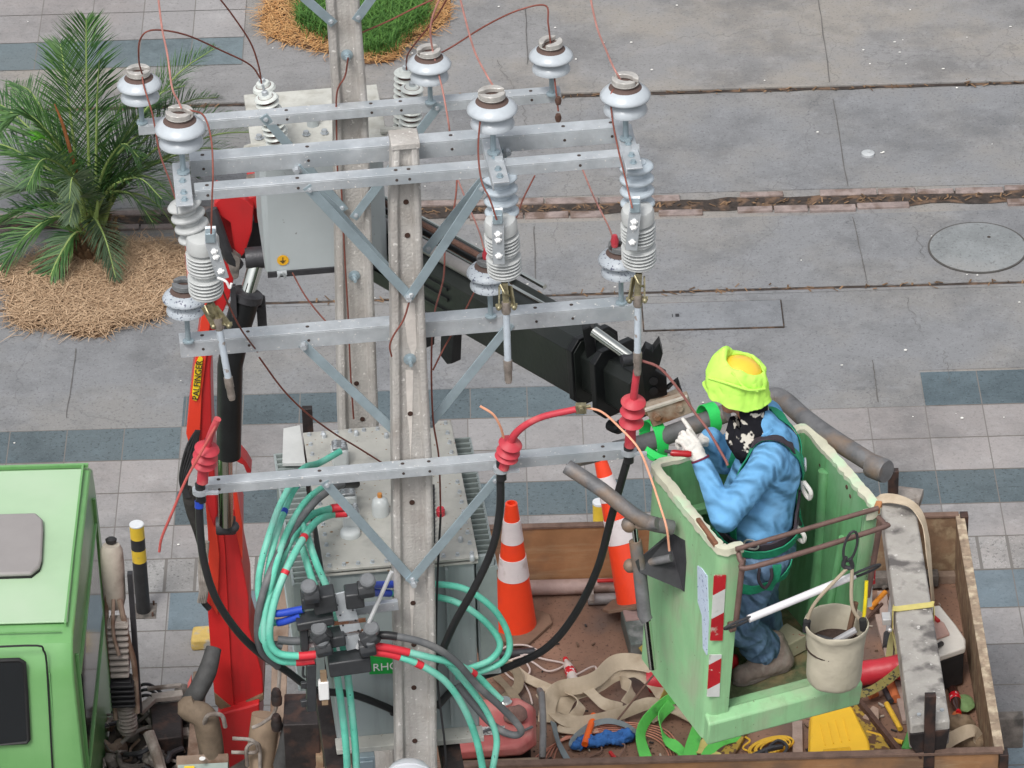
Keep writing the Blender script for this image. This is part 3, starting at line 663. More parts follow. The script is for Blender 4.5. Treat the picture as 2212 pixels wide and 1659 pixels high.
# chassis rails & clutter behind cab
mb=MB()
for y in (22.25,23.1): mb.box((0,y,.85),(6.0,.08,.22))
mb.box((-2.1,22.7,.72),(.5,1.4,.05)); chs=mb.each('chassis_rail',dusty,T,bevel=.006)
mb=MB(); mb.box((-1.93,22.68,1.12),(.075,1.62,.10)); mb.box((-1.18,22.68,1.12),(.10,1.62,.12)); mb.each('subframe_beam',dusty3,T,bevel=.006)
mb=MB(); mb.box((-2.10,22.62,1.00),(.30,.42,.20)); mb.build('battery_box',blksteel,T,bevel=.01)
mb=MB(); mb.beam((-2.24,22.72,1.12),(-2.12,22.9,1.12),.06,.03); mb.beam((-2.14,22.9,1.13),(-1.97,22.92,1.13),.08,.03); mb.box((-2.11,23.08,1.16),(.22,.10,.015)); mb.box((-2.13,23.16,1.15),(.20,.02,.03)); mb.build('bracket_frame',dusty2,T,bevel=.003)
mb=MB(); mb.box((-2.08,23.2,1.13),(.24,.06,.05)); mb.lathe([(.05,0),(.05,.03),(.03,.05),(.001,.05)],(-2.02,23.28,1.16),n=16); mb.build('valve_block',dusty,T,bevel=.003)
rc=random.Random(5)
for k in range(46):
    p0=V((rc.uniform(-2.42,-1.98),rc.uniform(21.9,22.75),rc.uniform(.85,1.15))); pts=[p0]
    for i in range(4): pts.append(pts[-1]+V((rc.uniform(-.14,.14),rc.uniform(-.14,.14),rc.uniform(-.06,.07))))
    pts=[V((min(max(p.x,-2.42),-1.98),p.y,p.z)) for p in pts]
    MB().tube(pts,rc.choice([.007,.010,.014,.02]),8,True,5).build('engine_hose',rc.choice([dusty,dusty2,dark,dusty]),T)
for k in range(30):
    mb=MB(); c=(rc.uniform(-2.42,-1.98),rc.uniform(21.85,22.75),rc.uniform(.80,1.02))
    if k%2: mb.box(c,(rc.uniform(.05,.14),rc.uniform(.04,.12),rc.uniform(.05,.14)),rc.uniform(0,1.5))
    else: mb.lathe([(.001,0),(.045,0),(.05,.02),(.05,.07),(.03,.09),(.001,.09)],c,(rc.uniform(-.3,.3),rc.uniform(-.3,.3),1),n=16)
    mb.build('engine_fitting',rc.choice([dusty,dusty2]),T,bevel=.006)
MB().lathe([(.001,0),(.05,.0),(.055,.02),(.055,.05),(.045,.06),(.001,.06)],G(340,1648,1.1),n=24).build('tank_cap',dusty2,T)
MB().tube([(-2.17,22.32,1.13),(-2.0,22.25,1.13)],[.03,.033],12,False).build('pale_canister',M('pale canister',(.6,.58,.56),.35,.3),T)
MB().tube([(-2.16,22.42,1.1),(-2.08,22.40,1.16),(-2.0,22.3,1.14),(-1.98,22.12,1.05)],.045).build('intake_hose',M('purple-grey hose',(.09,.085,.10),.6),T)
# dense grimy machinery filling the gap between cab and crane
MB().box((-2.18,22.55,1.00),(.56,1.35,.04)).build('deck_plate',M('oily deck plate',(.075,.066,.06),.85,.1,.4,12,.4,40,dirt=(.17,.145,.12),dscale=9),T)
MB().prism([G(322,1520,1.26),G(392,1512,1.26),G(394,1590,1.26),G(330,1598,1.26)],(0,0,-.16)).build('battery_box',blksteel,T,bevel=.01)
mb=MB(); mb.beam(G(300,1538,1.28),G(330,1510,1.30),.05,.03); mb.beam(G(328,1508,1.30),G(395,1500,1.30),.06,.03); mb.beam(G(318,1488,1.30),G(392,1480,1.30),.025,.02); mb.each('bracket_frame',dusty2,T,bevel=.003)
for k in range(34):
    x0=rc.uniform(228,395); y0=rc.uniform(1530,1660); z0=rc.uniform(1.06,1.2); q=[G(x0,y0,z0)]
    for i in range(3): x0+=rc.uniform(-32,32); y0+=rc.uniform(-22,26); q.append(G(min(max(x0,224),400),y0,z0+rc.uniform(-.04,.05)))
    MB().tube(q,rc.choice([.006,.009,.012,.017]),8,True,6).build('engine_hose',rc.choice([dusty,dusty2,dark,dusty,dusty3]),T)
for k in range(22):
    c=G(rc.uniform(230,392),rc.uniform(1545,1662),1.06); mb=MB()
    if k%3==0: mb.lathe([(.001,0),(.035,0),(.04,.02),(.04,.06),(.025,.08),(.001,.08)],c,(rc.uniform(-.4,.4),rc.uniform(-.4,.4),1),n=16)
    elif k%3==1: mb.box(c,(rc.uniform(.03,.10),rc.uniform(.03,.08),rc.uniform(.05,.12)),rc.uniform(0,1.5))
    else: mb.tube([c,c+V((rc.uniform(-.1,.1),rc.uniform(-.08,.08),.03))],rc.uniform(.02,.035),14,False)
    mb.build('engine_fitting',rc.choice([dusty,dusty2,dusty3]),T,bevel=.004)
for y in (1488,1500,1512): MB().tube([G(290,y,1.22),G(312,y-10,1.26),G(330,y-6,1.24),G(350,y+10,1.2)],.010,8).build('engine_hose',dark,T)
# control station at the bottom edge
a_=G(380,1632,1.62);b_=G(495,1626,1.62)
mb=MB(); mb.prism([G(380,1632,1.55),G(494,1626,1.55),G(494,1645,1.5),G(381,1651,1.5)],(0,-.0,-.30)); cst=mb.build('control_console',dusty3,T,bevel=.006)
q=[A(388,1652,21.75),A(490,1647,21.75)]
mb=MB(); mb.prism([G(384,1652,1.495),G(492,1646,1.495),G(492,1668,1.47),G(384,1674,1.47)],(0,0,-.25)); mb.build('console_face',M('grey green label face',(.30,.36,.33),.4),cst)
mb=MB(); mb.prism([G(398,1656,1.50),G(420,1655,1.50),G(420,1668,1.49),G(398,1668,1.49)],(0,0,.003)); mb.build('yellow_label',M('label yellow',(.75,.55,.03),.4),cst)
MB().lathe([(.018,0),(.018,.003),(.001,.003)],G(437,1639,1.553),n=18).build('round_decal',white,cst)
# bed
X0,X1,Y0,Y1,ZF,ZT=-1.15,2.70,21.82,24.22,1.2,1.65
bed=MB().box(((X0+X1)/2,(Y0+Y1)/2,ZF-.03),(X1-X0,Y1-Y0,.06)).build('bed_floor',floorm,T)
mb=MB(); mb.box(((X0+X1)/2,(Y0+Y1)/2,ZF-.12),(X1-X0-.1,Y1-Y0-.2,.12)); mb.build('bed_frame',blksteel,T)
def wall(name,c,s,m): 
    o=MB().box(c,s).build(name,m,T,bevel=.003); return o
zw=(ZF-.1+ZT)/2; hw=ZT-ZF+.1
wall('far_side_wall',((X0+1.62)/2,Y1,zw),(1.62-X0,.03,hw),ply)
wall('far_side_wall',((1.62+X1)/2,Y1,zw),(X1-1.62,.03,hw),plyd)
wall('tailgate',(X1,(Y0+Y1)/2,zw),(.035,Y1-Y0,hw),plyd)
wall('near_side_wall',((X0+X1)/2,Y0,zw),(X1-X0,.03,hw),ply)
wall('headboard',(X0,(Y0+Y1)/2,zw+.05),(.04,Y1-Y0,hw+.1),plyd)
mb=MB(); mb.box(((X0+X1)/2,Y1,ZT+.008),(X1-X0,.045,.018)); mb.build('wall_cap',edgem,T,bevel=.003)
mb=MB(); mb.box(((X0+X1)/2,Y0,ZT+.008),(X1-X0+.05,.05,.02)); mb.build('wall_cap',edgem,T,bevel=.003)
mb=MB(); mb.box((X1+.006,(Y0+Y1)/2,ZT+.006),(.055,Y1-Y0,.015)); mb.build('wall_cap',M('scuffed edge',(.33,.25,.18),.8,.1,.4,16,.4,60,dirt=(.6,.5,.36),dscale=14),T,bevel=.003)
mb=MB(); mb.box((X1+.03,Y0+.0,ZT-.25),(.05,.08,.5)); mb.build('corner_hinge',blksteel,T,bevel=.003)
mb=MB(); mb.box((X1+.03,Y1-.02,ZT-.1),(.05,.06,.25)); mb.build('corner_hinge',blksteel,T,bevel=.003)
# bottom rail inside far wall
mb=MB(); mb.box(((X0+X1)/2,Y1-.05,ZF+.03),(X1-X0,.06,.06)); mb.build('floor_rail',dusty3,T,bevel=.004)
for x,yt,yb,Y in ((1930,1015,1062,Y1+.03),(2010,1500,1630,Y0-.0),(663,880,935,Y1+.03)):
    p=A(x,yt,Y); mb=MB(); mb.box((p.x,Y,(p.z+1.2)/2),(.062,.045,p.z-1.2)); mb.build('stake_post',blksteel,T,bevel=.003)
# cross bars on the bed floor
mb=MB(); 
for a,b in (((1722,1560),(1724,1655)),((1905,1280),(1912,1330)),((1925,1300),(2005,1625)),((1900,1330),(1960,1560))):
    mb.beam(G(*a,ZF+.02),G(*b,ZF+.02),.06,.03,up=(0,0,1))
mb.each('floor_rib',M('pinkish dusty rail',(.36,.27,.23),.8,0,.2,10,.3),T,bevel=.003)
# wheels (below, mostly unseen)
tyre=M('tyre rubber',(.02,.02,.02),.85)
for x in (-3.9,1.4):
    for y in (21.95,23.45):
        o=MB().lathe([(.22,-.12),(.42,-.13),(.47,-.09),(.47,.09),(.42,.13),(.22,.12)],(x,y,.47),(0,1,0),n=32).build('wheel',tyre,T)
        MB().lathe([(.001,-.1),(.22,-.1),(.22,.1),(.001,.1)],(x,y,.47),(0,1,0),n=24).build('rim',dusty2,o)
# ================= LOADER CRANE =================
red=M('red crane paint',(.50,.017,.02),.42,0,.12,3,.05,30,dirt=(.42,.02,.022),dscale=3,dlo=.5,dhi=.7,streak=(.24,.02,.018),samt=.5,stk=(9,9,.8),spec=.5,coat=.15)
redo=M('orange-red cheek and lit boom paint',(.68,.05,.025),.42,0,.08,3,.05,30,coat=.15)
dirtbase=M('greasy brown base',(.15,.10,.06),.8,0,.3,8,.3)
chrome=M('chrome rod',(.62,.64,.60),.12,1,.05,4,0)
cylb=M('black cylinder paint',(.011,.012,.013),.38,.1,.3,8,.1,50)
cg=M('dark green-black boom',(.017,.021,.019),.40,.1,.25,4,.1,40,dirt=(.030,.033,.030),dscale=3,dlo=.5,dhi=.75)
YC=22.75
K=thing('loader_crane',(-1.7,22.9,1.15),'red knuckle-boom loader crane reaching from behind the green cab to the work basket','crane')
def pz(pts,Y,th,name,mat,parent=None,bev=.008,ang=30):
    return MB().prism([A(x,y,Y) for x,y in pts],(0,th,0)).build(name,mat,parent or K,bevel=bev,ang=ang,smooth=False)
# column (tapered faceted box): cross-sections by pixel at near plane
colpts=[(453,1150),(447,1297),(459,1457),(463,1500),(500,1532),(565,1515),(569,1500),(567,1457),(539,1360),(537,1289),(522,1213),(522,1137),(506,1100),(478,1100)]
col_=pz(colpts,22.62,.34,'column',red)
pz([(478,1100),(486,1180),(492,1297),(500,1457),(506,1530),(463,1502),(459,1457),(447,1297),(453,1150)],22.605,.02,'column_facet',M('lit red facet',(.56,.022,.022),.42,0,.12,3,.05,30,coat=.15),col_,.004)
pz([(462,1495),(503,1530),(569,1500),(570,1512),(505,1560),(465,1522)],22.60,.38,'column_foot',dirtbase,K,.006)
pz([(470,1545),(560,1520),(565,1620),(480,1670)],22.55,.45,'column_base',red,K,.01)
mb=MB(); mb.tube([A(560,1655,22.2),A(575,1545,22.3)],.085,18,False); cylo=mb.build('slew_cylinder',M('dusty brown cylinder',(.27,.20,.14),.75,.1,.2,6,.2,30),K)
# side cheeks holding the cylinder foot
pz([(442,1065),(452,1060),(466,1130),(474,1200),(470,1330),(452,1300),(449,1150)],22.58,.05,'cheek_plate',redo,K,.004)
pz([(503,1060),(512,1065),(524,1137),(524,1215),(512,1160)],22.58,.05,'cheek_plate',redo,K,.004)
# inner boom
pz([(402,937),(410,857),(426,745),(436,679),(456,505),(462,445),(500,470),(513,560),(498,640),(462,720),(455,800),(458,937),(470,1110),(462,1140),(448,1100),(432,1030)],22.55,.30,'inner_boom',red,K,.01)
pz([(402,937),(410,857),(426,745),(436,679),(450,560),(455,505),(461,455),(472,480),(484,530),(476,585),(455,690),(450,735),(436,850),(432,940),(426,1020),(412,975)],22.53,.03,'boom_side_face',redo,K,.004)  # left strip brighter: top light on the red boom put into its colour
# yellow maker plate with slanted lettering
yl=M('yellow decal',(.80,.60,.03),.45); 
dp=[A(x,y,22.52) for x,y in ((415,850),(421,790),(431,768),(438,775),(431,850),(424,866),(417,864))]
dec=MB().prism(dp,(0,.008,0)).build('maker_decal',yl,K)
pa=A(427,864,22.515); pb=A(440,742,22.515); up_=(pb-pa).normalized()
sh=V((.35,0,-.0))
text_part('PALFINGER',.052,black,dec,pa+V((.004,-.003,.0)),up_,V((-1,0,0)),.001)
# shape the far part of the lettering: hidden behind cylinder in view
# elbow bracket
pz([(462,440),(478,426),(505,420),(530,432),(548,448),(544,500),(530,545),(516,562),(506,535),(498,482),(478,468)],22.42,.06,'elbow_bracket',red,K,.006)
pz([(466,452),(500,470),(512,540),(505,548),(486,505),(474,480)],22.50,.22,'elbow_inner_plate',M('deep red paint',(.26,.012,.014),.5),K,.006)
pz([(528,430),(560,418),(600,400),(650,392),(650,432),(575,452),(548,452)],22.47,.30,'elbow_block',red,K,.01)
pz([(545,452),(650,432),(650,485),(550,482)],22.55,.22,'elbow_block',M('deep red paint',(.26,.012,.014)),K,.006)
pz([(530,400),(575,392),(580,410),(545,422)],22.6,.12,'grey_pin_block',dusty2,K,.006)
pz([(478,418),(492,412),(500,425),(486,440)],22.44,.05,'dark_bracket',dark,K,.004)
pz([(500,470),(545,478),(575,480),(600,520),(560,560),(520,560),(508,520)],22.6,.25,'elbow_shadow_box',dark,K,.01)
MB().tube([A(456,452,22.4),A(470,490,22.38),A(490,545,22.38),A(515,575,22.4)],.035,10).build('hose_guard',dark,K)
pz([(478,525),(500,545),(520,560),(515,600),(505,605),(498,590)],22.36,.05,'guide_plate',dusty,K,.004)
MB().lathe([(.001,0),(.055,0),(.06,.03),(.06,.24),(.055,.27),(.001,.27)],A(530,558,22.32),(1,.1,.0),n=24).build('elbow_pin',dark,K,ang=60)
MB().tube([A(556,560,22.33),A(533,640,22.25)],.042,20,False).build('cylinder_rod',chrome,K)
o=MB().tube([A(535,632,22.25),A(515,700,22.22),A(497,790,22.2),A(494,985,22.2)],[.078,.075,.07,.068],22,False).build('lift_cylinder',cylb,K)
MB().lathe([(.07,0),(.088,.01),(.09,.05),(.07,.06)],A(536,628,22.25),A(515,700,22.22)-A(536,628,22.25),n=24).build('gland',dark,o)
mb=MB(); mb.tube([A(565,640,22.3),A(567,700,22.3),A(548,745,22.28)],.02); mb.box(A(566,690,22.3),(.05,.04,.18)); mb.box(A(505,650,22.16),(.03,.03,.2)); mb.build('cylinder_pipe',dark,o,bevel=.003)
MB().tube([A(486,975,22.25),A(488,1130,22.4)],.042,20,False).build('cylinder_rod',chrome,K)
mb=MB(); mb.lathe([(.001,-.055),(.05,-.055),(.055,-.04),(.055,.04),(.05,.055),(.001,.055)],A(488,1135,22.45),(1,0,0),n=20); mb.sph(A(504,1138,22.42),.035); mb.build('foot_pin',dark,K,ang=60)
pz([(511,985),(520,985),(533,1000),(543,1018),(542,1022),(533,1022),(526,1005),(512,998)],22.5,.12,'red_hook_bracket',red,K,.004)
pz([(440,960),(447,950),(452,962),(452,985),(442,985)],22.35,.05,'valve_block',dark,K,.004)
# hoses on the left of the boom
for k in range(5):
    o_=k*5
    MB().tube([A(424+o_*.3,930,22.4),A(404+o_*.9,965+o_,22.4),A(390+o_*.9,1020,22.38),A(391+o_*.6,1050,22.38),A(402+o_*.4,1075,22.36)],.0075,8).build('hydraulic_hose',black,K)
MB().tube([A(404,1055,22.4),A(410,1080,22.4),A(417,1110,22.4),A(428,1145,22.4),A(436,1185,22.45)],[.03,.038,.036,.03,.02],14,True,5).build('hose_sleeve',M('crumpled black sleeve',(.03,.028,.026),.8,0,.4,14,1.0,18),K)
for k in range(4):
    MB().tube([A(436+k*4,1170,22.4),A(432+k*4,1230,22.42),A(434+k*4,1275,22.42),A(430+k*4,1300,22.45)],.012,8).build('hydraulic_hose',dusty2,K)
MB().tube([A(440,1260,22.5),A(438,1295,22.5),A(452,1315,22.5)],.018).build('hydraulic_hose',black,K)
slv=M('dark ribbed sleeve',(.055,.055,.055),.7,0,.3,12,.6,20); brs=M('brown dusty sleeve',(.16,.12,.085),.85,0,.25,10,.6,18)
MB().tube([A(462,1400,22.45),A(448,1450,22.35),A(428,1490,22.3),A(410,1520,22.3)],[.045,.055,.055,.06],16).build('hose_sleeve',slv,K,ang=60)
MB().tube([A(425,1490+25,22.25),A(405,1530,22.25),A(440,1548,22.2),A(452,1590,22.2),A(462,1660,22.2)],[.05,.065,.075,.075,.07],16).build('hose_sleeve',brs,K,ang=60)
MB().tube([A(440,1565,22.14),A(450,1545,22.10),A(478,1545,22.12),A(487,1570,22.14)],.013,8).build('pipe',dusty2,K)
for a in (((502,1595),(540,1598),(555,1610),(550,1625),(500,1625)),((535,1655),(532,1620),(545,1605),(560,1612),(562,1660)),((545,1572),(570,1560),(596,1530),(605,1430),(603,1400))):
    MB().tube([A(x,y,22.1+.004*i) for i,(x,y) in enumerate(a)],.011,8).build('pipe',dusty2,K)
MB().tube([A(608,1655,22.0),A(622,1600,22.0),A(626,1545,22.05)],[.05,.05,.035],14).build('hose_sleeve',slv,K)
# things between column and transformer (x 580-720)
mb=MB(); mb.beam(A(612,1200,22.9),A(600,1560,22.4),.09,.05,up=(0,-1,0)); mb.beam(A(585,1560,22.3),A(598,1659,22.2),.09,.05,up=(0,-1,0)); mb.each('upright_frame',dusty3,T,bevel=.004)
mb=MB()
for i in range(3): mb.box(A(586+2*i,1260+36*i,22.95),(.06,.04,.05))
mb.each('relay_box',red,T,bevel=.004)
mb=MB(); mb.box(A(655,1600,22.0),(.20,.3,.45)); mb.build('tool_locker',blksteel,T,bevel=.006)
for y in (1505,1560):
    MB().lathe([(.001,0),(.03,0),(.033,.04),(.028,.06),(.001,.065)],A(598,y+15,22.0),n=16).lathe([(.028,.06),(.03,.075),(.02,.1),(.001,.1)],A(598,y+15,22.0),n=16).build('lever_knob',blksteel,T)
mb=MB(); mb.prism([G(405,1475,1.35),G(414,1455,1.35),G(412,1500,1.35),G(430,1500,1.35),G(428,1460,1.35),G(440,1460,1.35),G(436,1510,1.35),G(420,1540,1.35),G(405,1510,1.35)],(0,0,-.05)); mb.build('clevis',M('faded pink-red paint',(.50,.13,.11),.6,0,.15,8,.1),K,bevel=.004)
# outer boom
P0=A(590,400,22.3); P1=A(1300,798,20.05); P2=A(1405,862,19.75)
d=(P2-P0).normalized(); sidev=d.cross(V((0,0,1))).normalized(); upv=sidev.cross(d).normalized()
def ob(t,a,b): return P0.lerp(P1,t)+sidev*a+upv*b
# main section, octagonal profile
def boomsec(name,t0,t1,w,h,ch,mat,par=None,off=(0,0)):
    vs=[]
    for t in (t0,t1):
        for a,b in ((-w+ch,-h),(w-ch,-h),(w,-h+ch),(w,h-ch),(w-ch,h),(-w+ch,h),(-w,h-ch),(-w,-h+ch)): vs.append(ob(t,a+off[0],b+off[1]))
    return MB().add(vs,[(i,(i+1)%8,(i+1)%8+8,i+8) for i in range(8)]+[tuple(range(8)),tuple(range(15,7,-1))]).build(name,mat,par or K,bevel=.004)
OB=boomsec('outer_boom',.08,.985,.135,.175,.05,cg)
for b in (-.05,.03,.09):
    MB().beam(ob(.09,.137,b),ob(.62,.137,b),.02,.018).build('boom_rib',cylb,OB)
MB().beam(ob(.08,-.05,.20),ob(.72,-.05,.20),.07,.05).build('top_rail',cylb,OB,bevel=.004)
MB().tube([ob(.09,.10,.235),ob(.72,.10,.235)],.034,14,False).build('extension_tube',M('dirty grey tube',(.26,.25,.245),.4,.5,.2,6,.1),OB)
MB().tube([ob(.09,-.02,.26),ob(.74,-.02,.25)],.016,8,False).build('hydraulic_pipe',rust,OB)
MB().tube([ob(.30,.02,.22),ob(.86,.02,.21)],.013,10,False).build('extension_rod',chrome,OB)
MB().tube([ob(.1,-.1,.22),ob(.8,-.1,.21)],.013,10,False).build('extension_rod',chrome,OB)
for t in (.52,.60):
    mb=MB(); mb.prism([ob(t,.1,-.16),ob(t+.035,.1,-.16),ob(t+.035,.12,-.31),ob(t+.02,.12,-.33),ob(t,.12,-.30)],sidev*.06); mb.build('boom_lug',cylb,OB,bevel=.003)
for t in (.97,1.035):
    boomsec('collar',t,t+.014,.148,.188,.05,cylb,OB)
boomsec('inner_section',.98,1.12,.095,.13,.04,cg,K)
# upper jaw bracket with silver rod
B=lambda x,y,Y=19.95:A(x,y,Y)
pz([(1258,712),(1275,704),(1282,715),(1290,770),(1330,800),(1340,850),(1320,845),(1300,835),(1285,815),(1266,770)],20.0,.10,'cylinder_bracket',cylb,K,.006)
pz([(1268,704),(1292,710),(1300,760),(1310,800),(1290,810),(1270,770)],20.25,.06,'cylinder_bracket',cylb,K,.006)
MB().tube([B(1283,716),B(1362,773,19.8)],.028,16,False).build('tool_cylinder_rod',chrome,K)
MB().lathe([(.001,-.06),(.03,-.06),(.034,0),(.03,.06),(.001,.06)],B(1368,775,19.8),(1,.3,0),n=14).build('rod_eye',dark,K)
pz([(1375,790),(1395,752),(1410,760),(1425,740),(1432,765),(1425,790),(1415,800),(1440,815),(1442,868),(1425,860),(1405,862),(1392,875),(1375,880),(1362,862),(1365,820)],19.78,.07,'end_plate',cylb,K,.004)
pz([(1372,800),(1392,790),(1415,800),(1420,850),(1392,870),(1372,880)],19.95,.06,'end_plate',cylb,K,.004)
for y in (823,845): MB().lathe([(.022,0),(.022,.004),(.001,.004)],A(1412,y,19.775),(0,-1,0),n=16).build('plate_hole',black,K)
mb=MB(); mb.tube([A(1440,838,19.8),A(1462,820,19.8),A(1470,850,19.8),A(1450,865,19.8)],.014,8,False); mb.build('end_shackle',cylb,K)
# beige rusty adapter box
ab=M('rusty cream adapter',(.42,.34,.26),.75,.1,.25,8,.3,50,dirt=(.25,.12,.06),dscale=7,dlo=.5,dhi=.62)
pa_=[(1395,886),(1485,860),(1496,892),(1410,924)]
mb=MB().prism([A(x,y,19.58) for x,y in pa_],(0,.07,0)); o=mb.build('adapter_box',ab,K,bevel=.006)
bb=MB()
for x,y in ((1420,900),(1468,880)): bolt(bb,A(x,y,19.578),(0,-1,0),.018,.016)
bb.each('adapter_bolt',ab,o)
mb=MB().prism([A(x,y,19.57) for x,y in ((1393,886),(1485,857),(1485,861),(1394,890))],(0,.02,0)); mb.build('adapter_lip',M('cream edge',(.6,.55,.47),.6),o)
MB().prism([A(x,y,19.7) for x,y in ((1385,890),(1435,875),(1465,862),(1475,870),(1400,900))],(0,.1,.0)).build('adapter_top',ab,o)
mb=MB(); mb.tube([A(1318,918,19.9),A(1335,925,19.85),A(1345,915,19.85)],.03); mb.build('lower_lug',cylb,K)
# ================= BIG DISTRIBUTION TRANSFORMER =================
tk2=M('grey-green transformer paint',(.30,.34,.345),.5,0,.06,2,.04,30,dirt=(.25,.28,.285),dscale=1.5,dlo=.5,dhi=.8,streak=(.20,.22,.22),samt=.5,speck=(.5,.5,.48),sscale=30,slo=.72)
lidm=M('speckled cream transformer lid',(.43,.425,.39),.8,0,.12,4,.2,60,dirt=(.30,.30,.28),dscale=7,dlo=.5,dhi=.7,speck=(.22,.14,.08),sscale=38,slo=.68)
finm=M('grey radiator fins',(.26,.30,.29),.6,0,.12,6,.1)
ZL=4.86
def tl(x,y,z=ZL): return G(x,y,z)
def loc(p): q=p-SO; return q.dot(SX),q.dot(SY)
c1=loc(tl(700,1232)); c2=loc(tl(1043,1248)); c3=loc(tl(648,935)); 
D0=c1[1]; D1=c3[1]; XL=c1[0]; XR=c2[0]
BT=thing('distribution_transformer',SP((XL+XR)/2,(D0+D1)/2,ZL-1.05),'large grey transformer with cream bolted lid and side fins, between both poles','transformer')
LIDP=[tl(700,1232),tl(1043,1248),tl(1000,1000),tl(955,935),tl(648,935)]
mb=MB(); mb.box(SP((XL+XR)/2,(D0+D1)/2,ZL-.53),(XR-XL-.04,D1-D0-.04,1.04),SA); mb.build('tank',tk2,BT,bevel=.01)
mb=MB(); mb.box(SP((XL+XR)/2,(D0+D1)/2,ZL-.008),(XR-XL,D1-D0,.016),SA); lid=mb.build('lid',lidm,BT,bevel=.003)
mb=MB(); mb.box(SP((XL+XR)/2,(D0+D1)/2,ZL-.035),(XR-XL-.005,D1-D0-.005,.012),SA); mb.build('flange',lidm,BT,bevel=.002)
nb=11
for i in range(nb):
    for (u,v) in ((XL+.03+(XR-XL-.06)*i/(nb-1),D0+.03),(XL+.03+(XR-XL-.06)*i/(nb-1),D1-.03)):
        mb=MB(); bolt(mb,SP(u,v,ZL),(0,0,1),.0085,.014); mb.build('lid_bolt',galv,BT)
for i in range(1,13):
    for u in (XL+.03,XR-.03):
        mb=MB(); bolt(mb,SP(u,D0+.03+(D1-D0-.06)*i/13,ZL),(0,0,1),.0085,.014); mb.build('lid_bolt',galv,BT)
# white side shelf at upper left, radiator fins at both sides
mb=MB(); a=[G(612,925,ZL-.05),G(648,918,ZL-.05),G(660,1000,ZL-.05),G(610,1000,ZL-.05)]; mb.prism(a,(0,0,-.02)); mb.build('side_shelf',M('pale side shelf',(.52,.53,.52),.6,0,.1,6,.1),BT,bevel=.002)
for side in (0,1):
    for k in range(26):
        v=D0+.04+(D1-D0-.08)*k/25; u0,u1=(XL-.15,XL-.02) if side==0 else (XR+.0,XR+.09)
        MB().box(SP((u0+u1)/2,v,ZL-.41),(abs(u1-u0),.012,.64),SA).build('radiator_fin',finm,BT)
    uu=XL-.15 if side==0 else XR+.09
    mb=MB(); mb.box(SP(uu,(D0+D1)/2,ZL-.10),(.012,D1-D0-.06,.012),SA); mb.box(SP(uu,(D0+D1)/2,ZL-.72),(.012,D1-D0-.06,.012),SA); mb.each('fin_rail',tk2,BT)
# front-face ribs and the recessed right tank corner
mb=MB(); mb.box(SP(XR-.16,D0-.004,ZL-.52),(.014,.03,.95),SA); mb.build('tank_rib',tk2,BT,bevel=.002)
mb=MB(); mb.box(SP(XR+.035,D0+.06,ZL-.36),(.09,.02,.66),SA); mb.build('corner_panel',tk2,BT,bevel=.004)
mb=MB(); mb.box(SP((XL+XR)/2,D0-.03,ZL-1.04),(XR-XL-.02,.1,.03),SA); mb.build('base_flange',lidm,BT,bevel=.003)
mb=MB(); mb.box(SP(XL+.14,D0-.06,ZL-1.13),(.11,.12,.15),SA); mb.box(SP(XL+.14,D0-.125,ZL-1.12),(.09,.01,.09),SA); mb.build('valve_box',galvd,BT,bevel=.004)
for u in (XL-.1,(XL+XR)/2-.05,XR-.28):
    MB().box(SP(u+.1,(D0+D1)/2+.0,ZL-1.13),(.10,D1-D0+.9,.12),SA).build('platform_channel',blksteel,BT,bevel=.003)
# lid fittings
wb=M('white-grey bushing glaze',(.55,.58,.58),.3,0,.06,8,.03,coat=.2)
def dome(x,y,r,h,mat=tk2,name='relief_dome'):
    p=tl(x,y); MB().lathe([(r,0),(r,h*.55),(r*.9,h*.8),(r*.5,h*.95),(.001,h)],p,n=28).build(name,mat,BT,ang=60)
dome(822,1110,.042,.10,wb); MB().lathe([(.012,0),(.012,.02),(.001,.02)],tl(822,1110)+V((0,0,.10)),n=12).build('relief_cap',M('orange cap',(.6,.25,.06),.6),BT)
dome(757,1155,.05,.035,wb,'bushing_base')
for x,y in ((735,1000),(745,1060),(752,1100),(760,1140)):
    p=tl(x,y)+V((0,0,.0)); o=MB().box(p+V((0,0,.05)),(.085,.085,.10),SA).build('bushing_block',wb,BT,bevel=.014)
    MB().box(p+V((0,0,.106)),(.075,.075,.02),SA).build('terminal_clamp',M('mottled pewter clamp',(.30,.31,.32),.4,.6,.3,30,.3),o,bevel=.006)
    mb=MB()
    for dx in (-.02,.02):
        for dy in (-.02,.02): bolt(mb,p+V((dx,dy,.116)),(0,0,1),.008,.012)
    mb.each('clamp_bolt',galv,o)
p=tl(952,1112); MB().lathe([(.022,0),(.022,.03),(.018,.035),(.018,.04),(.001,.04)],p,n=20).build('red_gauge_cap',M('red translucent cap',(.55,.03,.05),.25,coat=.5),BT)
for x,y in ((1020,1210),(995,1170),(770,940),(700,945),(835,945)):
    dome(x,y,.012,.03,galv,'lid_stud')
for x,y in ((935,1060),(936,1120)):
    mb=MB()
    for i in range(7): mb.box(tl(x,y+i*9)+V((0,0,.02)),(.02,.008,.03),SA)
    mb.each('lid_tooth',dark,BT)
# green maker plate
LB=M('bright green label',(.02,.36,.06),.4)
lp=[A(x,y,S(x,y,D0-.012).y) for x,y in ((800,1420),(905,1411),(905,1450),(800,1457))]
lp=[S(x,y,D0-.006) for x,y in ((798,1417),(912,1408),(912,1452),(798,1457))]
lab=MB().prism(lp,SY*.004).build('maker_label',LB,BT)
text_part('RHONA',.062,white,lab,S(805,1450,D0-.009),SX,(0,0,1),.001)
text_part('',.0,white,lab,(0,0,0),SX,(0,0,1)) if False else None
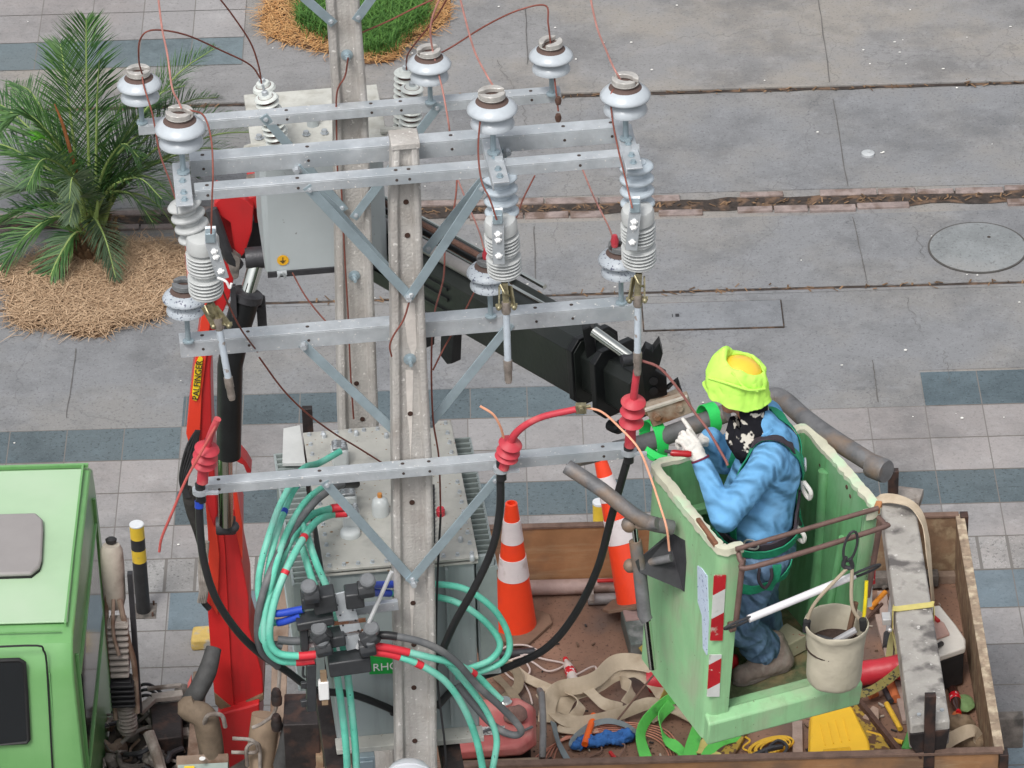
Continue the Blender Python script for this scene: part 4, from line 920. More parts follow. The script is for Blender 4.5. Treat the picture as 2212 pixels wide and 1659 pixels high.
# ================= LOW-VOLTAGE FUSE SWITCH =================
blkp=M('black moulded plastic',(.035,.037,.04),.4,0,.2,20,.05)
greyp=M('grey ribbed cap plastic',(.14,.147,.155),.5,0,.15,20,.1)
DF=-.16
SW=thing('fuse_switch',S(740,1380,DF),'black fuse switch on a drilled bracket, fed by green cables, left of nearer pole','fuse switch')
q=lambda x,y,d=DF:S(x,y,d)
mb=MB(); mb.beam(q(735,1280),q(770,1400),.095,.008,up=SY); plate=mb.build('bracket_plate',galv,SW,bevel=.001)
mb=MB()
for k in range(10): mb.lathe([(.005,0),(.005,.001),(.001,.001)],q(723+(k%2)*30+k*3,1285+k*11,DF-.006),-SY,n=8)
mb.each('drill_hole',dark,plate)
mb=MB(); mb.beam(q(745,1320,DF+.1),q(860,1305,DF+.1),.03,.05,up=(0,0,1)); mb.build('bracket_arm',galv,SW,bevel=.002)
mb=MB(); mb.tube([q(772,1400,DF-.03),q(846,1235,DF-.06)],.010,8,False); mb.build('stay_rod',M('pale rod',(.6,.61,.62),.4,.3),SW)
def body(x0,y0,x1,y1,h,name='switch_body',mat=blkp,dep=.10):
    mb=MB(); mb.beam(q(x0,y0),q(x1,y1),dep,h,up=(0,0,1)); return mb.build(name,mat,SW,bevel=.008)
body(640,1345,720,1330,.045); body(650,1295,690,1290,.06); body(675,1300,725,1290,.10); body(745,1290,785,1285,.085)
body(709,1437,800,1424,.085,dep=.10); body(700,1380,745,1372,.06)
mb=MB(); mb.beam(q(655,1345),q(658,1400),.04,.06,up=SY); mb.build('switch_handle',blkp,SW,bevel=.006)
mb=MB(); mb.beam(q(672,1430),q(672,1530),.045,.06,up=SY); mb.beam(q(650,1480),q(680,1478),.02,.035); mb.beam(q(650,1520),q(680,1515),.02,.035); mb.tube([q(655,1440),q(655,1460),q(668,1462)],.007,6); mb.build('switch_handle',blkp,SW,bevel=.006)
mb=MB(); mb.beam(q(698,1470,DF-.02),q(700,1508,DF-.02),.05,.04,up=SY); fh=mb.build('ceramic_fuse',white,SW,bevel=.005)
mb=MB(); mb.beam(q(698,1450,DF-.02),q(702,1520,DF-.02),.03,.025,up=SY); mb.build('fuse_blade',M('tan fuse blade',(.4,.28,.18),.4,.5),fh)
mb=MB(); mb.beam(q(670,1355,DF+.03),q(672,1395,DF+.03),.06,.04,up=SY); mb.build('ceramic_fuse',white,SW,bevel=.005)
for (x,y,dx,dy) in ((668,1285,-1,.05),(795,1272,1,-.05),(690,1375,-.5,.4),(695,1400,-1,.2),(803,1375,.7,-.4),(798,1398,1,-.1)):
    p=q(x,y,DF-.05); ax=SX*dx+V((0,0,-dy))
    o=MB().lathe([(.001,-.05),(.042,-.05),(.045,-.045),(.045,.02),(.04,.03),(.001,.03)],p,ax,n=8).build('cable_clamp',blkp,SW,bevel=.004)
    MB().lathe([(.001,0),(.038,0),(.040,.005),(.038,.03),(.030,.038),(.001,.038)],p+V((0,-.0,.035)),(0,-.5,1),n=20).build('ribbed_cap',greyp,o)
for y in (1355,1378):
    MB().beam(q(720 if y<1360 else 745,y-8),q(790,y-16),.02,.008,up=SY).build('copper_bar',M('copper bar',(.36,.17,.10),.4,.7),SW)
# ================= CABLES =================
gcab=M('sea-green cable sheath',(.115,.50,.37),.55,0,.22,9,.1,60,dirt=(.26,.55,.46),dscale=5,dlo=.45,dhi=.7,speck=(.03,.06,.05),sscale=60,slo=.7)
gycab=M('grey cable sheath',(.10,.105,.11),.6,0,.15,9,.1,60,dirt=(.17,.17,.17),dscale=7)
bcab=M('black cable sheath',(.018,.018,.019),.42,0,.2,8,.05,40)
redt=M('red heat-shrink tape',(.60,.03,.045),.45,0,.1,8,.05); blut=M('blue tape',(.02,.06,.42),.4,0,.1,8,.05)
def cable(pts,r,mat,label,group,name='power_cable',bands=(),ds=None,cat='cable'):
    P3=[]
    for i,p in enumerate(pts):
        d=p[2] if len(p)>2 else -.12; P3.append(S(p[0],p[1],d))
    SP_=smoothpts(P3,8); o=MB().tube(P3,r,12,True,8).build(name,mat); tag(o,label,cat,group)
    for f0,f1,bm in bands:
        a=int(f0*(len(SP_)-1)); b=max(int(f1*(len(SP_)-1)),a+1)
        bo=MB().tube(SP_[a:b+1],r*1.13,12,False).build('colour_band',bm,None); 
        l=bo.location-o.location; bo.parent=o; bo.location=l
    return o
g='green low-voltage cables on the transformer'
cable([(735,975,.9),(690,1000,.8),(652,1015,.6),(610,1080,.3),(580,1160,.1),(560,1240,0),(562,1300,-.06),(590,1325,-.1),(655,1316,-.14)],.0165,gcab,'outermost green cable arching down from the rear bushing on the left',g,bands=((.9,1,blut),))
cable([(720,1018,.9),(680,1020,.7),(640,1050,.5),(612,1110,.3),(590,1180,.1),(575,1260,0),(572,1330,-.05),(600,1345,-.1),(650,1330,-.14)],.0165,gcab,'green cable with two blue bands, looping left to the upper fuse clamp',g,bands=((.23,.25,blut),(.37,.385,blut),(.88,1,blut)))
cable([(728,1045,.75),(690,1058,.6),(655,1090,.4),(620,1150,.2),(596,1220,.0),(578,1290,-.06),(566,1340,-.1),(570,1385,-.12),(610,1395,-.13)],.0165,gcab,'green cable sweeping past the grey cable to a black sleeve',g,bands=((.93,1,gycab),))
cable([(745,1095,.5),(710,1100,.5),(662,1120,.35),(622,1180,.15),(590,1260,-.02),(572,1330,-.1),(575,1395,-.14),(600,1425,-.15),(640,1430,-.16),(680,1426,-.17)],.018,gcab,'green cable with red ends, bending widest to the lower fuse clamp',g,bands=((0,.1,redt),(.9,1,redt)))
cable([(750,1108,.5),(715,1112,.5),(680,1130,.3),(645,1180,.1),(610,1250,-.04),(588,1320,-.12),(583,1380,-.16),(600,1410,-.18),(640,1417,-.19),(682,1414,-.19)],.018,gcab,'innermost green cable with red ends and two thin red bands',g,bands=((0,.09,redt),(.30,.315,redt),(.42,.435,redt),(.91,1,redt)))
cable([(640,1155,.3),(655,1190,.2),(672,1245,.1),(700,1320,.05),(722,1420,.0),(738,1530,-.02),(748,1620,-.05),(752,1720,-.05)],.018,gcab,'left one of the two green cables dropping straight past the fuse switch',g)
cable([(640,1110,.35),(660,1150,.25),(685,1220,.12),(718,1300,.06),(742,1400,.02),(756,1500,0),(768,1620,-.03),(772,1720,-.05)],.018,gcab,'right one of the two green cables dropping straight past the fuse switch',g)
g2='green cables looping right of the nearer pole'
cable([(792,1265,-.16),(850,1262,.05),(945,1262,.14),(1010,1275,.15),(1070,1320,.14),(1100,1380,.12),(1090,1425,.1),(1040,1450,.08),(985,1462,.05)],.0165,gcab,'outer green loop that swings farthest right over the transformer side',g2,bands=((0,.13,blut),))
cable([(790,1280,-.17),(850,1282,.05),(945,1290,.14),(1000,1308,.14),(1050,1345,.13),(1080,1390,.1),(1060,1425,.08),(1010,1445,.05),(980,1452,.03)],.0165,gcab,'inner green loop nested in the widest one beside the transformer',g2,bands=((0,.12,blut),))
cable([(806,1395,-.2),(850,1402,-.2),(920,1418,-.2),(985,1435,-.17),(1030,1460,-.12),(1060,1490,-.1),(1082,1512,-.1)],.0175,gcab,'upper green cable with red sleeve ending at a cut tip above the generator',g2,bands=((0,.25,redt),(.62,.66,redt)))
cable([(806,1408,-.2),(850,1415,-.2),(905,1435,-.2),(960,1470,-.2),(1000,1525,-.18),(1030,1600,-.17),(1050,1700,-.17)],.0175,gcab,'lower green cable with red sleeve that runs down out of the photo',g2,bands=((0,.22,redt),(.32,.36,redt)))
cable([(960,1425,-.05),(1010,1480,-.06),(1050,1535,-.08),(1072,1590,-.1),(1068,1640,-.12),(1050,1720,-.14)],.0165,gcab,'thin green cable behind the others, curving down over the red generator',g2)
g3='grey cables on the transformer'
cable([(770,1045,.7),(735,1048,.6),(690,1075,.4),(650,1120,.3),(625,1160,.2),(600,1200,.05),(575,1260,-.05),(558,1330,-.1),(562,1400,-.08),(600,1440,-.02)],.0185,gycab,'thick grey cable bending down among the green ones at the left',g3,bands=((0,.1,bcab),))
cable([(806,1372,-.18),(850,1374,-.2),(920,1390,-.22),(980,1425,-.2),(1030,1480,-.16),(1085,1530,-.13),(1125,1575,-.12),(1110,1588,-.1),(1070,1570,-.08),(1030,1530,-.06),(990,1480,-.04)],.018,gycab,'long grey cable folded back in a hairpin above the generator',g3,bands=((0,.12,bcab),))
cable([(600,1382,-.13),(640,1385,-.14),(690,1378,-.16)],.02,gycab,'short grey sleeve stub entering the fuse clamp from the left',g3,name='cable_sleeve')
g4='black medium-voltage cables'
cable([(430,1082,-.14),(432,1140,-.16),(440,1210,-.18),(465,1290,-.2),(510,1360,-.15),(560,1410,-.05),(620,1450,.05),(680,1490,.15),(760,1500,.22),(840,1530,.25),(850,1540,.26)],.019,bcab,'black cable dropping from the left red termination across the crane column',g4,bands=((0.0,.03,blut),))
cable([(1081,1025,-.12),(1080,1100,-.12),(1065,1180,-.12),(1030,1260,-.1),(985,1340,-.05),(955,1405,.02),(930,1450,.1)],.0195,bcab,'black cable curving down left from the middle red termination',g4)
cable([(1358,985,-.13),(1345,1030,-.13),(1320,1120,-.1),(1290,1230,.0),(1240,1330,.15),(1180,1400,.25),(1100,1440,.35),(1040,1462,.4),(980,1490,.3),(945,1525,.2)],.0195,bcab,'long black cable swinging below the right red termination to the transformer',g4)
# ================= RED CABLE TERMINATIONS =================
redr=M('red silicone rubber',(.50,.045,.065),.5,0,.12,8,.08,40,dirt=(.58,.13,.13),dscale=7)
def term(pts,label,shed_at,r=.022,sr=.058):
    P3=[S(*p) for p in pts]; t=thing('cable_termination',P3[0],label,'cable termination','red cable terminations on the lowest arm')
    MB().tube(P3,[r*1.25,r*1.1,r*.9,r*.8,r*.8],14,True,8).build('sleeve',redr,t)
    sp=smoothpts(P3,10)
    for f in shed_at:
        i=int(f*(len(sp)-1)); d=(sp[min(i+1,len(sp)-1)]-sp[i-1])
        MB().lathe([(r*.8,-.006),(sr*.55,-.010),(sr*.98,-.018),(sr*1.02,-.014),(sr*.85,-.003),(r*1.25,.006),(r*.8,.012)],sp[i],d,n=32).build('rain_shed',redr,t,ang=60)
    return t
t1=term([(437,1042,-.16),(440,1005,-.16),(446,975,-.18),(455,940,-.2),(470,905,-.22)],'red shedded termination at the left end of the lowest arm, over the crane boom',(.34,.46,.58))
t2=term([(1088,1012,-.16),(1098,975,-.17),(1115,935,-.2),(1165,903,-.24),(1245,884,-.28)],'red shedded termination bent over to the right, middle of the lowest arm',(.20,.29,.38),.020,.056)
t3=term([(1361,962,-.16),(1363,925,-.18),(1367,880,-.2),(1371,840,-.22),(1376,800,-.22)],'red shedded termination standing upright at the right end of the lowest arm',(.36,.48,.60))
for (x,y),tt in (((433,1060),t1),((1083,1012),t2),((1358,975),t3)):
    mb=MB(); p=S(x,y,-.14); mb.tube([p+V((0,0,.04)),p-V((0,0,.06))],.024,14,False); mb.build('cable_boot',bcab,tt)
    mb=MB(); mb.lathe([(.034,-.012),(.038,-.012),(.038,.012),(.034,.012)],p,n=18); mb.box(p+V((.05,-.02,0)),(.07,.02,.012)); mb.build('clamp_ring',galv,tt)
mb=MB(); mb.box(S(1255,882,-.28),(.05,.03,.045)); bolt(mb,S(1255,882,-.30),-SY,.012,.02); bolt(mb,S(1262,878,-.29),SX,.008,.03); mb.build('line_clamp',brass,t2,bevel=.004)
# ================= THIN WIRES =================
def wire(pts,label,r=.0044,mat=copper,ends=None):
    P3=[S(*p) if len(p)==3 else p for p in pts]; return tag(MB().tube(P3,r,8,True,10).build('copper_wire',mat),label,'wire','loose copper wires strung over the pole arms')
D_=-.2
wire([(307,160,1.8),(300,130,1.75),(303,85,1.7),(330,65,1.7),(400,75,1.8),(480,110,2.0),(540,140,2.1),(564,172,2.15)],'red-brown wire arching from the rear left insulator to the left bushing')
wire([(465,-15,1.9),(500,30,2.0),(540,90,2.1),(558,140,2.15),(565,180,2.2)],'red-brown wire coming down from the top edge to the left bushing')
wire([(340,-20,.6),(350,60,.4),(362,120,.2),(372,190,.1),(385,218,.08),(392,235,.06)],'pink wire coming down from the top edge to the front left insulator',.0048,copperp)
wire([(307,165,1.8),(312,190,1.75),(330,250,1.6),(345,330,1.3),(370,400,.9),(390,470,.5),(403,545,.3),(405,600,.16)],'wire dropping from the rear left insulator past the arm tips to the speckled one')
wire([(410,238,.05),(440,250,.0),(456,300,-.1),(460,370,-.22),(458,430,-.27),(456,505,-.29)],'wire looping from the front left insulator down to the left cutout')
wire([(990,-20,.9),(1005,40,.6),(1025,110,.3),(1050,160,.1),(1068,190,.06),(1075,205,.05)],'pink wire coming down from the top edge to the front middle insulator',.0048,copperp)
wire([(1049,200,.05),(1040,240,-.05),(1033,320,-.12),(1040,390,-.2),(1058,430,-.26),(1073,475,-.29)],'wire bowing from the front middle insulator to the middle cutout')
wire([(1272,-20,.9),(1290,60,.6),(1310,110,.3),(1325,145,.1),(1345,180,.06),(1350,188,.05)],'pink wire coming down from the top edge to the front right insulator',.0048,copperp)
wire([(1352,190,.05),(1322,198,.0),(1322,250,-.05),(1335,320,-.12),(1352,390,-.2),(1366,450,-.29)],'wire dropping from the front right insulator to the right cutout')
wire([(955,-12,1.8),(940,20,1.8),(930,60,1.8),(935,110,1.8),(955,190,1.7),(968,260,1.6),(972,290,1.6)],'pink wire falling over the rear insulator right of the farther pole',.0046,copperp)
wire([(970,-10,2.2),(940,40,2.3),(900,90,2.4),(880,120,2.5),(878,150,2.6)],'short wire from the top edge to the right-hand bushing')
wire([(778,72,2.1),(840,45,2.1),(900,15,2.1),(960,-12,2.1)],'dark wire rising right from the farther pole across the grass')
wire([(945,118,1.9),(978,100,2.0),(1050,55,1.95),(1120,22,1.9),(1178,12,1.9),(1184,50,1.85),(1189,90,1.82),(1198,170,1.75),(1206,240,1.6)],'wire humped over the rear right insulator and hanging below it')
wire([(752,125,1.86),(745,165,1.86),(728,200,1.86),(727,280,1.87),(730,400,1.87)],'earth wire fixed down the face of the farther pole')
wire([(737,400,1.88),(745,560,1.88),(752,680,1.88),(757,800,1.88),(764,905,1.88)],'lower earth wire running down the farther pole to the transformer')
wire([(885,648,-.03),(872,690,-.05),(850,725,-.06),(842,748,-.06),(846,770,-.06)],'short curled wire end hanging on the face of the nearer pole')
wire([(632,590,2.2),(660,640,1.9),(700,690,1.6),(750,740,1.2)],'wire from the earth lug of the rear tank down to the lower arm')
wire([(560,772,.3),(610,840,.35),(660,890,.4),(720,935,.5),(770,965,.6),(826,1000,.7)],'long diagonal wire crossing from the lower arm to the transformer lid')
wire([(988,360,1.2),(985,420,1.1),(975,480,1.0),(962,520,.9),(958,600,.7),(938,680,.4),(932,770,.2),(935,900,.1),(948,990,.1),(952,1110,.1)],'dark wire running down right beside the nearer pole to the lid')
wire([(952,1110,.1),(945,1250,.05),(942,1400,.02),(948,1500,.02),(960,1600,.0),(968,1700,.0)],'dark wire along the right edge of the nearer pole down past the generator',.0055,black)
wire([(1155,380,1.2),(1130,430,1.0),(1110,480,.8),(1060,560,.6),(1000,680,.35),(960,750,.2),(935,800,.15)],'thin wire slanting down left behind the middle cutout')
wire([(1258,365,.8),(1285,430,.5),(1315,490,.3),(1325,520,.2)],'pink wire end behind the right cutout, tied to the speckled insulator',.0042,copperp)
wire([(990,390,.8),(1010,440,.5),(1035,500,.3),(1046,540,.2)],'pink wire tied to the middle speckled insulator',.0042,copperp)
wire([(472,600,-.1),(490,650,-.1),(520,710,-.05),(556,760,.2)],'wire passing behind the left cutout toward the lower arm')
wire([(408,600,.16),(404,570,.2),(402,550,.2)],'short red tie on the left speckled insulator',.008,copperp)
wire([(470,912,-.22),(455,940,-.24),(430,985,-.26),(400,1040,-.27),(375,1100,-.28),(350,1160,-.28),(344,1192,-.28)],'red wire trailing down left from the left termination over the paving',.0065,M('red wire',(.45,.09,.08),.5))
orw=M('bright new copper',(.78,.38,.24),.4,.2,.1,20,0)
wire([(1262,880,-.28),(1300,890,-.3),(1340,925,-.35),(1380,970,-.45),(1405,1030,-.6),(1425,1090,-.72),(1440,1140,-.8),(1446,1190,-.82)],'bright copper wire arcing from the clamp down over the basket wall',.0055,orw)
wire([(1037,877,-.2),(1065,895,-.22),(1080,920,-.22),(1088,945,-.2)],'short bright copper tail left of the bent red termination',.006,orw)
wire([(1383,778,-.22),(1425,795,-.25),(1465,840,-.3),(1500,890,-.36),(1530,930,-.42),(1565,990,-.5),(1572,1005,-.52)],'brown wire leading from the right termination across the worker to his chest',.0065,M('brown wire',(.22,.08,.07),.5))
for x,y in ((1051,548),(1328,518)):
    tag(MB().lathe([(.001,0),(.016,0),(.02,.03),(.012,.06),(.001,.06)],S(x,y+14,.16),(0,0,1),n=8).build('wire_tie',redr),'red rubber tie on the '+('middle' if x<1200 else 'right')+' speckled insulator','wire tie')
mb=MB(); 
for y in (225,262): mb.lathe([(.012,0),(.017,.02),(.012,.04)],S(1206,y,1.6),n=10)
tag(mb.build('wire_connector',rust),'dark bolted connector on the wire hanging below the rear right insulator','connector')
# ================= WORK BASKET =================
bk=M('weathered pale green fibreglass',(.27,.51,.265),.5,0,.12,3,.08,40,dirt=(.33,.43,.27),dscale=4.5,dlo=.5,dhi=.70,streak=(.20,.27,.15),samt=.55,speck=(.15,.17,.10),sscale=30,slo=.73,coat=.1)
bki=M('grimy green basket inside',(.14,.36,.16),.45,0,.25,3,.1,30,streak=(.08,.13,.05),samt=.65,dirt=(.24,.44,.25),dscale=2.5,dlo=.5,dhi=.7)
lipm=M('cream worn rim',(.58,.57,.44),.6,0,.10,9,.5,30,dirt=(.52,.66,.46),dscale=5,dlo=.5,dhi=.6)
floork=M('dirty basket floor',(.10,.12,.06),.9,0,.5,12,.4,50,dirt=(.22,.17,.09),dscale=9)
tubesteel=M('worn grey tube',(.16,.16,.165),.6,.3,.3,9,.3,60,dirt=(.24,.17,.12),dscale=5,dlo=.52,dhi=.7)
railm=M('brown rusty rail',(.16,.10,.085),.6,.3,.2,16,.2)
BC=V((1.178,18.80,0)); BA=R(21.5); BX=V((math.cos(BA),math.sin(BA),0)); BY=V((-math.sin(BA),math.cos(BA),0))
ZR=5.50; ZB=4.41; HU=.415; HW=.405
def BK(u,w,z): return BC+BX*u+BY*w+V((.078*(z-5.5),.012*(z-5.5),z))
W=thing('work_basket',BK(0,0,ZB),'pale green fibreglass work basket with cream rim, hanging from the crane arm','work basket')
def path(hu,hw,rc_,inset=0):
    # C-shape: from right lip of the opening, round right, far, left, to left lip
    hu-=inset;hw-=inset; r=max(rc_-inset,.01); P_=[]
    P_.append((HU-.085,-hw))
    for cx,cy,a0 in ((hu-r,-hw+r,-90),(hu-r,hw-r,0),(-hu+r,hw-r,90),(-hu+r,-hw+r,180)):
        for i in range(7): 
            a=R(a0+90*i/6); P_.append((cx+r*math.cos(a),cy+r*math.sin(a)))
    P_.append((-HU+.115,-hw)); return P_
def shell(inset,z0,z1,tap=.965,rows=10,flip=False):
    vs=[];fs=[];P_=path(HU,HW,.055,inset); n=len(P_)
    for k in range(rows+1):
        f=k/rows; s_=tap+(1-tap)*f
        for (x,y) in P_: vs.append(BK(x*s_,y*s_,z0+(z1-z0)*f))
    for k in range(rows):
        for j in range(n-1): fs.append((k*n+j,k*n+j+1,(k+1)*n+j+1,(k+1)*n+j))
    return vs,fs,n
TH=.03
vo,fo,n=shell(0,ZB,ZR); vi,fi,_=shell(TH,ZB,ZR); N=len(vo)
fs=[f for f in fo]+[tuple(i+N for i in f[::-1]) for f in fi]
R_=10
for j in range(n-1): fs.append((R_*n+j,R_*n+j+1,N+R_*n+j+1,N+R_*n+j)); fs.append((j,j+1,N+j+1,N+j))
for k in range(R_):
    for j in (0,n-1): fs.append((k*n+j,(k+1)*n+j,N+(k+1)*n+j,N+k*n+j))
shellob=MB().add(vo+vi,fs).build('basket_shell',bk,W,ang=30)
# inner liner, dark green, 3 mm proud
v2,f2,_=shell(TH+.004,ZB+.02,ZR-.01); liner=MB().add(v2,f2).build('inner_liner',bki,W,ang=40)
# vertical ribs pressed in the right wall and seat-like ledge on far wall
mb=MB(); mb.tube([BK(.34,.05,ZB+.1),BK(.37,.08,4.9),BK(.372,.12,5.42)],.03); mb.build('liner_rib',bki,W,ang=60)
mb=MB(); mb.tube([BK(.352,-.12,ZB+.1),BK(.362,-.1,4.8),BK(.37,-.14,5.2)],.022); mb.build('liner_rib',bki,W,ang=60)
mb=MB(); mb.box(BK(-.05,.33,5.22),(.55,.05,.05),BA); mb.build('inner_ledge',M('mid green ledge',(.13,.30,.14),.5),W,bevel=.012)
# sill below the opening
s_=.94
mb=MB(); pts=[(-HU+.14,-HW+.0),(HU-.08,-HW+.0),(HU-.08,-HW+.10),(-HU+.14,-HW+.10)]
mb.prism([BK(x*s_,y*s_,ZB+.001) for x,y in pts],(0,0,.135)); mb.build('sill',bk,W,bevel=.012)
# out-turned base apron like in the photo
mb=MB(); pts=[(-HU-.0,-HW-.06),(HU-.0,-HW-.06),(HU,-HW+.08),(-HU,-HW+.08)]
mb.add([BK(-HU*.965,-HW*.90,ZB+.155),BK(HU*.965,-HW*.90,ZB+.155),BK(HU*.975,-HW*1.06,ZB+.125),BK(-HU*.975,-HW*1.06,ZB+.125),BK(-HU*.96,-HW*.9,ZB-.0),BK(HU*.96,-HW*.9,ZB-.0),BK(HU*.965,-HW*1.05,ZB-.0),BK(-HU*.965,-HW*1.05,ZB-.0)],[(0,1,2,3),(4,7,6,5),(3,2,6,7),(0,4,5,1),(1,5,6,2),(0,3,7,4)])
mb.build('base_apron',bk,W,bevel=.01)
MB().prism([BK(x*.95,y*.95,ZB+.04) for x,y in ((-HU+.02,-HW+.02),(HU-.02,-HW+.02),(HU-.02,HW-.02),(-HU+.02,HW-.02))],(0,0,.04)).build('basket_floor',floork,W)
zf=ZB+.082
# rim lip with irregular edge
P_=path(HU+.012,HW+.012,.065); Pi=path(HU,HW,.055,TH+.006)
vs=[];fs=[]; rr=random.Random(3)
dense=[]
def dens(P_,m=6):
    o=[]
    for i in range(len(P_)-1):
        L_=math.hypot(P_[i+1][0]-P_[i][0],P_[i+1][1]-P_[i][1]); k=max(1,int(L_/.025))
        for j in range(k): o.append((i+j/k))
    o.append(len(P_)-1.0); return o
ts=dens(P_)
def pt(P_,t): i=min(int(t),len(P_)-2); f=t-i; return (P_[i][0]*(1-f)+P_[i+1][0]*f,P_[i][1]*(1-f)+P_[i+1][1]*f)
for t in ts:
    a=pt(P_,t); b=pt(Pi,t); e=rr.uniform(-.003,.004); nx,ny=a[0]-b[0],a[1]-b[1]; l=math.hypot(nx,ny) or 1; nx/=l;ny/=l
    a=(a[0]+nx*e,a[1]+ny*e)
    e2=rr.uniform(-.004,.007); b=(b[0]+nx*e2,b[1]+ny*e2)
    vs+=[BK(a[0],a[1],ZR-.024+rr.uniform(-.004,.004)),BK(a[0],a[1],ZR+.012),BK((a[0]+b[0])/2,(a[1]+b[1])/2,ZR+.016),BK(b[0],b[1],ZR+.010),BK(b[0],b[1],ZR-.012)]
m=5
for i in range(len(ts)-1):
    for j in range(m): fs.append((i*m+j,i*m+(j+1)%m,(i+1)*m+(j+1)%m,(i+1)*m+j))
fs+=[tuple(range(m)),tuple((len(ts)-1)*m+j for j in range(m))[::-1]]
lip_=MB().add(vs,fs).build('rim_lip',lipm,W,ang=50)
MB().beam(BK(-HU-.002,-.36,ZR+.012),BK(-HU+.004,-.14,ZR+.014),.022,.03,up=(0,0,1)).build('exposed_core',M('brown exposed core',(.20,.09,.05),.8,0,.3,12,.4),lip_,bevel=.004)
MB().beam(BK(HU-.03,-HW+.002,ZR+.005),BK(HU+.008,-HW+.05,ZR+.008),.03,.035,up=(0,0,1)).build('exposed_core',M('orange exposed core',(.42,.19,.08),.8,0,.3,12,.4),lip_,bevel=.004)
# recessed panel on left face and stickers
stw=M('blueish white notice',(.50,.58,.70),.5,0,.08,30,0,speck=(.2,.25,.4),sscale=60,slo=.62); 
def lf(x,y,o=.006):  # point on left/near outer faces from pixel: intersect plane of near-left pillar
    return x
def plane_pt(x,y,p0,nrm):
    r=ray(x,y); o=V((0,0,CH)); t=(p0-o).dot(nrm)/r.dot(nrm); return o+r*t
nL=-BX; nN=-BY; nLt=(BX*-1+V((0,0,-.028))).normalized(); 
# tapered wall planes
def pn_(a,b,c,o):
    n_=(b-a).cross(c-a).normalized(); return n_ if n_.dot(o)>0 else -n_
nLt=pn_(BK(-HU,-HW,ZR),BK(-HU,HW,ZR),BK(-HU*.965,0,ZB),-BX); nNt=pn_(BK(-HU,-HW,ZR),BK(HU,-HW,ZR),BK(0,-HW*.965,ZB),-BY)
pL=BK(-HU-.005,0,ZR); pN=BK(0,-HW-.005,ZR)
def onL(x,y): return plane_pt(x,y,pL,nLt)
def onN(x,y): return plane_pt(x,y,pN,nNt)
def decal(fn,pts,name,mat,parent=W,nn=None):
    q_=[fn(x,y) for x,y in pts]; return MB().prism(q_,(BX if fn is onL else BY)*.006).build(name,mat,parent,smooth=False)
decal(onL,[(1506,1222),(1515,1228),(1527,1245),(1530,1340),(1526,1415),(1518,1400),(1516,1330),(1507,1300)],'notice_sticker',stw)
rds=M('reflective red tape',(.46,.014,.022),.35,0,.15,10,.05,dirt=(.50,.42,.34),dscale=14,dlo=.60,dhi=.66,speck=(.6,.5,.4),sscale=25,slo=.68); whs=M('reflective white tape',(.62,.63,.61),.35,0,.08,10,.05,dirt=(.36,.42,.33),dscale=13,dlo=.60,dhi=.68)
def tape(y0,y1,segs):
    # vertical chevron tape on the near-left pillar front face
    xs=lambda y:(1543-(y-1240)*.058,1569-(y-1240)*.056)
    for a,b,mt in segs:
        l0,r0=xs(a);l1,r1=xs(b); decal(onN,[(l0,a+6 if a!=y0 else a),(r0,a-8 if a!=y0 else a),(r1,b-8 if b!=y1 else b),(l1,b+6 if b!=y1 else b)],'reflective_tape',mt)
tape(1243,1384,((1243,1280,rds),(1280,1331,whs),(1331,1384,rds)))
tape(1415,1505,((1415,1430,whs),(1430,1483,rds),(1483,1505,whs)))
decal(onN,[(1888,1150),(1894,1130),(1893,1170),(1886,1200)],'reflective_tape',rds) if False else None
mb=MB(); mb.box(BK(HU-.02,-HW-.012,5.18),(.022,.006,.16),BA); mb.build('reflective_tape',rds,W); mb=MB(); mb.box(BK(HU-.02,-HW-.008,5.03),(.022,.006,.12),BA); mb.build('reflective_tape',whs,W)
# bracket plate on left wall + pipework frame
plk=M('dark grey bracket plate',(.055,.055,.06),.6,.2,.3,8,.2,50)
decal(onL,[(1447,1150),(1478,1168),(1481,1215),(1477,1278),(1468,1270),(1445,1225)],'bracket_plate',plk)
def onLo(x,y,o): return plane_pt(x,y,pL-BX*o,nLt)
mb=MB(); a,b,c,d_=onL(1445,1160),onL(1475,1275),onLo(1372,1213,.22),onLo(1380,1235,.20)
mb.add([a,b,c,d_,a+V((0,.03,0)),b+V((0,.03,0))],[(0,1,3,2),(4,2,3,5),(0,2,4),(1,5,3),(0,4,5,1)]); mb.build('gusset',plk,W)
FR=thing('basket_frame',onLo(1390,1100,.2),'grey steel tube frame with rusty ends, cradling the green basket from behind','tube frame')
mb=MB(); mb.tube([onLo(1225,1008,.45),onLo(1300,1058,.33),onLo(1385,1122,.18),onLo(1452,1140,.03)],.036,16,True,4); mb.build('lower_tube',tubesteel,FR)
mb=MB(); mb.tube([onLo(1356,1133,.22),onLo(1420,1130,.12)],.03,14,False); mb.tube([onLo(1360,1225,.2),onLo(1450,1205,.05)],.02,12,False); mb.sph(onLo(1360,1133,.22),.04); mb.sph(onLo(1362,1222,.2),.035); mb.build('pivot_joint',tubesteel,FR)
mb=MB(); mb.tube([onLo(1372,1168,.2),onLo(1382,1235,.18),onLo(1392,1330,.16),onLo(1398,1340,.15)],[.03,.034,.03],14,False); lc=mb.build('levelling_cylinder',tubesteel,FR)
MB().tube([onLo(1368,1115,.21),onLo(1374,1170,.2)],.014,12,False).build('cylinder_rod',chrome,FR); MB().tube([onLo(1398,1340,.15),onLo(1410,1445,.13)],.018,12,False).build('cylinder_rod',chrome,FR)
zt_=ZR-.12
mb=MB(); mb.tube([A(1330,972,19.75),A(1400,955,19.65),A(1480,926,19.55),A(1570,892,19.5)],.046,18,True,4); mb.build('cross_tube',tubesteel,FR)
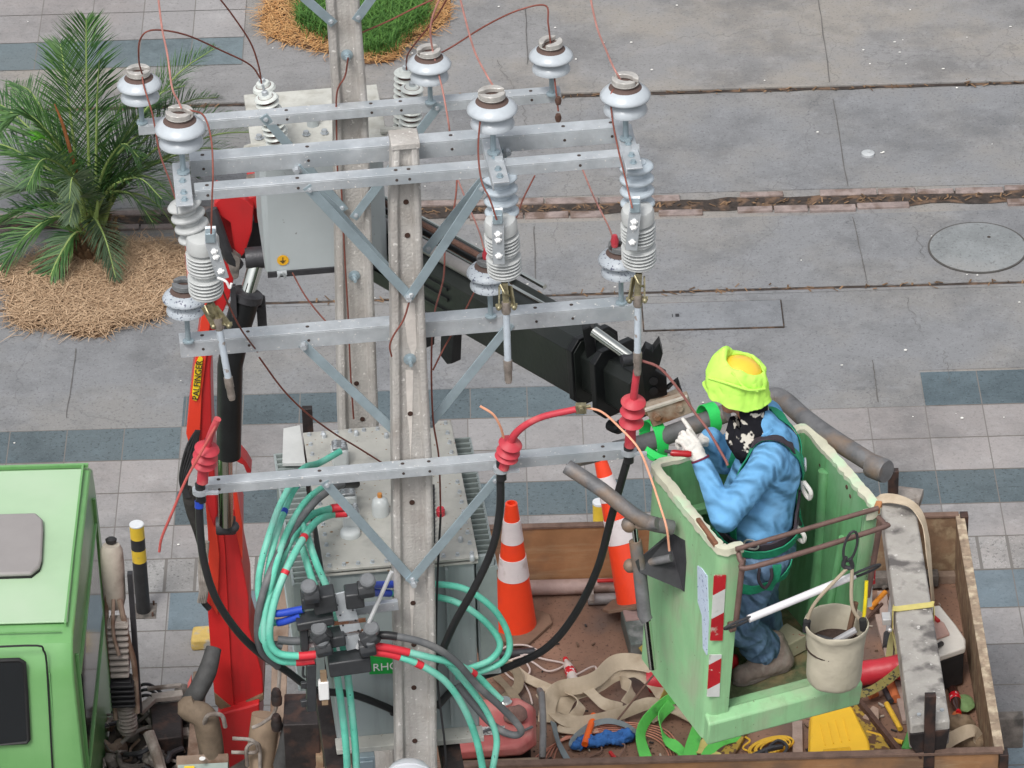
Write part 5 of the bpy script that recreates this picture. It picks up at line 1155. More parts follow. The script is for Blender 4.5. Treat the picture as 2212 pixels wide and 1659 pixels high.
mb=MB(); mb.tube([A(1660,858,19.62),A(1690,862,19.6),A(1740,905,19.4),A(1800,948,19.2),A(1905,1015,18.95)],.046,18,True,5); mb.build('right_tube',tubesteel,FR,ang=60)
MB().lathe([(.001,0),(.055,0),(.058,.01),(.058,.09),(.055,.1),(.001,.1)],A(1880,1005,19.0),A(1905,1015,18.95)-A(1880,1005,19.0),n=20).build('tube_end',tubesteel,FR)
mb=MB(); mb.tube([A(1225,1000,19.8),A(1290,985,19.78),A(1345,962,19.72)],.03); mb.build('rear_pipe',tubesteel,FR)
mb=MB(); mb.prism([BK(HU+.01,.10,ZR-.1),BK(HU+.09,.08,ZR-.12),BK(HU+.10,-.16,ZR-.14),BK(HU+.01,-.2,ZR-.12)],(0,0,-.015)); mb.build('side_plate',M('pale side plate',(.36,.35,.33),.6,.2,.2,8,.1),FR)
# green straps around the cross tube
gs=M('neon green webbing',(.03,.62,.12),.6,0,.12,12,.2)
for (x,y,Y,ax,lb) in ((1408,950,19.62,1,'bright green strap loop hanging round the tube left of the worker'),(1527,905,19.5,.8,'bright green strap wrapped round the tube behind the worker\'s hands')):
    p=A(x,y,Y); mb=MB(); N_=22; pts=[]; nn=[]
    dd=V((.75,.25,0)).normalized(); s2=V((-.25,.6,0)).normalized()
    for i in range(N_+1):
        a=2*math.pi*i/N_; rad=.085*ax if ax==1 else .062
        o=s2*math.cos(a)*rad+V((0,0,1))*math.sin(a)*rad*1.25; pts.append(p+o+dd*.02*math.sin(a*.5)); nn.append(o)
    mb.ribbon(pts,.06,nn,.004,1); tag(mb.build('green_strap',gs),lb,'strap','neon green straps on the basket tube')
mb=MB(); mb.ribbon([A(1395,970,19.5),A(1420,985,19.45),A(1445,992,19.4)],.03,(0,-1,.5),.004); tag(mb.build('strap_tail',gs),'loose green strap tail lying at the basket corner below the gloves','strap')
# rails across the opening
def rl(u,w,z): return BK(u,w,z)
mb=MB(); a=BK(-HU+.07,-HW-.015,ZR+.005); b=BK(HU-.03,-HW-.012,ZR+.03)
mb.tube([a,b],.012,12,False); mb.build('upper_rail',railm,W)
a2=[BK(-HU+.09,-HW-.0,ZR-.02),BK(-HU+.09,-HW-.05,ZR-.05),BK(-HU+.13,-HW-.10,ZR-.055),BK(HU-.07,-HW-.09,ZR-.03),BK(HU-.02,-HW-.06,ZR-.03),BK(HU-.02,-HW-.0,ZR-.03)]
MB().tube(a2,.013,12,True,5).build('middle_rail',railm,W)
MB().tube([BK(-HU+.105,-HW-.03,ZR-.05),BK(-HU+.10,-HW-.03,ZR-.40)],.014,12,False).build('upright_bar',railm,W)
MB().tube([BK(HU-.02,-HW-.03,ZR-.03),BK(HU-.045,-HW-.03,ZR-.45)],.014,12,False).build('upright_bar',railm,W)
mb=MB(); mb.lathe([(.02,-.012),(.026,-.012),(.026,.012),(.02,.012)],BK(-HU+.08,-HW-.03,ZR-.42),BX,n=14); mb.build('bar_eye',railm,W)
tp=M('white plastic pipe',(.70,.69,.70),.35,0,.05,8,.02)
pa,pb=A(1617,1337,BK(-.24,-HW-.06,0).y),A(1846,1243,BK(.33,-HW-.06,0).y)
cb=thing('safety_bar',pa,'white plastic tube slung on carabiners across the basket opening','safety bar'); MB().tube([pa,pb],.019,18,False).build('tube',tp,cb)
def ring(pts,r=.006): return MB().tube(pts,r,8,True,5)
def karab(c,ax,bx,L,Wd,parent,name='carabiner',mat=dark):
    pts=[c+ax*L*math.cos(2*math.pi*i/14)+bx*Wd*math.sin(2*math.pi*i/14) for i in range(15)]
    return MB().tube(pts,.0065,8,True,2).build(name,mat,parent)
d=(pb-pa).normalized(); u=V((0,-.5,.85))
karab(pa-d*.05,d,u,.075,.022,cb); karab(pb+d*.05,d,u,.085,.025,cb)
k1=thing('carabiner_hook',A(1835,1165,BK(.28,-HW-.1,0).y),'dark steel snap hook clipped over the basket rail, carrying the bucket rope','snap hook')
c=A(1837,1180,BK(.28,-HW-.1,0).y); karab(c,V((.15,0,.98)),V((1,.2,0)),.085,.03,k1,'hook_body'); MB().tube([c+V((-.02,0,-.06)),c+V((-.03,0,-.11)),c+V((.01,0,-.12)),c+V((0,0,-.07))],.011,8).build('hook_swivel',dark,k1)
# bucket
canvas=M('dirty cream canvas',(.46,.42,.33),.85,0,.10,4,.3,30,dirt=(.36,.33,.25),dscale=4,dlo=.45,dhi=.7)
yb=BK(.32,-HW-.16,0).y
bt=A(1812,1345,yb); bb_=V((bt.x-.02,bt.y-.0,bt.z-.33))
B_=thing('canvas_bucket',bb_,'cream canvas tool bucket roped to the basket rail, full of tools','bucket')
bo=MB().lathe([(.001,0),(.118,0),(.130,.02),(.134,.12),(.140,.26),(.148,.30),(.153,.305),(.153,.335),(.146,.338),(.138,.31),(.128,.22),(.12,.08),(.001,.07)],bb_,(0.03,0,1),n=40).build('bucket_body',canvas,B_,ang=50)
bo.modifiers.new('sub','SUBSURF').levels=1; bo.modifiers['sub'].render_levels=2; tx=bpy.data.textures.new('cl','CLOUDS'); tx.noise_scale=.12; dm=bo.modifiers.new('d','DISPLACE'); dm.texture=tx; dm.strength=.018; dm.mid_level=.5
MB().lathe([(.135,0),(.135,.005),(.001,.03)],bb_+V((0,0,.20)),n=24).build('inner_shadow_fill',M('shaded tool pile',(.04,.025,.02),.9,0,.5,30,.8,40),B_)  # shade inside the bucket put into the near-black colour of the tool fill
mb=MB(); mb.tube([bb_+V((-.135,0,.32)),bb_+V((-.09,.0,.45)),c+V((-.01,0,-.12))],.009,8); mb.build('rope_handle',M('tan rope',(.36,.30,.22),.9),B_); mb=MB(); mb.tube([bb_+V((.13,0,.32)),bb_+V((.08,.0,.43)),c+V((.01,0,-.12))],.009,8); mb.build('rope_handle',M('tan rope',(.36,.30,.22)),B_)
for s in (-1,1): MB().tube([bb_+V((s*.135,-.02,.30)),bb_+V((s*.13,-.02,.36))],.018,10,False).build('black_tape',black,B_)
def inb(name,pts,r,m,lb,cat): tag(MB().tube([bb_+V(p) for p in pts],r,10,False).build(name,m),lb,cat,'tools standing in the canvas bucket')
inb('pipe_piece',[(.0,-.04,.25),(.10,-.02,.30)],.018,M('grey pipe',(.3,.3,.31),.5),'short grey pipe piece lying in the canvas bucket','pipe piece')
inb('hammer',[(.06,.02,.2),(.10,.03,.42)],.014,M('brown handle',(.14,.08,.05),.6),'brown hammer handle standing up in the canvas bucket','hammer')
inb('pliers',[(-.06,-.03,.23),(.02,-.08,.235)],.014,rust,'rusty pliers lying across the bucket tools','pliers')
inb('wrench',[(-.08,.03,.235),(-.0,-.02,.24)],.012,dark,'dark wrench deep in the canvas bucket','wrench')
inb('putty_tube',[(.05,-.09,.24),(.12,-.04,.27)],.01,M('orange tube',(.6,.25,.08),.5),'small orange tube by the bucket rim','tube')
mb=MB(); pp=[A(1872,1280,yb+.1),A(1870,1300,yb+.08)]; mb.tube([A(1872,1255,yb+.1),A(1870,1290,yb+.08),A(1866,1335,yb+.06)],.009,10,False); sd_=mb.build('screwdriver',M('yellow handle',(.75,.6,.02),.4)); tag(sd_,'yellow-handled screwdriver hanging by the right end of the white tube','screwdriver')
# rivets in the right wall
for x,y in ((1730,990),(1773,1005),(1768,1020),(1830,1052),(1800,1078),(1838,1072),(1798,1078+40),(1822,1115)):
    p=plane_pt(x,y,BK(HU-TH-.006,0,ZR),BX); MB().lathe([(.012,0),(.012,.004),(.006,.007),(.001,.007)],p,-BX,n=10).build('rivet',rust,W)
mb=MB(); p=plane_pt(1740,1130,BK(HU-TH-.006,0,ZR),BX); mb.sph(p,.05,14,8,(.2,1,1)); mb.sph(p+V((0,0,-.09)),.035,14,8,(.2,1,1.6)); mb.build('foam_patch',M('yellow-brown foam',(.35,.27,.06),.9,0,.4,14,.8,30,dirt=(.08,.12,.03),dscale=12),W)
mb=MB(); p=plane_pt(1740,1225,BK(HU-TH-.006,0,ZR),BX); mb.sph(p,.035,14,8,(.2,1,1.8)); mb.build('foam_patch',M('yellow-brown foam',(.35,.27,.06)),W)
# rag and box on floor
mb=MB(); mb.box(BK(.20,.02,zf+.05),(.16,.14,.09),BA+.3); tag(mb.build('cardboard_box',M('faded carton',(.42,.38,.27),.9,0,.15,9,.1,speck=(.35,.1,.08),sscale=30,slo=.66),bevel=.006),'faded carton on the basket floor behind the boot','box')
MB_=MB().sph(BK(-.14,.0,zf+.05),.07,20,12,(1.2,.8,.8)); o_=MB_.build('red_rag',M('red cloth',(.50,.015,.02),.8,0,.2,14,.6,20)); RAG=o_; tag(o_,'red rag on the basket floor just behind the near boot','rag')
# ================= WORKER =================
from mathutils.bvhtree import BVHTree
skin=M('tanned skin',(.42,.20,.13),.5,0,.08,20,.05,80)
shirtm=M('faded blue sweatshirt',(.14,.35,.60),folds=.032,fscale=4.5,rough=.9,metal=0,var=.10,scale=7,bump=.35,bscale=25,dirt=(.19,.42,.68),dscale=5,dlo=.5,dhi=.75,spec=.15)
jeansm=M('worn blue denim',(.11,.18,.285),.85,0,.25,9,.3,90,folds=.03,fscale=6,dirt=(.17,.27,.41),dscale=8,dlo=.48,dhi=.7,spec=.15)
bootm=M('scuffed grey-brown leather',(.22,.17,.145),.75,0,.25,14,.3,60,dirt=(.28,.24,.21),dscale=16)
solem=M('dusty boot sole',(.20,.17,.15),.85,0,.2,20,.3)
glovem=M('white knit glove',(.66,.64,.60),.9,0,.08,16,.4,120,dirt=(.42,.38,.34),dscale=30,dlo=.58,dhi=.75)
lime=M('fluorescent yellow-green cloth',(.52,.90,.14),.8,0,.06,6,.1,30,spec=.1)
yhel=M('yellow-orange helmet',(.85,.55,.05),.35,0,.05,5,0,coat=.3)
band=M('black printed bandana',(.014,.014,.018),.9,0,.3,10,.1,spec=.1,speck=(.55,.52,.46),sscale=22,slo=.575)
harn=M('dark green harness webbing',(.015,.25,.13),.7,0,.2,30,.3,120)
pad=M('dark purple-grey padding',(.045,.035,.045),.85,0,.2,20,.2)
def capsule(mb,p,q,r1,r2,n=14,k=8):
    p=V(p);q=V(q); d=q-p; L=d.length
    if L<1e-4: mb.sph(p,r1); return
    prof=[]
    for i in range(k+1):
        a=math.pi/2*i/k; prof.append((r1*math.sin(a),-r1*math.cos(a)))
    for i in range(k+1):
        a=math.pi/2*i/k; prof.append((r2*math.cos(a),L+r2*math.sin(a)))
    mb.lathe(prof,p,d,n=n)
WK=thing('person',V((1.17,18.78,zf)),'worker in blue sweatshirt, jeans and lime-covered helmet, working with gloved hands from the green basket','person')
hipN,hipF=V((1.16,18.70,5.19)),V((1.20,18.90,5.19)); knN,knF=V((1.035,18.62,4.84)),V((1.16,18.93,4.83)); anN,anF=A(1668,1425,18.77),V((1.20,18.98,4.55))
shN,shF=V((1.185,18.63,5.765)),V((1.19,19.02,5.75)); elN,elF=V((.975,18.55,5.50)),V((1.0,19.06,5.50)); wrN,wrF=V((.872,18.68,5.735)),V((.93,18.95,5.69))
head=A(1600,848,18.86); nk=V((1.15,18.83,5.83))
# --- body (skin) one continuous surface
mb=MB()
for a,b,r,s in ((V((1.18,18.8,5.2)),V((1.19,18.82,5.6)),.10,.09),(V((1.19,18.83,5.66)),nk,.06,.055),(nk,head+V((.01,0,-.05)),.058,.06),
    (shN+V((0,0,-.03)),elN,.040,.034),(elN,wrN,.034,.026),(shF+V((0,-.03,-.05)),elF,.038,.032),(elF,wrF,.032,.026),(V((1.18,18.75,5.6)),shN+V((0,0,-.03)),.045,.04),(V((1.18,18.90,5.6)),shF+V((0,-.03,-.05)),.045,.038),
    (hipN,knN,.07,.05),(knN,anN,.05,.04),(hipF,knF,.07,.05),(knF,anF,.055,.04)): capsule(mb,a,b,r,s)
mb.sph(head+V((.01,0,.02)),.098,20,14,(1.0,.82,1.08)); capsule(mb,head+V((-.02,0,-.03)),head+V((-.055,0,-.075)),.065,.035)
mb.sph(head+V((-.098,0,-.005)),.017,10,8,(1,.8,1.3)); mb.sph(head+V((.01,-.082,-.005)),.022,10,8,(.6,.35,1)); mb.sph(head+V((.01,.082,-.005)),.022,10,8,(.6,.35,1))
mb.sph(head+V((-.088,-.0,-.045)),.014,8,6,(.8,1.6,.6))
body_=mb.build('body',skin,WK,remesh=.008)
mb=MB()
for s in (-1,1): mb.sph(head+V((-.088,s*.032,.018)),.011,10,8)
mb.build('eyes',M('eye white',(.5,.48,.45),.3),WK)
MB().sph(head+V((.025,0,.03)),.100,18,12,(.95,.86,1.0)).build('hair',M('black hair',(.015,.012,.01),.7),WK)
# --- sweatshirt
mb=MB()
def lim(c,f,n_=6): return
for a,b,r,s in (((1.15,18.755,5.33),(1.205,18.755,5.66),.160,.135),((1.16,18.89,5.33),(1.215,18.89,5.66),.160,.135),((1.10,18.82,5.38),(1.16,18.82,5.62),.150,.125),
    ((1.20,18.73,5.66),(1.19,18.69,5.74),.125,.095),((1.21,18.93,5.66),(1.20,18.98,5.74),.125,.095),((1.18,18.83,5.70),nk+V((0.015,0,0.0)),.13,.080),((1.22,18.82,5.6),(1.20,18.82,5.76),.14,.10),
    (shN,elN,.082,.070),(elN,elN.lerp(wrN,.55),.072,.054),(elN.lerp(wrN,.5),wrN,.055,.045),(shF,elF,.09,.08),(elF,wrF,.08,.055),(shN,V((1.22,18.72,5.60)),.09,.12)):
    capsule(mb,a,b,r,s)
# sleeve folds as raised rings
for f in (.25,.42,.58,.74,.88):
    p=elN.lerp(wrN,f); r=.068-.02*f; d=(wrN-elN).normalized(); t_=(d+V((.25*math.sin(f*20),.2,.1))).normalized()
    mb.lathe([(r*.6,-.018),(r*.99,-.010),(r*1.045,0),(r*.98,.012),(r*.6,.018)],p,t_,n=24)
for f in (.45,.62,.8,.95):
    p=shN.lerp(elN,f); r=.077-.004*f; d=(elN-shN).normalized(); t_=(d+V((.3*math.sin(f*15),.15,.3))).normalized()
    mb.lathe([(r*.7,-.02),(r*.99,-.010),(r*1.05,0),(r*.98,.012),(r*.7,.02)],p,t_,n=24)
for z_,cx,r in ((5.255,1.15,.178),(5.225,1.15,.176)):
    mb.lathe([(r*.75,-.022),(r*1.0,-.010),(r*1.035,0),(r*.98,.012),(r*.75,.022)],(cx,18.815,z_),(.10,.06,1),n=36,sq=.86)
shirt=mb.build('sweatshirt',shirtm,WK,remesh=.008,sit=26)
def wrinkle(o,sc_,st,name='wr',t='CLOUDS'):
    x=bpy.data.textures.new(name,t); x.noise_scale=sc_
    d=o.modifiers.new('d','DISPLACE'); d.texture=x; d.strength=st; d.mid_level=.5; d.texture_coords='LOCAL'
wrinkle(shirt,.09,.012)
# shirt hem / cuff seam
d=(wrN-elN).normalized()
MB().lathe([(.042,-.005),(.046,-.005),(.046,.004),(.042,.004)],wrN+d*.012,d,n=24).build('cuff_band',M('dark red cuff thread',(.14,.02,.05),.8),WK)
MB().tube([nk+V((.075*math.cos(a),.085*math.sin(a),-.015+.03*math.cos(a))) for a in [2*math.pi*i/16 for i in range(17)]],.014,8,False).build('collar',shirtm,WK)
# --- jeans
mb=MB()
for a,b,r,s in ((hipN+V((0,0,-.02)),hipF+V((0,0,-.02)),.135,.135),(hipN+V((.0,0,-.02)),knN,.118,.09),(knN,anN+V((-.01,0,.075)),.088,.074),(hipF+V((0,0,-.02)),knF,.118,.09),(knF,anF+V((0,0,.03)),.09,.078),((1.10,18.8,5.16),(1.20,18.8,5.16),.13,.13)): capsule(mb,a,b,r,s)
for f in (.25,.45,.62,.78,.92):
    for a,b in ((knN,anN),(knF,anF)):
        p=a.lerp(b,f); r=.090-.008*f; d=(b-a).normalized(); t_=(d+V((.35*math.sin(f*17),.25*math.cos(f*11),0))).normalized()
        mb.lathe([(r*.7,-.018),(r*.99,-.010),(r*1.045,0),(r*.98,.012),(r*.7,.018)],p,t_,n=24)
for f in (.3,.55,.85):
    p=hipN.lerp(knN,f); r=.112-.02*f; d=(knN-hipN).normalized(); t_=(d+V((.2,.3*math.sin(f*9),.2))).normalized(); mb.lathe([(r*.7,-.018),(r*.99,-.010),(r*1.04,0),(r*1.0,.009),(r*.7,.018)],p,t_,n=24)
jeans=mb.build('jeans',jeansm,WK,remesh=.007,sit=14); wrinkle(jeans,.07,.014)
wrinkle(RAG,.05,.05)
# --- boots
def boot(an,toe,heel):
    mb=MB(); up=V((0,0,1)); d=(toe-heel).normalized()
    capsule(mb,an+V((0,0,.02)),heel+V((0,0,.045))+d*.03,.056,.050); capsule(mb,heel+d*.04+V((0,0,.042)),toe-d*.05+V((0,0,.04)),.048,.050); capsule(mb,an+d*.03+V((0,0,-.01)),toe-d*.09+V((0,0,.045)),.048,.042)
    b=mb.build('boot',bootm,WK,remesh=.006); wrinkle(b,.03,.008)
    s=MB(); sd=d.cross(up); 
    out=[]; L=(toe-heel).length
    for i in range(17):
        a=2*math.pi*i/16; 
    pts=[]
    for t,w in ((0,.0),(.02,.028),(.12,.040),(.4,.036),(.7,.048),(.88,.044),(.97,.026),(1.0,.0)): pts.append((t,w))
    poly=[heel+d*L*t+sd*w for t,w in pts]+[heel+d*L*t-sd*w for t,w in pts[::-1][1:-1]]
    s.prism([V((p.x,p.y,zf+.001)) for p in poly],(0,0,.024)).build('boot_sole',solem,b,bevel=.004)
    lc=MB()
    for k in range(4):
        c=an.lerp(toe,.30+.12*k)+V((0,0,.038-.004*k)); lc.tube([c-sd*.03,c+V((0,0,.018)),c+sd*.03],.0035,6)
    lc.build('boot_laces',M('dirty laces',(.35,.32,.28),.9),b)
tN=G(1583,1472,zf+.02); hN=G(1706,1432,zf+.02); boot(V((anN.x+.01,anN.y,zf+.12)),V((tN.x,tN.y,zf)),V((hN.x,hN.y,zf)))
boot(V((anF.x,anF.y,zf+.12)),V((anF.x-.21,anF.y-.02,zf)),V((anF.x+.06,anF.y+.01,zf)))
# --- gloves with five fingers each
def glove(wr,fwd,palm_n,fingers,thumb,size=1.0,lab=None):
    fwd=V(fwd).normalized(); pn=V(palm_n); pn=(pn-fwd*pn.dot(fwd)).normalized(); sd=fwd.cross(pn)
    mb=MB(); s=size
    capsule(mb,wr-fwd*.03,wr+fwd*.01,.036*s,.034*s)
    for k in range(4):
        o=(k-1.5)*.021*s; capsule(mb,wr+sd*o*.7+fwd*.01,wr+sd*o+fwd*.085*s,.019*s,.0125*s)
    capsule(mb,wr+sd*-.02+fwd*.02,wr+sd*.02+fwd*.02,.022*s,.022*s); capsule(mb,wr+sd*-.022+fwd*.05,wr+sd*.022+fwd*.05,.019*s,.019*s)
    ln=[.070,.080,.074,.058]
    for k,(c1,c2,c3) in enumerate(fingers):
        o=(k-1.5)*.0215*s; p=wr+sd*o+fwd*.088*s; ang=0; d=fwd
        for L_,c_,r0,r1 in ((.45,c1,.0115,.0105),(.32,c2,.0105,.0098),(.25,c3,.0098,.0088)):
            ang+=math.radians(c_); d=fwd*math.cos(ang)+pn*math.sin(ang)+sd*(k-1.5)*.05; q=p+d.normalized()*ln[k]*L_*s*1.15
            capsule(mb,p,q,r0*s,r1*s,10,5); p=q
    t0=wr+sd*-.024*s+fwd*.02*s; t1=t0+(V(thumb[0])*.038*s); t2=t1+V(thumb[1])*.034*s; t3=t2+V(thumb[2])*.026*s
    capsule(mb,t0,t1,.018*s,.0145*s,10,5); capsule(mb,t1,t2,.0135*s,.012*s,10,5); capsule(mb,t2,t3,.012*s,.0105*s,10,5)
    g_=mb.build('glove',glovem,WK,remesh=.0035); return g_
# near (left) hand: palm toward the tool, index stretched up-left, the others curling
fN=(A(1488,952,18.72)-wrN).normalized()
glove(wrN+fN*.03,fN,(-.55,.75,-.3),[(6,10,8),(45,55,35),(60,65,40),(65,65,40)],[V((-.3,.2,.93)).normalized(),V((-.65,.25,.72)).normalized(),V((-.6,.3,.75)).normalized()],1.08)
# far (right) hand closed round the red tool
fF=(A(1462,972,18.86)-wrF).normalized()
glove(wrF+fF*.02,fF,(0,-.6,-.8),[(55,65,40),(58,68,40),(60,70,40),(62,70,40)],[V((-.7,-.6,.2)).normalized(),V((-.8,-.5,-.2)).normalized(),V((-.75,-.3,-.5)).normalized()],1.05)
tool=thing('cable_tool',A(1462,978,18.79),'small red-handled tool gripped in the white gloves','hand tool')
MB().lathe([(.001,0),(.013,.002),(.017,.02),(.015,.05),(.017,.085),(.012,.10),(.001,.101)],A(1494,981,18.66),(-1,0,.10),n=16).build('handle',M('dark red grip',(.34,.01,.015),.3),tool)
MB().tube([A(1456,978,18.66),A(1436,974,18.66)],[.010,.008],10,False).build('tip',dark,tool)
# --- helmet, lime cover, bandana
hc=A(1592,818,18.86)
HM=MB(); HM.lathe([(.135,-.06),(.128,-.03),(.122,.02),(.108,.06),(.08,.09),(.045,.105),(.001,.11)],hc,(.05,0,1),n=32,sq=.86); hel=HM.build('helmet',yhel,WK,ang=60)
mb=MB()
for y in (-.03,0,.03): mb.tube([hc+V((-.09,y,.075)),hc+V((-.02,y,.112)),hc+V((.05,y,.098)),hc+V((.11,y,.04))],.008,8)
pass
rg=random.Random(11); NA=72; rings=[]
def ring_(fn): return [fn(2*math.pi*i/NA) for i in range(NA)]
def nz_(a,k,amp): return amp*(math.sin(k*a+k)+.6*math.sin((k*2+1)*a+1.3*k))
rings.append(ring_(lambda a: hc+V(((.162+nz_(a,4,.006))*math.cos(a)+.003,(.138+nz_(a,6,.005))*math.sin(a),-.082-.034*math.cos(a)+.014*math.cos(2*a)+nz_(a,5,.006)))))
rings.append(ring_(lambda a: hc+V(((.150+nz_(a,4,.007))*math.cos(a),(.130+nz_(a,5,.006))*math.sin(a),-.045-.022*math.cos(a)+nz_(a,3,.003)))))
rings.append(ring_(lambda a: hc+V(((.143+nz_(a,3,.010))*math.cos(a),(.127+nz_(a,6,.007))*math.sin(a),.0-.01*math.cos(a)))))
rings.append(ring_(lambda a: hc+V(((.142+nz_(a,5,.007))*math.cos(a),(.128+nz_(a,3,.006))*math.sin(a),.045+.010*math.cos(a-2.6)))))
rings.append(ring_(lambda a: hc+V(((.118+nz_(a,4,.006))*math.cos(a)+.012,(.108+nz_(a,5,.005))*math.sin(a),.080+.050*max(0,math.cos(a-2.9))**2-.030*max(0,math.cos(a))))))
rings.append(ring_(lambda a: hc+V(((.094+nz_(a,3,.006))*math.cos(a)+.028,(.090)*math.sin(a)-.006,.098+.075*max(0,math.cos(a-2.9))**3-.040*max(0,math.cos(a+.2))+nz_(a,4,.004)))))
rings.append(ring_(lambda a: hc+V(((.082+nz_(a,3,.007))*math.cos(a)+.036,(.080)*math.sin(a)-.010,.094+.060*max(0,math.cos(a-2.9))**3-.044*max(0,math.cos(a+.2))))))
rings.append(ring_(lambda a: hc+V(((.084)*math.cos(a)+.033,(.082)*math.sin(a)-.010,.078+.020*max(0,math.cos(a-2.9))-.044*max(0,math.cos(a+.2))))))
vs=[p for r in rings for p in r]; fs=[(i*NA+j,i*NA+(j+1)%NA,(i+1)*NA+(j+1)%NA,(i+1)*NA+j) for i in range(len(rings)-1) for j in range(NA)]
cov=MB().add(vs,fs).build('helmet_cover',lime,WK,ang=60)
so_=cov.modifiers.new('so','SOLIDIFY'); so_.thickness=.003
sb=cov.modifiers.new('sb','SUBSURF'); sb.levels=1; sb.render_levels=2; wrinkle(cov,.09,.020); wrinkle(cov,.04,.008)
mb=MB(); mb.tube([hc+V((-.135,-.05,.04)),hc+V((-.05,-.125,.055)),hc+V((.05,-.132,.02)),hc+V((.125,-.08,-.01))],.007,8); mb.tube([hc+V((-.03,-.10,.10)),hc+V((.03,-.128,.03)),hc+V((.09,-.115,.0))],.006,8); mb.build('cover_fold',lime,cov)
rings=[]; NA=40
for (c_,rx,ry,nx) in (((head.x+.028,head.y,head.z+.03),.100,.096,0),((head.x+.028,head.y,head.z-.02),.098,.096,0),((head.x+.030,head.y-.0,head.z-.075),.092,.090,.01),((1.115,18.835,5.845),.092,.092,.015),((1.10,18.80,5.80),.092,.090,.02),((1.075,18.765,5.755),.070,.070,.02),((1.06,18.75,5.71),.035,.04,.01),((1.055,18.745,5.69),.006,.008,0)):
    rings.append([V((c_[0]+(rx+nx*math.sin(5*a))*math.cos(a),c_[1]+(ry+nx*.5*math.sin(4*a+1))*math.sin(a),c_[2]+.015*math.cos(a)*-1)) for a in [2*math.pi*i/NA for i in range(NA)]])
# open the front of the top ring so the face shows
vs=[p for r in rings for p in r]; fs=[]
for i in range(len(rings)-1):
    for j in range(NA):
        a=2*math.pi*(j+.5)/NA
        if i<3 and math.cos(a)<-.50: continue
        fs.append((i*NA+j,i*NA+(j+1)%NA,(i+1)*NA+(j+1)%NA,(i+1)*NA+j))
bd=MB().add(vs,fs).build('bandana',band,WK,ang=70); s2=bd.modifiers.new('so','SOLIDIFY'); s2.thickness=.003; sb=bd.modifiers.new('sb','SUBSURF'); sb.levels=1; sb.render_levels=2; wrinkle(bd,.05,.014)
# --- harness shrink-wrapped on the clothes
bpy.context.view_layer.update(); dg=bpy.context.evaluated_depsgraph_get()
def bvh(o):
    e=o.evaluated_get(dg); me=e.to_mesh(); l=wloc(o); b=BVHTree.FromPolygons([v.co+l for v in me.vertices],[tuple(p.vertices) for p in me.polygons]); e.to_mesh_clear(); return b
bs,bj=bvh(shirt),bvh(jeans)
def wrap(pts,bv,w,mat,name,off=.006,th=.005,k=8,parent=WK):
    P_=smoothpts(pts,k); o=[];nn=[]
    for p in P_:
        c_,n_,i,d_=bv.find_nearest(p)
        o.append(c_+n_*off); nn.append(n_)
    # relax
    for _ in range(3): o=[o[0]]+[(o[i-1]+o[i]*2+o[i+1])/4+nn[i]*.001 for i in range(1,len(o)-1)]+[o[-1]]
    mb=MB(); mb.ribbon(o,w,nn,th,1); return mb.build(name,mat,parent,ang=60),o
c0=V((1.15,18.815,0))
def ell(z,rx,ry,a0,a1,n=20,dz=0): return [c0+V((rx*math.cos(R(a)),ry*math.sin(R(a)),z+dz*math.cos(R(a)))) for a in [a0+(a1-a0)*i/n for i in range(n+1)]]
wrap(ell(5.285,.24,.24,0,360,28,.02),bs,.085,pad,'waist_pad',.016,.012,3)
wrap(ell(5.262,.25,.25,0,360,28,.02),bs,.052,harn,'waist_belt',.030,.006,3)
# near shoulder strap: front of chest, over the shoulder, down the back
wrap([V((1.03,18.66,5.30)),V((1.02,18.68,5.5)),V((1.06,18.68,5.70)),V((1.13,18.70,5.86)),V((1.22,18.70,5.86)),V((1.33,18.72,5.75)),V((1.40,18.77,5.58)),V((1.40,18.82,5.42)),V((1.36,18.80,5.25))],bs,.046,harn,'shoulder_strap',.007)
wrap([V((1.10,18.70,5.82)),V((1.16,18.69,5.87)),V((1.25,18.70,5.86)),V((1.33,18.72,5.78))],bs,.060,pad,'strap_pad',.013,.008)
wrap([V((1.03,18.97,5.5)),V((1.10,18.96,5.75)),V((1.18,18.95,5.88)),V((1.28,18.93,5.82)),V((1.37,18.90,5.65)),V((1.40,18.84,5.50)),V((1.37,18.76,5.28))],bs,.046,harn,'shoulder_strap',.007)
wrap([V((1.36,18.75,5.5)),V((1.38,18.70,5.35)),V((1.34,18.68,5.25))],bs,.05,pad,'lanyard_pack',.012,.012)
for z0 in (5.52,5.30):
    c_,n_,i,d_=bs.find_nearest(V((1.42,18.74,z0))); m_=MB(); m_.tube([c_+n_*.02,c_+n_*.045+V((.01,-.02,-.03)),c_+n_*.05+V((0,-.01,-.07)),c_+n_*.02+V((0,0,-.05)),c_+n_*.015],.011,8); m_.build('webbing_tail',glovem,WK)
c_,n_,i,d_=bs.find_nearest(V((1.42,18.80,5.63))); 
MB().tube([c_+n_*.012+V((0,.03*math.cos(a),.03*math.sin(a))) for a in [2*math.pi*i/12 for i in range(13)]],.005,8,False).build('d_ring',galv,WK)
c_,n_,i,d_=bs.find_nearest(A(1622,1182,18.55)); u_=V((0,0,1)); s_=n_.cross(u_).normalized()
MB().tube([c_+n_*.03+s_*.03*math.cos(a)*1.2+u_*.026*math.sin(a) for a in [R(-80+320*i/14) for i in range(15)]]+[c_+n_*.03+s_*.006-u_*.025],.005,8,False).build('d_ring',M('bright alloy ring',(.6,.6,.58),.3,.8),WK)
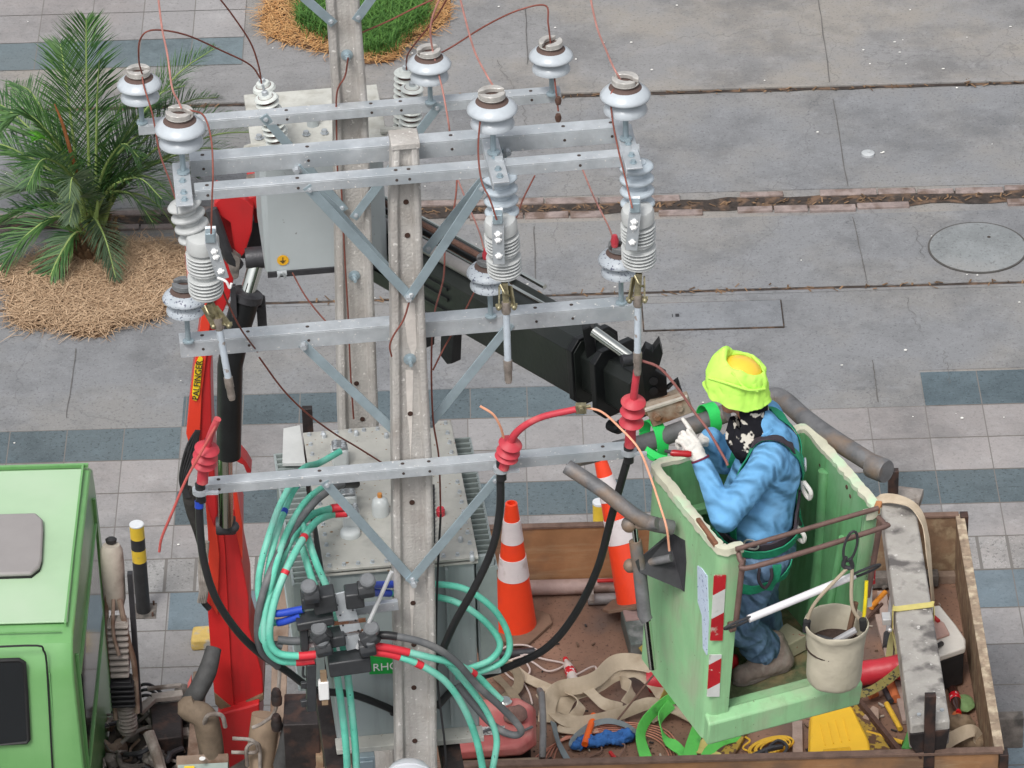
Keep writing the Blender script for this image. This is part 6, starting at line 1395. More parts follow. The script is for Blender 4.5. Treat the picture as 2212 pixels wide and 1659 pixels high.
# leg loops
wrap([hipN+V((.13,-.02,-.02)),hipN+V((.10,-.10,-.07)),hipN+V((0,-.14,-.10)),hipN+V((-.10,-.10,-.12)),hipN+V((-.13,0,-.10))],bj,.045,harn,'leg_loop',.007)
wrap([hipN+V((.06,-.12,.02)),hipN+V((.05,-.13,-.05)),hipN+V((.02,-.13,-.12))],bj,.045,harn,'leg_loop',.012)
c_,n_,i,d_=bj.find_nearest(A(1655,1250,18.5)); MB().tube([c_+n_*.02+V((-.025,0,.03)),c_+n_*.03+V((-.03,0,-.03)),c_+n_*.03+V((0,0,-.075)),c_+n_*.03+V((.03,0,-.02)),c_+n_*.02+V((.03,0,.03))],.008,8).build('hanging_loop',pad,WK)
wrap([V((1.02,18.72,5.34)),V((.98,18.78,5.28)),V((1.05,18.72,5.22))],bs,.05,harn,'front_strap',.01)
# ================= CARGO IN THE TRUCK BED =================
ZF=1.203
orange=M('fluorescent orange cone plastic',(.90,.065,.02),.4,0,.06,4,.02,spec=.4,dirt=(.75,.06,.03),dscale=8,dlo=.55,dhi=.8); refl=M('white reflective collar',(.72,.66,.66),.35,0,.06,10,.05,dirt=(.55,.48,.46),dscale=12,dlo=.58,dhi=.7); rub=M('dusty rubber cone base',(.20,.125,.085),.9,0,.2,8,.2)
def cone(base,axis,lb,label,H=.93,rot=.6,r0=.135):
    t=thing('traffic_cone',base,label,'traffic cone','traffic cones in the truck bed'); axis=V(axis).normalized()
    rad=lambda f: r0*(1-f)+.036*f
    def seg(f0,f1,e=0): return [(rad(f0)+e,H*f0),(rad(f1)+e,H*f1)]
    MB().lathe([(rad(0),.0)]+seg(.03,.995)+[(rad(1)-.012,H),(rad(1)-.014,H-.05),(.001,H-.06)],base,axis,n=48).build('cone_body',orange,t,ang=50)
    for a,b in ((.415,.58),(.70,.87)): MB().lathe([(rad(a)-.002,H*a)]+seg(a+.002,b-.002,.003)+[(rad(b)-.002,H*b)],base,axis,n=48).build('reflective_collar',refl,t,ang=50)
    x,y,d=frame(axis,(0,1,0)); s=.19; ch=.06
    x,y=x*math.cos(rot)+y*math.sin(rot),y*math.cos(rot)-x*math.sin(rot)
    pts=[(-s+ch,-s),(s-ch,-s),(s,-s+ch),(s,s-ch),(s-ch,s),(-s+ch,s),(-s,s-ch),(-s,-s+ch)]
    MB().prism([base+x*a+y*b for a,b in pts],axis*.022).build('cone_base',rub,t,bevel=.004)
    return t
b=G(1112,1352,ZF+.002); cone(b,(0,0,1),'','orange traffic cone with two white collars standing upright on the bed floor',.90)
b=G(1380,1298,ZF+.10); tip=A(1300,1005,b.y+.30); cone(b,tip-b,'','orange traffic cone leaning left against the far wall by the basket',.93,.3)
tb=G(1365,1350,ZF); 
mb=MB(); t_=thing('tool_case',V((tb.x,tb.y,ZF)),'long dark grey tool case under the leaning traffic cone','tool case')
mb.prism([G(1340,1312,ZF+.14),G(1402,1306,ZF+.14),G(1425,1382,ZF+.14),G(1362,1392,ZF+.14)],(0,0,-.13)); mb.build('case_body',M('dark grey-green case',(.09,.11,.10),.6,0,.2,8,.1,40,dirt=(.24,.25,.24),dscale=8),t_,bevel=.012)
mb=MB(); mb.prism([G(1345,1318,ZF+.15),G(1390,1312,ZF+.15),G(1396,1335,ZF+.15),G(1352,1340,ZF+.15)],(0,0,-.02)); mb.build('case_lid',M('reddish dust case lid',(.30,.20,.18),.8),t_,bevel=.004)
def pipe(a,b,r,m,lb,name='steel_pipe',cat='pipe',z=None,g=None):
    z=z or ZF+r; P_=[G(*a,z),G(*b,z)]; o=MB().tube(P_,r,18,False).build(name,m); return tag(o,lb,cat,g)
pipe((1062,1272),(1420,1262),.048,M('dusty pink pipe',(.42,.31,.28),.7,.1,.15,8,.2,dirt=(.25,.17,.14),dscale=8),'fat dusty pinkish pipe lying along the foot of the far wall',z=ZF+.05)
pipe((1270,1295),(1400,1290),.035,M('grey dented pipe',(.27,.26,.26),.6,.3,.2,8,.2),'shorter grey pipe lying before the pinkish one, beside the leaning cone')
pipe((1290,1255),(1420,1250),.012,M('red rod',(.5,.02,.02),.5),'thin red rod lying on the pinkish pipe by the leaning cone','rod','rod',z=ZF+.12)
MB_=MB().beam(G(1275,1262,ZF+.1),G(1279,1300,ZF+.1),.03,.02); tag(MB_.build('wood_peg',dusty2),'small wooden peg against the pipes on the bed floor','peg')
# timber beam
tim=M('weathered grey timber',(.37,.35,.32),.9,0,.18,5,.5,60,dirt=(.12,.11,.105),dscale=6,dlo=.52,dhi=.66,speck=(.55,.53,.5),sscale=30,slo=.68)
ZT_=1.86
BM=thing('timber_beam',G(1965,1320,ZT_-.16),'heavy weathered grey timber laid across the bed beside the right stake posts','timber beam')
tp_=[G(1903,1086,ZT_),G(1976,1078,ZT_),G(2052,1556,ZT_),G(1966,1566,ZT_)]
MB().hexa([p-V((0,0,.17)) for p in (tp_[3],tp_[2],tp_[1],tp_[0])],[tp_[3],tp_[2],tp_[1],tp_[0]]).build('beam_body',tim,BM,bevel=.012)
MB().prism([p+V((0,-.01,-.06)) for p in (tp_[3],tp_[2])]+[tp_[2]+V((-.02,-.01,-.20)),tp_[3]+V((.06,-.01,-.24)),tp_[3]+V((.0,-.01,-.13))],(0,.05,0)).build('dark_end_plate',blksteel,BM,bevel=.004)
for x,y in ((2035,1535),(1985,1545)): MB().lathe([(.012,0),(.012,.01),(.001,.01)],G(x,y,ZT_),n=10).build('beam_bolt',galv,BM)
crm=M('cream webbing',(.55,.455,.335),.85,0,.10,6,.3,60,dirt=(.38,.30,.21),dscale=7,dlo=.48,dhi=.72)
mb=MB(); mb.ribbon([G(1880,1085,1.80),G(1898,1078,ZT_+.02),G(1935,1078,ZT_+.06),G(1975,1095,ZT_+.05),G(1998,1140,ZT_-.0),G(2006,1200,ZT_-.1),G(2012,1260,ZT_-.25),G(2016,1300,1.5)],.075,[(0,-.6,1),(0,-.5,1),(.1,-.3,1),(.4,0,1),(.8,.0,.5),(1,-.3,.4),(1,-.2,.3),(1,-.2,.3)],.005); tag(mb.build('lifting_sling',crm),'wide cream sling draped over the far end of the grey timber','sling')
yw=M('yellow ratchet webbing',(.58,.50,.17),.8,0,.1,12,.2); mb=MB()
a,b=tp_[0].lerp(tp_[3],.50),tp_[1].lerp(tp_[2],.50)
mb.ribbon([a+V((-.012,0,-.17)),a+V((-.012,0,.004)),a+V((.012,0,.008)),b+V((-.012,0,.008)),b+V((.012,0,.004)),b+V((.012,0,-.17))],.05,[(-1,0,0),(-1,0,.6),(0,0,1),(0,0,1),(1,0,.6),(1,0,0)],.004,3)
o=tag(mb.build('tie_strap',yw),'yellow tie strap wrapped round the middle of the grey timber','strap')
mb=MB(); mb.box(a+V((-.05,0,-.06)),(.05,.08,.04)); mb.sph(a+V((-.03,-.03,-.12)),.015); tag(mb.build('ratchet_buckle',M('whitish buckle',(.6,.6,.6),.4,.4),bevel=.003),'whitish ratchet buckle on the left side of the grey timber','buckle')
mb=MB(); mb.beam(G(1925,1072,1.72),G(1990,1080,1.72),.16,.06,up=(0,0,1)); tag(mb.build('wood_block',dusty2,bevel=.004),'small pale packing block under the far end of the timber','wood block')
# tool box with white lid, right of the beam
wt=thing('plastic_toolbox',G(2055,1370,ZF),'black toolbox with cream and pink lid tucked right of the grey timber','toolbox')
z_=ZF+.28; pp=[G(2010,1310,z_),G(2030,1306,z_),G(2066,1350,z_),G(2086,1380,z_),G(2086,1398,z_),G(2006,1425,z_)]
MB().prism(pp,(0,0,-.045)).build('lid',M('cream plastic lid',(.60,.57,.52),.5,0,.08,8,.05),wt,bevel=.01)
MB().prism([p+V((-.01,0,-.046)) for p in pp],(0,0,-.22)).build('box_body',black,wt,bevel=.008)
MB().prism([G(2012,1325,z_+.02),G(2040,1345,z_+.02),G(2052,1368,z_+.02),G(2012,1382,z_+.02)],(0,0,-.02)).build('lid_tray',M('pinkish tray',(.42,.27,.23),.6),wt,bevel=.006)
MB().beam(G(2012,1328,z_+.03),G(2028,1342,z_+.03),.02,.015).build('red_latch',M('red latch plastic',(.45,.02,.02),.5),wt)
MB().tube([G(2010,1402,z_+.01),G(2022,1397,z_+.03),G(2034,1390,z_+.01)],.016,10).build('handle',black,wt)
# bottles
def bottle(base,ax,label,body,H=.24):
    t=thing('drink_bottle',base,label,'bottle','soft drink bottles in the truck bed'); ax=V(ax).normalized()
    MB().lathe([(.001,0),(.026,.0),(.031,.01),(.029,.03),(.032,.05),(.032,H*.55),(.028,H*.68),(.014,H*.86),(.012,H*.93),(.001,H*.93)],base,ax,n=28).build('bottle_body',body,t,ang=60)
    MB().lathe([(.0315,H*.26),(.0335,H*.27),(.0335,H*.5),(.0315,H*.51)],base,ax,n=28).build('label',M('red drink label',(.60,.01,.02),.35,0,.05,8,0,speck=(.8,.75,.75),sscale=42,slo=.57),t,ang=60)
    MB().lathe([(.001,H*.92),(.0155,H*.92),(.0155,H),(.001,H)],base,ax,n=20).build('cap',M('red bottle cap',(.65,.01,.02),.35),t)
bg=G(1240,1472,ZF+.035); bh=G(1222,1425,ZF+.035); bottle(bg,bh-bg,'clear drink bottle with red label lying on the open bed floor',M('clear bottle plastic',(.62,.55,.50),.1,0,.1,10,0,coat=.5))
bg=G(2058,1488,ZF+.06); bh=G(2070,1535,ZF+.06); bottle(bg,bh-bg,'dark drink bottle with red label lying near the near end of the timber',M('cola bottle plastic',(.05,.02,.015),.1,0,.2,10,0,coat=.6))
# slings and ropes: drawn as loose loops on the floor
def strand(pts,r,m,label,cat,name,z=ZF,grp=None,rand=0):
    P_=[G(p[0],p[1],z+r+(p[2] if len(p)>2 else .0)) for p in pts]; return tag(MB().tube(P_,r,8,True,8).build(name,m),label,cat,grp)
def sling(paths,w,m,label,name,cat='sling',grp=None,th=.006):
    mb=MB(); 
    for pts in paths:
        P_=[];N_=[]
        for p in pts:
            P_.append(G(p[0],p[1],ZF+p[2])); a=p[3] if len(p)>3 else 90; N_.append(V((math.cos(R(a))*.6,-abs(math.cos(R(a)))*.8,math.sin(R(a)))))
        mb.ribbon(P_,w,N_,th,8)
    if len(paths)>1:
        r=mb.build(name,m) if len(paths)<2 else None
        c=mb.cut+[(len(mb.v),len(mb.f))]; sd=['','',''][:0]
        for i,((v0,f0),(v1,f1)) in enumerate(zip(c,c[1:])):
            q=MB(); q.v=mb.v[v0:v1]; q.f=[tuple(j-v0 for j in f) for f in mb.f[f0:f1]]; r=tag(q.build(name,m),['first loop','second loop','third loop'][i]+' from the left: '+label,cat,grp)
        return r
    return tag(mb.build(name,m),label,cat,grp)
g='cream slings heaped on the bed'
sling([[(1180,1560,.02,90),(1185,1520,.10,40),(1205,1490,.14,20),(1255,1480,.15,30),(1290,1465,.17,20),(1330,1432,.20,30),(1385,1432,.20,40),(1430,1450,.16,40),(1470,1490,.10,60),(1520,1530,.04,90)]],.10,crm,'cream sling arching highest over the heap of webbing','lifting_sling',grp=g)
sling([[(1210,1540,.03,80),(1235,1500,.09,30),(1290,1480,.11,20),(1330,1455,.14,30),(1375,1450,.14,60),(1420,1485,.10,60),(1435,1525,.06,80),(1400,1555,.03,90)]],.095,crm,'cream sling folded low inside the heap of webbing','lifting_sling',grp=g)
sling([[(1170,1500,.04,60),(1200,1545,.05,30),(1250,1560,.07,30),(1330,1545,.06,20),(1400,1520,.09,40),(1450,1530,.08,80),(1500,1555,.03,90)]],.075,crm,'cream sling snaking along the front of the webbing heap','lifting_sling',grp=g)
sling([[(1095,1430,.03,80),(1130,1460,.03,70),(1170,1480,.05,60),(1215,1500,.05,80)],],.07,crm,'cream sling end running left from the webbing heap','lifting_sling',grp=g)
sling([[(1075,1425,.04,30),(1110,1440,.10,40),(1120,1480,.06,60),(1090,1510,.04,60)],[(1070,1460,.03,60),(1100,1490,.08,30),(1120,1520,.03,60)]],.06,M('grey-brown webbing',(.24,.19,.13),.85,0,.2,9,.3),'grey-brown webbing crumpled beside the transformer','lifting_sling',grp=g)
sling([[(1230,1500,.10,20),(1255,1522,.12,10),(1240,1548,.06,60),(1215,1562,.02,90)],[(1270,1490,.12,60),(1305,1520,.10,20),(1345,1530,.05,60)],[(1340,1470,.10,10),(1365,1490,.12,0),(1352,1520,.06,40)]],.07,crm,'short cream sling loops curled inside the webbing heap','lifting_sling',grp=g)
sling([[(1205,1570,.03,90),(1240,1575,.04,90),(1290,1572,.03,90)]],.10,crm,'flat cream sling tail at the front edge of the heap','lifting_sling',grp=g)
yg=M('mustard strap',(.40,.30,.07),.85,0,.15,12,.2)
sling([[(1385,1395,.12,40),(1400,1420,.06,30),(1380,1445,.03,60)],[(1440,1490,.16,10),(1428,1520,.12,0),(1432,1550,.05,60)],[(1370,1400,.04,80),(1400,1380,.10,60),(1440,1390,.10,60)]],.045,yg,'mustard yellow strap looped over the cream slings','yellow_strap','strap')
sling([[(1545,1548,.10,60),(1540,1580,.06,50),(1515,1610,.04,60),(1480,1622,.03,90)],[(1490,1618,.03,90),(1540,1628,.04,90),(1570,1640,.03,90)]],.05,yw,'pale yellow strap lying right of the green slings','yellow_strap','strap')
ggr=M('bright green webbing',(.13,.60,.11),.7,0,.12,10,.2,60,dirt=(.09,.34,.08),dscale=10,dlo=.58,dhi=.75)
gg='bright green slings near the basket'
sling([[(1490,1500,.14,40),(1445,1512,.14,10),(1405,1545,.10,10),(1385,1580,.06,20),(1390,1620,.04,50),(1410,1670,.02,90)]],.075,ggr,'bright green sling curving down from the basket corner on the left','green_sling',grp=gg)
sling([[(1450,1520,.12,30),(1425,1555,.08,0),(1440,1595,.07,10),(1475,1630,.04,30),(1490,1690,.02,90)]],.07,ggr,'bright green sling twisted in the middle of the three','green_sling',grp=gg)
sling([[(1520,1535,.14,30),(1505,1580,.10,30),(1490,1630,.04,60),(1480,1690,.02,90)]],.08,ggr,'bright green sling lying straightest, under the basket corner','green_sling',grp=gg)
sling([[(1600,1590,.04,60),(1560,1600,.08,30),(1530,1625,.05,60),(1510,1670,.02,90)]],.06,ggr,'short bright green loop ending near the yellow rope','green_sling',grp=gg)
gyw=M('grey-blue flat strap',(.20,.235,.245),.8,0,.15,10,.2)
gs_='grey straps on the bed floor'
sling([[(1385,1600,.03,60),(1360,1572,.05,60),(1320,1558,.08,50),(1280,1565,.06,50),(1245,1590,.04,50),(1235,1610,.03,60),(1255,1618,.02,90)]],.035,gyw,'grey strap arching over the orange tube on the bed floor','grey_strap',grp=gs_)
sling([[(1195,1560,.06,30),(1205,1600,.05,20),(1225,1640,.03,60),(1245,1665,.02,90)]],.04,gyw,'grey strap running straight down left of the blue rag','grey_strap',grp=gs_)
sling([[(1370,1575,.05,20),(1390,1610,.03,30),(1385,1645,.03,60),(1330,1650,.02,90),(1260,1648,.02,90),(1200,1665,.02,90)]],.03,gyw,'grey strap circling the blue rag on its right','grey_strap',grp=gs_)
wr_=M('pinkish white rope',(.60,.50,.46),.85,0,.08,20,.2)
strand([(1075,1408),(1100,1395,.03),(1140,1395,.02),(1170,1415,.01),(1120,1420,.03),(1085,1440),(1115,1470,.02),(1145,1450,.02),(1130,1415,.04),(1180,1425,.02),(1220,1435,.01),(1185,1450,.02),(1150,1430,.03),(1110,1410,.02),(1078,1425),(1110,1445,.03),(1140,1490),(1150,1520,.01)],.006,wr_,'tangled pinkish white rope on the floor below the upright cone','rope','rope')
strand([(1165,1490),(1205,1480,.01),(1230,1500),(1225,1470,.02),(1250,1455,.05),(1285,1440,.03),(1288,1470)],.006,wr_,'thin white cord curling round the lying bottle','cord','rope')
cw=M('shiny pinkish copper strand',(.62,.27,.19),.4,.3,.15,20,0)
for k in range(6):
    o=k*4; strand([(1130+o*3,1665),(1170+o*2,1625-o),(1230+o,1595-o,.02),(1320,1580-o,.03),(1400+o,1590-o,.02),(1440+o,1620-o),(1450+o*2,1670)],.0045,cw,['outermost loose copper strand in the fan on the bed floor','second copper strand in from the outside of the fan','third copper strand from the outside of the fan','fourth copper strand from the outside of the fan','fifth copper strand, next to the innermost of the fan','innermost loose copper strand of the fan on the floor'][k],'copper strand','copper_strand',grp='loose copper strands')
strand([(1255,1610),(1280,1590,.02),(1300,1620,.02),(1270,1640),(1320,1650,.01),(1350,1610,.03),(1310,1600,.02),(1345,1560,.02),(1360,1540)],.005,M('brown thin cord',(.20,.12,.09),.8),'thin brown cord knotted round the blue rag','cord','cord')
strand([(1330,1560,.06),(1370,1510,.20),(1410,1460,.34),(1430,1440,.42)],.006,M('brown thin cord',(.20,.12,.09)),'dark cord rising from the slings toward the levelling cylinder','cord','cord')
# rag, tube
rag=MB()
for k in range(9): rag.sph(G(1245+k*13,1612-(k%3)*5-k*1.5,ZF+.04),.035+.01*((k*7)%3),12,8,(1.3,.8,.7))
o=tag(rag.build('blue_rag',M('blue work rag',(.04,.15,.42),.9,0,.3,14,.8,24,dirt=(.02,.06,.18),dscale=18),remesh=.01),'crumpled blue rag on the bed floor among grey straps','rag'); wrinkle(o,.05,.06); wrinkle(o,.02,.02)
o=MB().tube([G(1263,1608,ZF+.06),G(1283,1545,ZF+.06)],.020,14,False).build('marker_tube',M('orange marker tube',(.85,.13,.01),.4)); tag(o,'short bright orange tube lying above the blue rag','marker tube')
tag(MB().tube([G(1318,1625,ZF+.03),G(1340,1652,ZF+.03)],.012,10,False).build('pry_bar',M('red rod',(.5,.02,.02))),'small red bar poking out below the blue rag','pry bar')
tag(MB().tube([G(1065,1415,ZF+.03),G(1155,1408,ZF+.03)],.028,12,False).build('dark_roll',dark),'dark cylindrical roll behind the white rope','roll')
# generator
GN=thing('generator',G(1070,1600,ZF),'faded red portable generator in a grey tube frame beside the nearer pole','generator')
rg_=M('faded salmon red tank',(.50,.13,.12),.6,0,.1,5,.1,40,dirt=(.55,.25,.22),dscale=5,dlo=.48,dhi=.72)
zt2=ZF+.42
q_=[(975,1512),(1120,1506),(1148,1522),(1150,1590),(1120,1612),(975,1622)]
low=[G(x,y,zt2-.075) for x,y in ((968,1525),(1128,1518),(1160,1538),(1162,1612),(1128,1634),(966,1646))]
top=[G(x,y,zt2) for x,y in q_]
vs=low+top; n=6
MB().add(vs,[tuple(range(n))[::-1],tuple(range(n,2*n))]+[(i,(i+1)%n,(i+1)%n+n,i+n) for i in range(n)]).build('fuel_tank',rg_,GN,bevel=.02)
MB().box(G(1068,1600,ZF+.15),(.42,.34,.26)).build('engine_block',blksteel,GN,bevel=.01)
MB().lathe([(.001,0),(.045,0),(.045,.02),(.035,.03),(.001,.03)],G(1090,1520,zt2),n=20).build('fuel_cap',chrome,GN)
MB().prism([G(1010,1572,zt2+.004),G(1090,1568,zt2+.004),G(1090,1586,zt2+.004),G(1010,1590,zt2+.004)],(0,0,.002)).build('panel_label',M('pale panel label',(.5,.5,.48),.5,0,.1,20,0,speck=(.1,.1,.1),sscale=90,slo=.58),GN)
fr=M('scuffed grey frame tube',(.22,.215,.21),.5,.4,.2,10,.1)
o=MB().tube([G(1170,1500,zt2+.02),G(1173,1560,zt2+.02),G(1172,1630,zt2-.02),G(1170,1640,ZF+.1)],.020,12,True,4).build('frame_tube',fr,GN)
MB().tube([G(1170,1500,zt2+.02),G(1166,1492,zt2-.1),G(1168,1500,ZF+.05)],.020,12).build('frame_tube',fr,GN)
MB().tube([G(975,1650,zt2-.1),G(1170,1642,zt2-.1)],.018,12,False).build('frame_tube',M('brass-brown rail',(.35,.27,.2),.6,.3),GN)
MB().tube([G(975,1659,zt2-.18),G(1170,1650,zt2-.18)],.012,12,False).build('frame_tube',fr,GN)
o=MB().sph(G(1115,1545,zt2+.04),.07,16,10,(1.0,.8,.8)).build('dusty_rag',M('dusty mauve rag',(.22,.13,.11),.95,0,.25,14,.9,24)); wrinkle(o,.05,.04); tag(o,'dusty mauve rag lying on the red generator tank','rag')
strand([(1000,1560,.44),(1020,1590,.44),(1060,1575,.43),(1100,1590,.43),(1150,1570,.43)],.008,gycab,'grey lead trailing over the generator tank','cable','generator_lead')
# yellow items
YC_=thing('yellow_case',G(1810,1590,ZF),'bright yellow plastic equipment case lying below the basket','equipment case')
ycm=M('bright yellow case plastic',(.85,.50,.025),.4,0,.06,5,.03,dirt=(.62,.38,.06),dscale=6,dlo=.62,dhi=.8)
z_=ZF+.20; tp=[(1752,1545),(1830,1520),(1842,1528),(1876,1598),(1880,1625),(1868,1636),(1758,1642),(1750,1632)]
top=[G(x,y,z_) for x,y in tp]; cen=sum(top,V((0,0,0)))/8
lo=[cen+(p-cen)*1.07-V((0,0,.05)) for p in top]; bt=[cen+(p-cen)*1.03-V((0,0,.19)) for p in top]; n=8
MB().add(lo+top,[tuple(range(n))[::-1],tuple(range(n,2*n))]+[(i,(i+1)%n,(i+1)%n+n,i+n) for i in range(n)]).build('lid',ycm,YC_,bevel=.012)
MB().add(bt+[p-V((0,0,.003)) for p in lo],[tuple(range(n))[::-1],tuple(range(n,2*n))]+[(i,(i+1)%n,(i+1)%n+n,i+n) for i in range(n)]).build('case_body',ycm,YC_,bevel=.006)
for dx in range(4):
    a=top[1].lerp(top[0],.2+.2*dx); b=top[4].lerp(top[6],.3+.15*dx); MB().beam(a.lerp(b,.25)+V((0,0,.002)),a.lerp(b,.72)+V((0,0,.002)),.006,.006).build('lid_rib',ycm,YC_)
MB().prism([G(1778,1618,z_+.012),G(1836,1612,z_+.012),G(1842,1630,z_+.0),G(1776,1636,z_+.0)],(0,0,-.03)).build('latch',M('deeper yellow latch',(.62,.34,.01),.4),YC_,bevel=.004)
MB().beam(G(1770,1650,z_-.03),G(1868,1643,z_-.03),.02,.03).build('carry_handle',ycm,YC_,bevel=.006)
yr=M('yellow rope',(.70,.42,.04),.8,0,.12,30,.3)
pts=[]
for k in range(9):
    for i in range(12):
        a=2*math.pi*i/12; rx=48-k*2.5+((k*5)%4)*2; ry=19-k*.8; pts.append((1665+rx*math.cos(a)+k*.8,1612-ry*math.sin(a)-rx*math.cos(a)*.22,.01+.008*k))
strand(pts,.006,yr,'coil of thin yellow rope left of the yellow case','rope','yellow_rope')
strand([(1605,1590,.02),(1620,1600,.03),(1610,1620,.01),(1715,1640),(1722,1620,.02)],.006,yr,'loose yellow rope end by the coil','rope','yellow_rope')
mb=MB(); mb.tube([G(1580,1645,ZF+.06),G(1620,1635,ZF+.08),G(1660,1618,ZF+.10),G(1690,1612,ZF+.10)],.016,10); mb.tube([G(1655,1620,ZF+.1),G(1680,1600,ZF+.12),G(1700,1612,ZF+.12),G(1690,1630,ZF+.1),G(1660,1632,ZF+.1),G(1655,1620,ZF+.1)],.010,8); tag(mb.build('cable_shears',dark),'black long-handled tool lying across the yellow rope coil','hand tool')
# red bundle behind basket
redp=M('glossy red vinyl',(.52,.03,.045),.4,0,.1,6,.1)
for pts,lb in (([(1402,1472,.09),(1440,1468,.11),(1490,1482,.09)],'red vinyl roll end showing left of the basket wall'),([(1855,1455,.08),(1905,1448,.10),(1950,1440,.12)],'red vinyl roll end reaching right to the timber')):
    P_=[G(a,b,ZF+c) for a,b,c in pts]; o=MB().tube(P_,[.075,.07,.085],14).build('red_roll',redp); wrinkle(o,.08,.03); tag(o,lb,'vinyl roll')
# angle irons, yellow rusty channel, tools on the right side
ryl=M('rust-speckled yellow paint',(.42,.28,.05),.8,.1,.2,10,.3,50,dirt=(.13,.07,.04),dscale=24,dlo=.5,dhi=.56)
mb=MB(); mb.prism([G(1822,1520,ZF+.05),G(1850,1510,ZF+.05),G(1925,1620,ZF+.05),G(1865,1630,ZF+.05)],(0,0,-.03)); tag(mb.build('steel_channel',ryl,bevel=.003),'rust-speckled yellow steel channel right of the yellow case','steel channel')
mb=MB(); mb.beam(G(1850,1508,ZF+.07),G(1950,1632,ZF+.07),.03,.04,up=(0,0,1)); mb.beam(G(1870,1640,ZF+.05),G(1960,1632,ZF+.05),.03,.03); tag(mb.build('angle_iron',rust,bevel=.002),'dark rusty angle iron edging the yellow channel','angle iron')
mb=MB(); mb.prism([G(1530,1660,ZF+.04),G(1590,1580,ZF+.04),G(1618,1572,ZF+.04),G(1570,1660,ZF+.04)],(0,0,-.03)); tag(mb.build('steel_channel',ryl,bevel=.003),'rust-speckled yellow channel slanting left of the rope coil','steel channel')
strand([(1905,1305,.02),(1880,1330,.03),(1868,1345,.02)],.012,rust,'rusty bent spike beside the right bed rail','spike','spike')
def tl_(a,b,r,m,lb,cat,z=.03,name=None):
    o=MB().tube([G(*a,ZF+z),G(*b,ZF+z)],r,12,False).build(name or cat.replace(' ','_'),m); return tag(o,lb,cat)
tl_((1882,1312),(1912,1280),.018,M('orange tool handle',(.65,.24,.03),.5),'short orange hammer shaft right of the basket','hammer')
tl_((1918,1370),(1930,1262),.016,M('grey pipe',(.3,.3,.31)),'grey metal rod left of the timber','rod')
tl_((1916,1400),(1918,1370),.028,dark,'dark threaded end piece below the grey rod','fitting')
tl_((1915,1520),(1945,1575),.016,yr,'yellow folding rule piece leaning at the timber foot','folding rule')
tl_((1872,1582),(1950,1604),.014,yr,'yellow folding rule piece lying nearest the bed wall','folding rule',.04)
tl_((1905,1478),(1925,1515),.018,dark,'black screwdriver lying in front of the timber','screwdriver')
tl_((1920,1470),(1935,1510),.03,M('dusty orange cloth',(.5,.14,.05),.9),'dusty orange roll against the timber','cloth roll')
tl_((1878,1505),(1895,1498),.018,M('dusty orange cloth',(.5,.14,.05)),'small orange lump on the bed rib','orange lump')
mb=MB(); mb.prism([G(1862,1548,ZF+.06),G(1885,1522,ZF+.06),G(1900,1530,ZF+.06),G(1898,1560,ZF+.06)],(0,0,-.05)); tag(mb.build('stone_block',M('pinkish stone',(.38,.27,.21),.9,0,.2,12,.5),bevel=.01),'pinkish stone chunk on the bed floor','stone')
for x,y in ((1560,1650),(1585,1640),(1540,1655)):
    lb_={1560:'middle of three pinkish rubble stones at the near bed wall',1585:'right one of three pinkish rubble stones at the near bed wall',1540:'left one of three pinkish rubble stones at the near bed wall'}[x]
    mb=MB(); mb.sph(G(x,y,ZF+.03),.03,7,5,(1.3,.9,.7)); tag(mb.build('stone_block',M('pinkish stone',(.38,.27,.21)),smooth=False),lb_,'stone','rubble stones at the near wall')
mb=MB(); mb.ribbon([G(1920,1420,ZF+.12),G(1928,1370,ZF+.1),G(1940,1400,ZF+.08),G(1936,1450,ZF+.05)],.04,[(0,0,1),(1,0,.3),(0,0,1),(.3,0,1)],.003); tag(mb.build('yellow_strap',M('dull yellow strip',(.36,.32,.14),.85)),'dull yellow strip hanging beside the grey rod','strap')
tapm=M('olive printed tape',(.22,.18,.05),.7,0,.2,14,.1,speck=(.03,.03,.02),sscale=45,slo=.57)
mb=MB(); mb.ribbon([G(1835,1505,ZF+.1),G(1885,1490,ZF+.12),G(1935,1455,ZF+.16),G(1965,1425,ZF+.2)],.055,[(0,-.5,1),(0,-.6,1),(0,-.6,.8),(0,-.6,.8)],.003); tag(mb.build('printed_tape',tapm),'olive printed tape slanting from the basket corner to the timber','tape')
tp2=M('folded brown tarpaulin',(.25,.18,.115),.9,0,.2,7,.4,30,dirt=(.14,.10,.07),dscale=8)
mb=MB()
for c_,r,s in (((2040,1600),.10,(1.6,.9,.5)),((2100,1595),.08,(1.2,1,.6)),((1975,1640),.07,(1.8,.7,.5)),((2075,1565),.07,(1.2,.8,.8))): mb.sph(G(*c_,ZF+.06),r,16,10,s)
o=mb.build('tarpaulin',tp2,remesh=.012); wrinkle(o,.10,.07); wrinkle(o,.04,.02); tag(o,'folded brown tarpaulin stuffed in the near right corner','tarpaulin')
sling([[(2000,1640,.12,60),(2050,1600,.16,40),(2100,1578,.16,60),(2115,1600,.08,60)]],.08,crm,'beige sling lying on the brown tarpaulin','lifting_sling')
o=MB().sph(G(2082,1520,ZF+.04),.07,14,8,(.9,1.2,.5)).build('green_bag',M('pale green bag',(.20,.32,.13),.8,0,.2,14,.5)); wrinkle(o,.04,.03); tag(o,'crumpled pale green bag by the tailgate','bag')
tl_((2062,1545),(2085,1560),.03,M('dusty orange cloth',(.5,.14,.05)),'rust-orange cloth below the dark bottle','cloth')
tl_((2052,1552),(2078,1580),.012,M('bright green stick',(.10,.5,.05),.5),'thin bright green stick near the timber end','stick',.05)
tl_((1955,1625),(1975,1570),.03,M('green bag corner',(.08,.30,.07),.7),'green cloth corner left of the near stake','cloth')
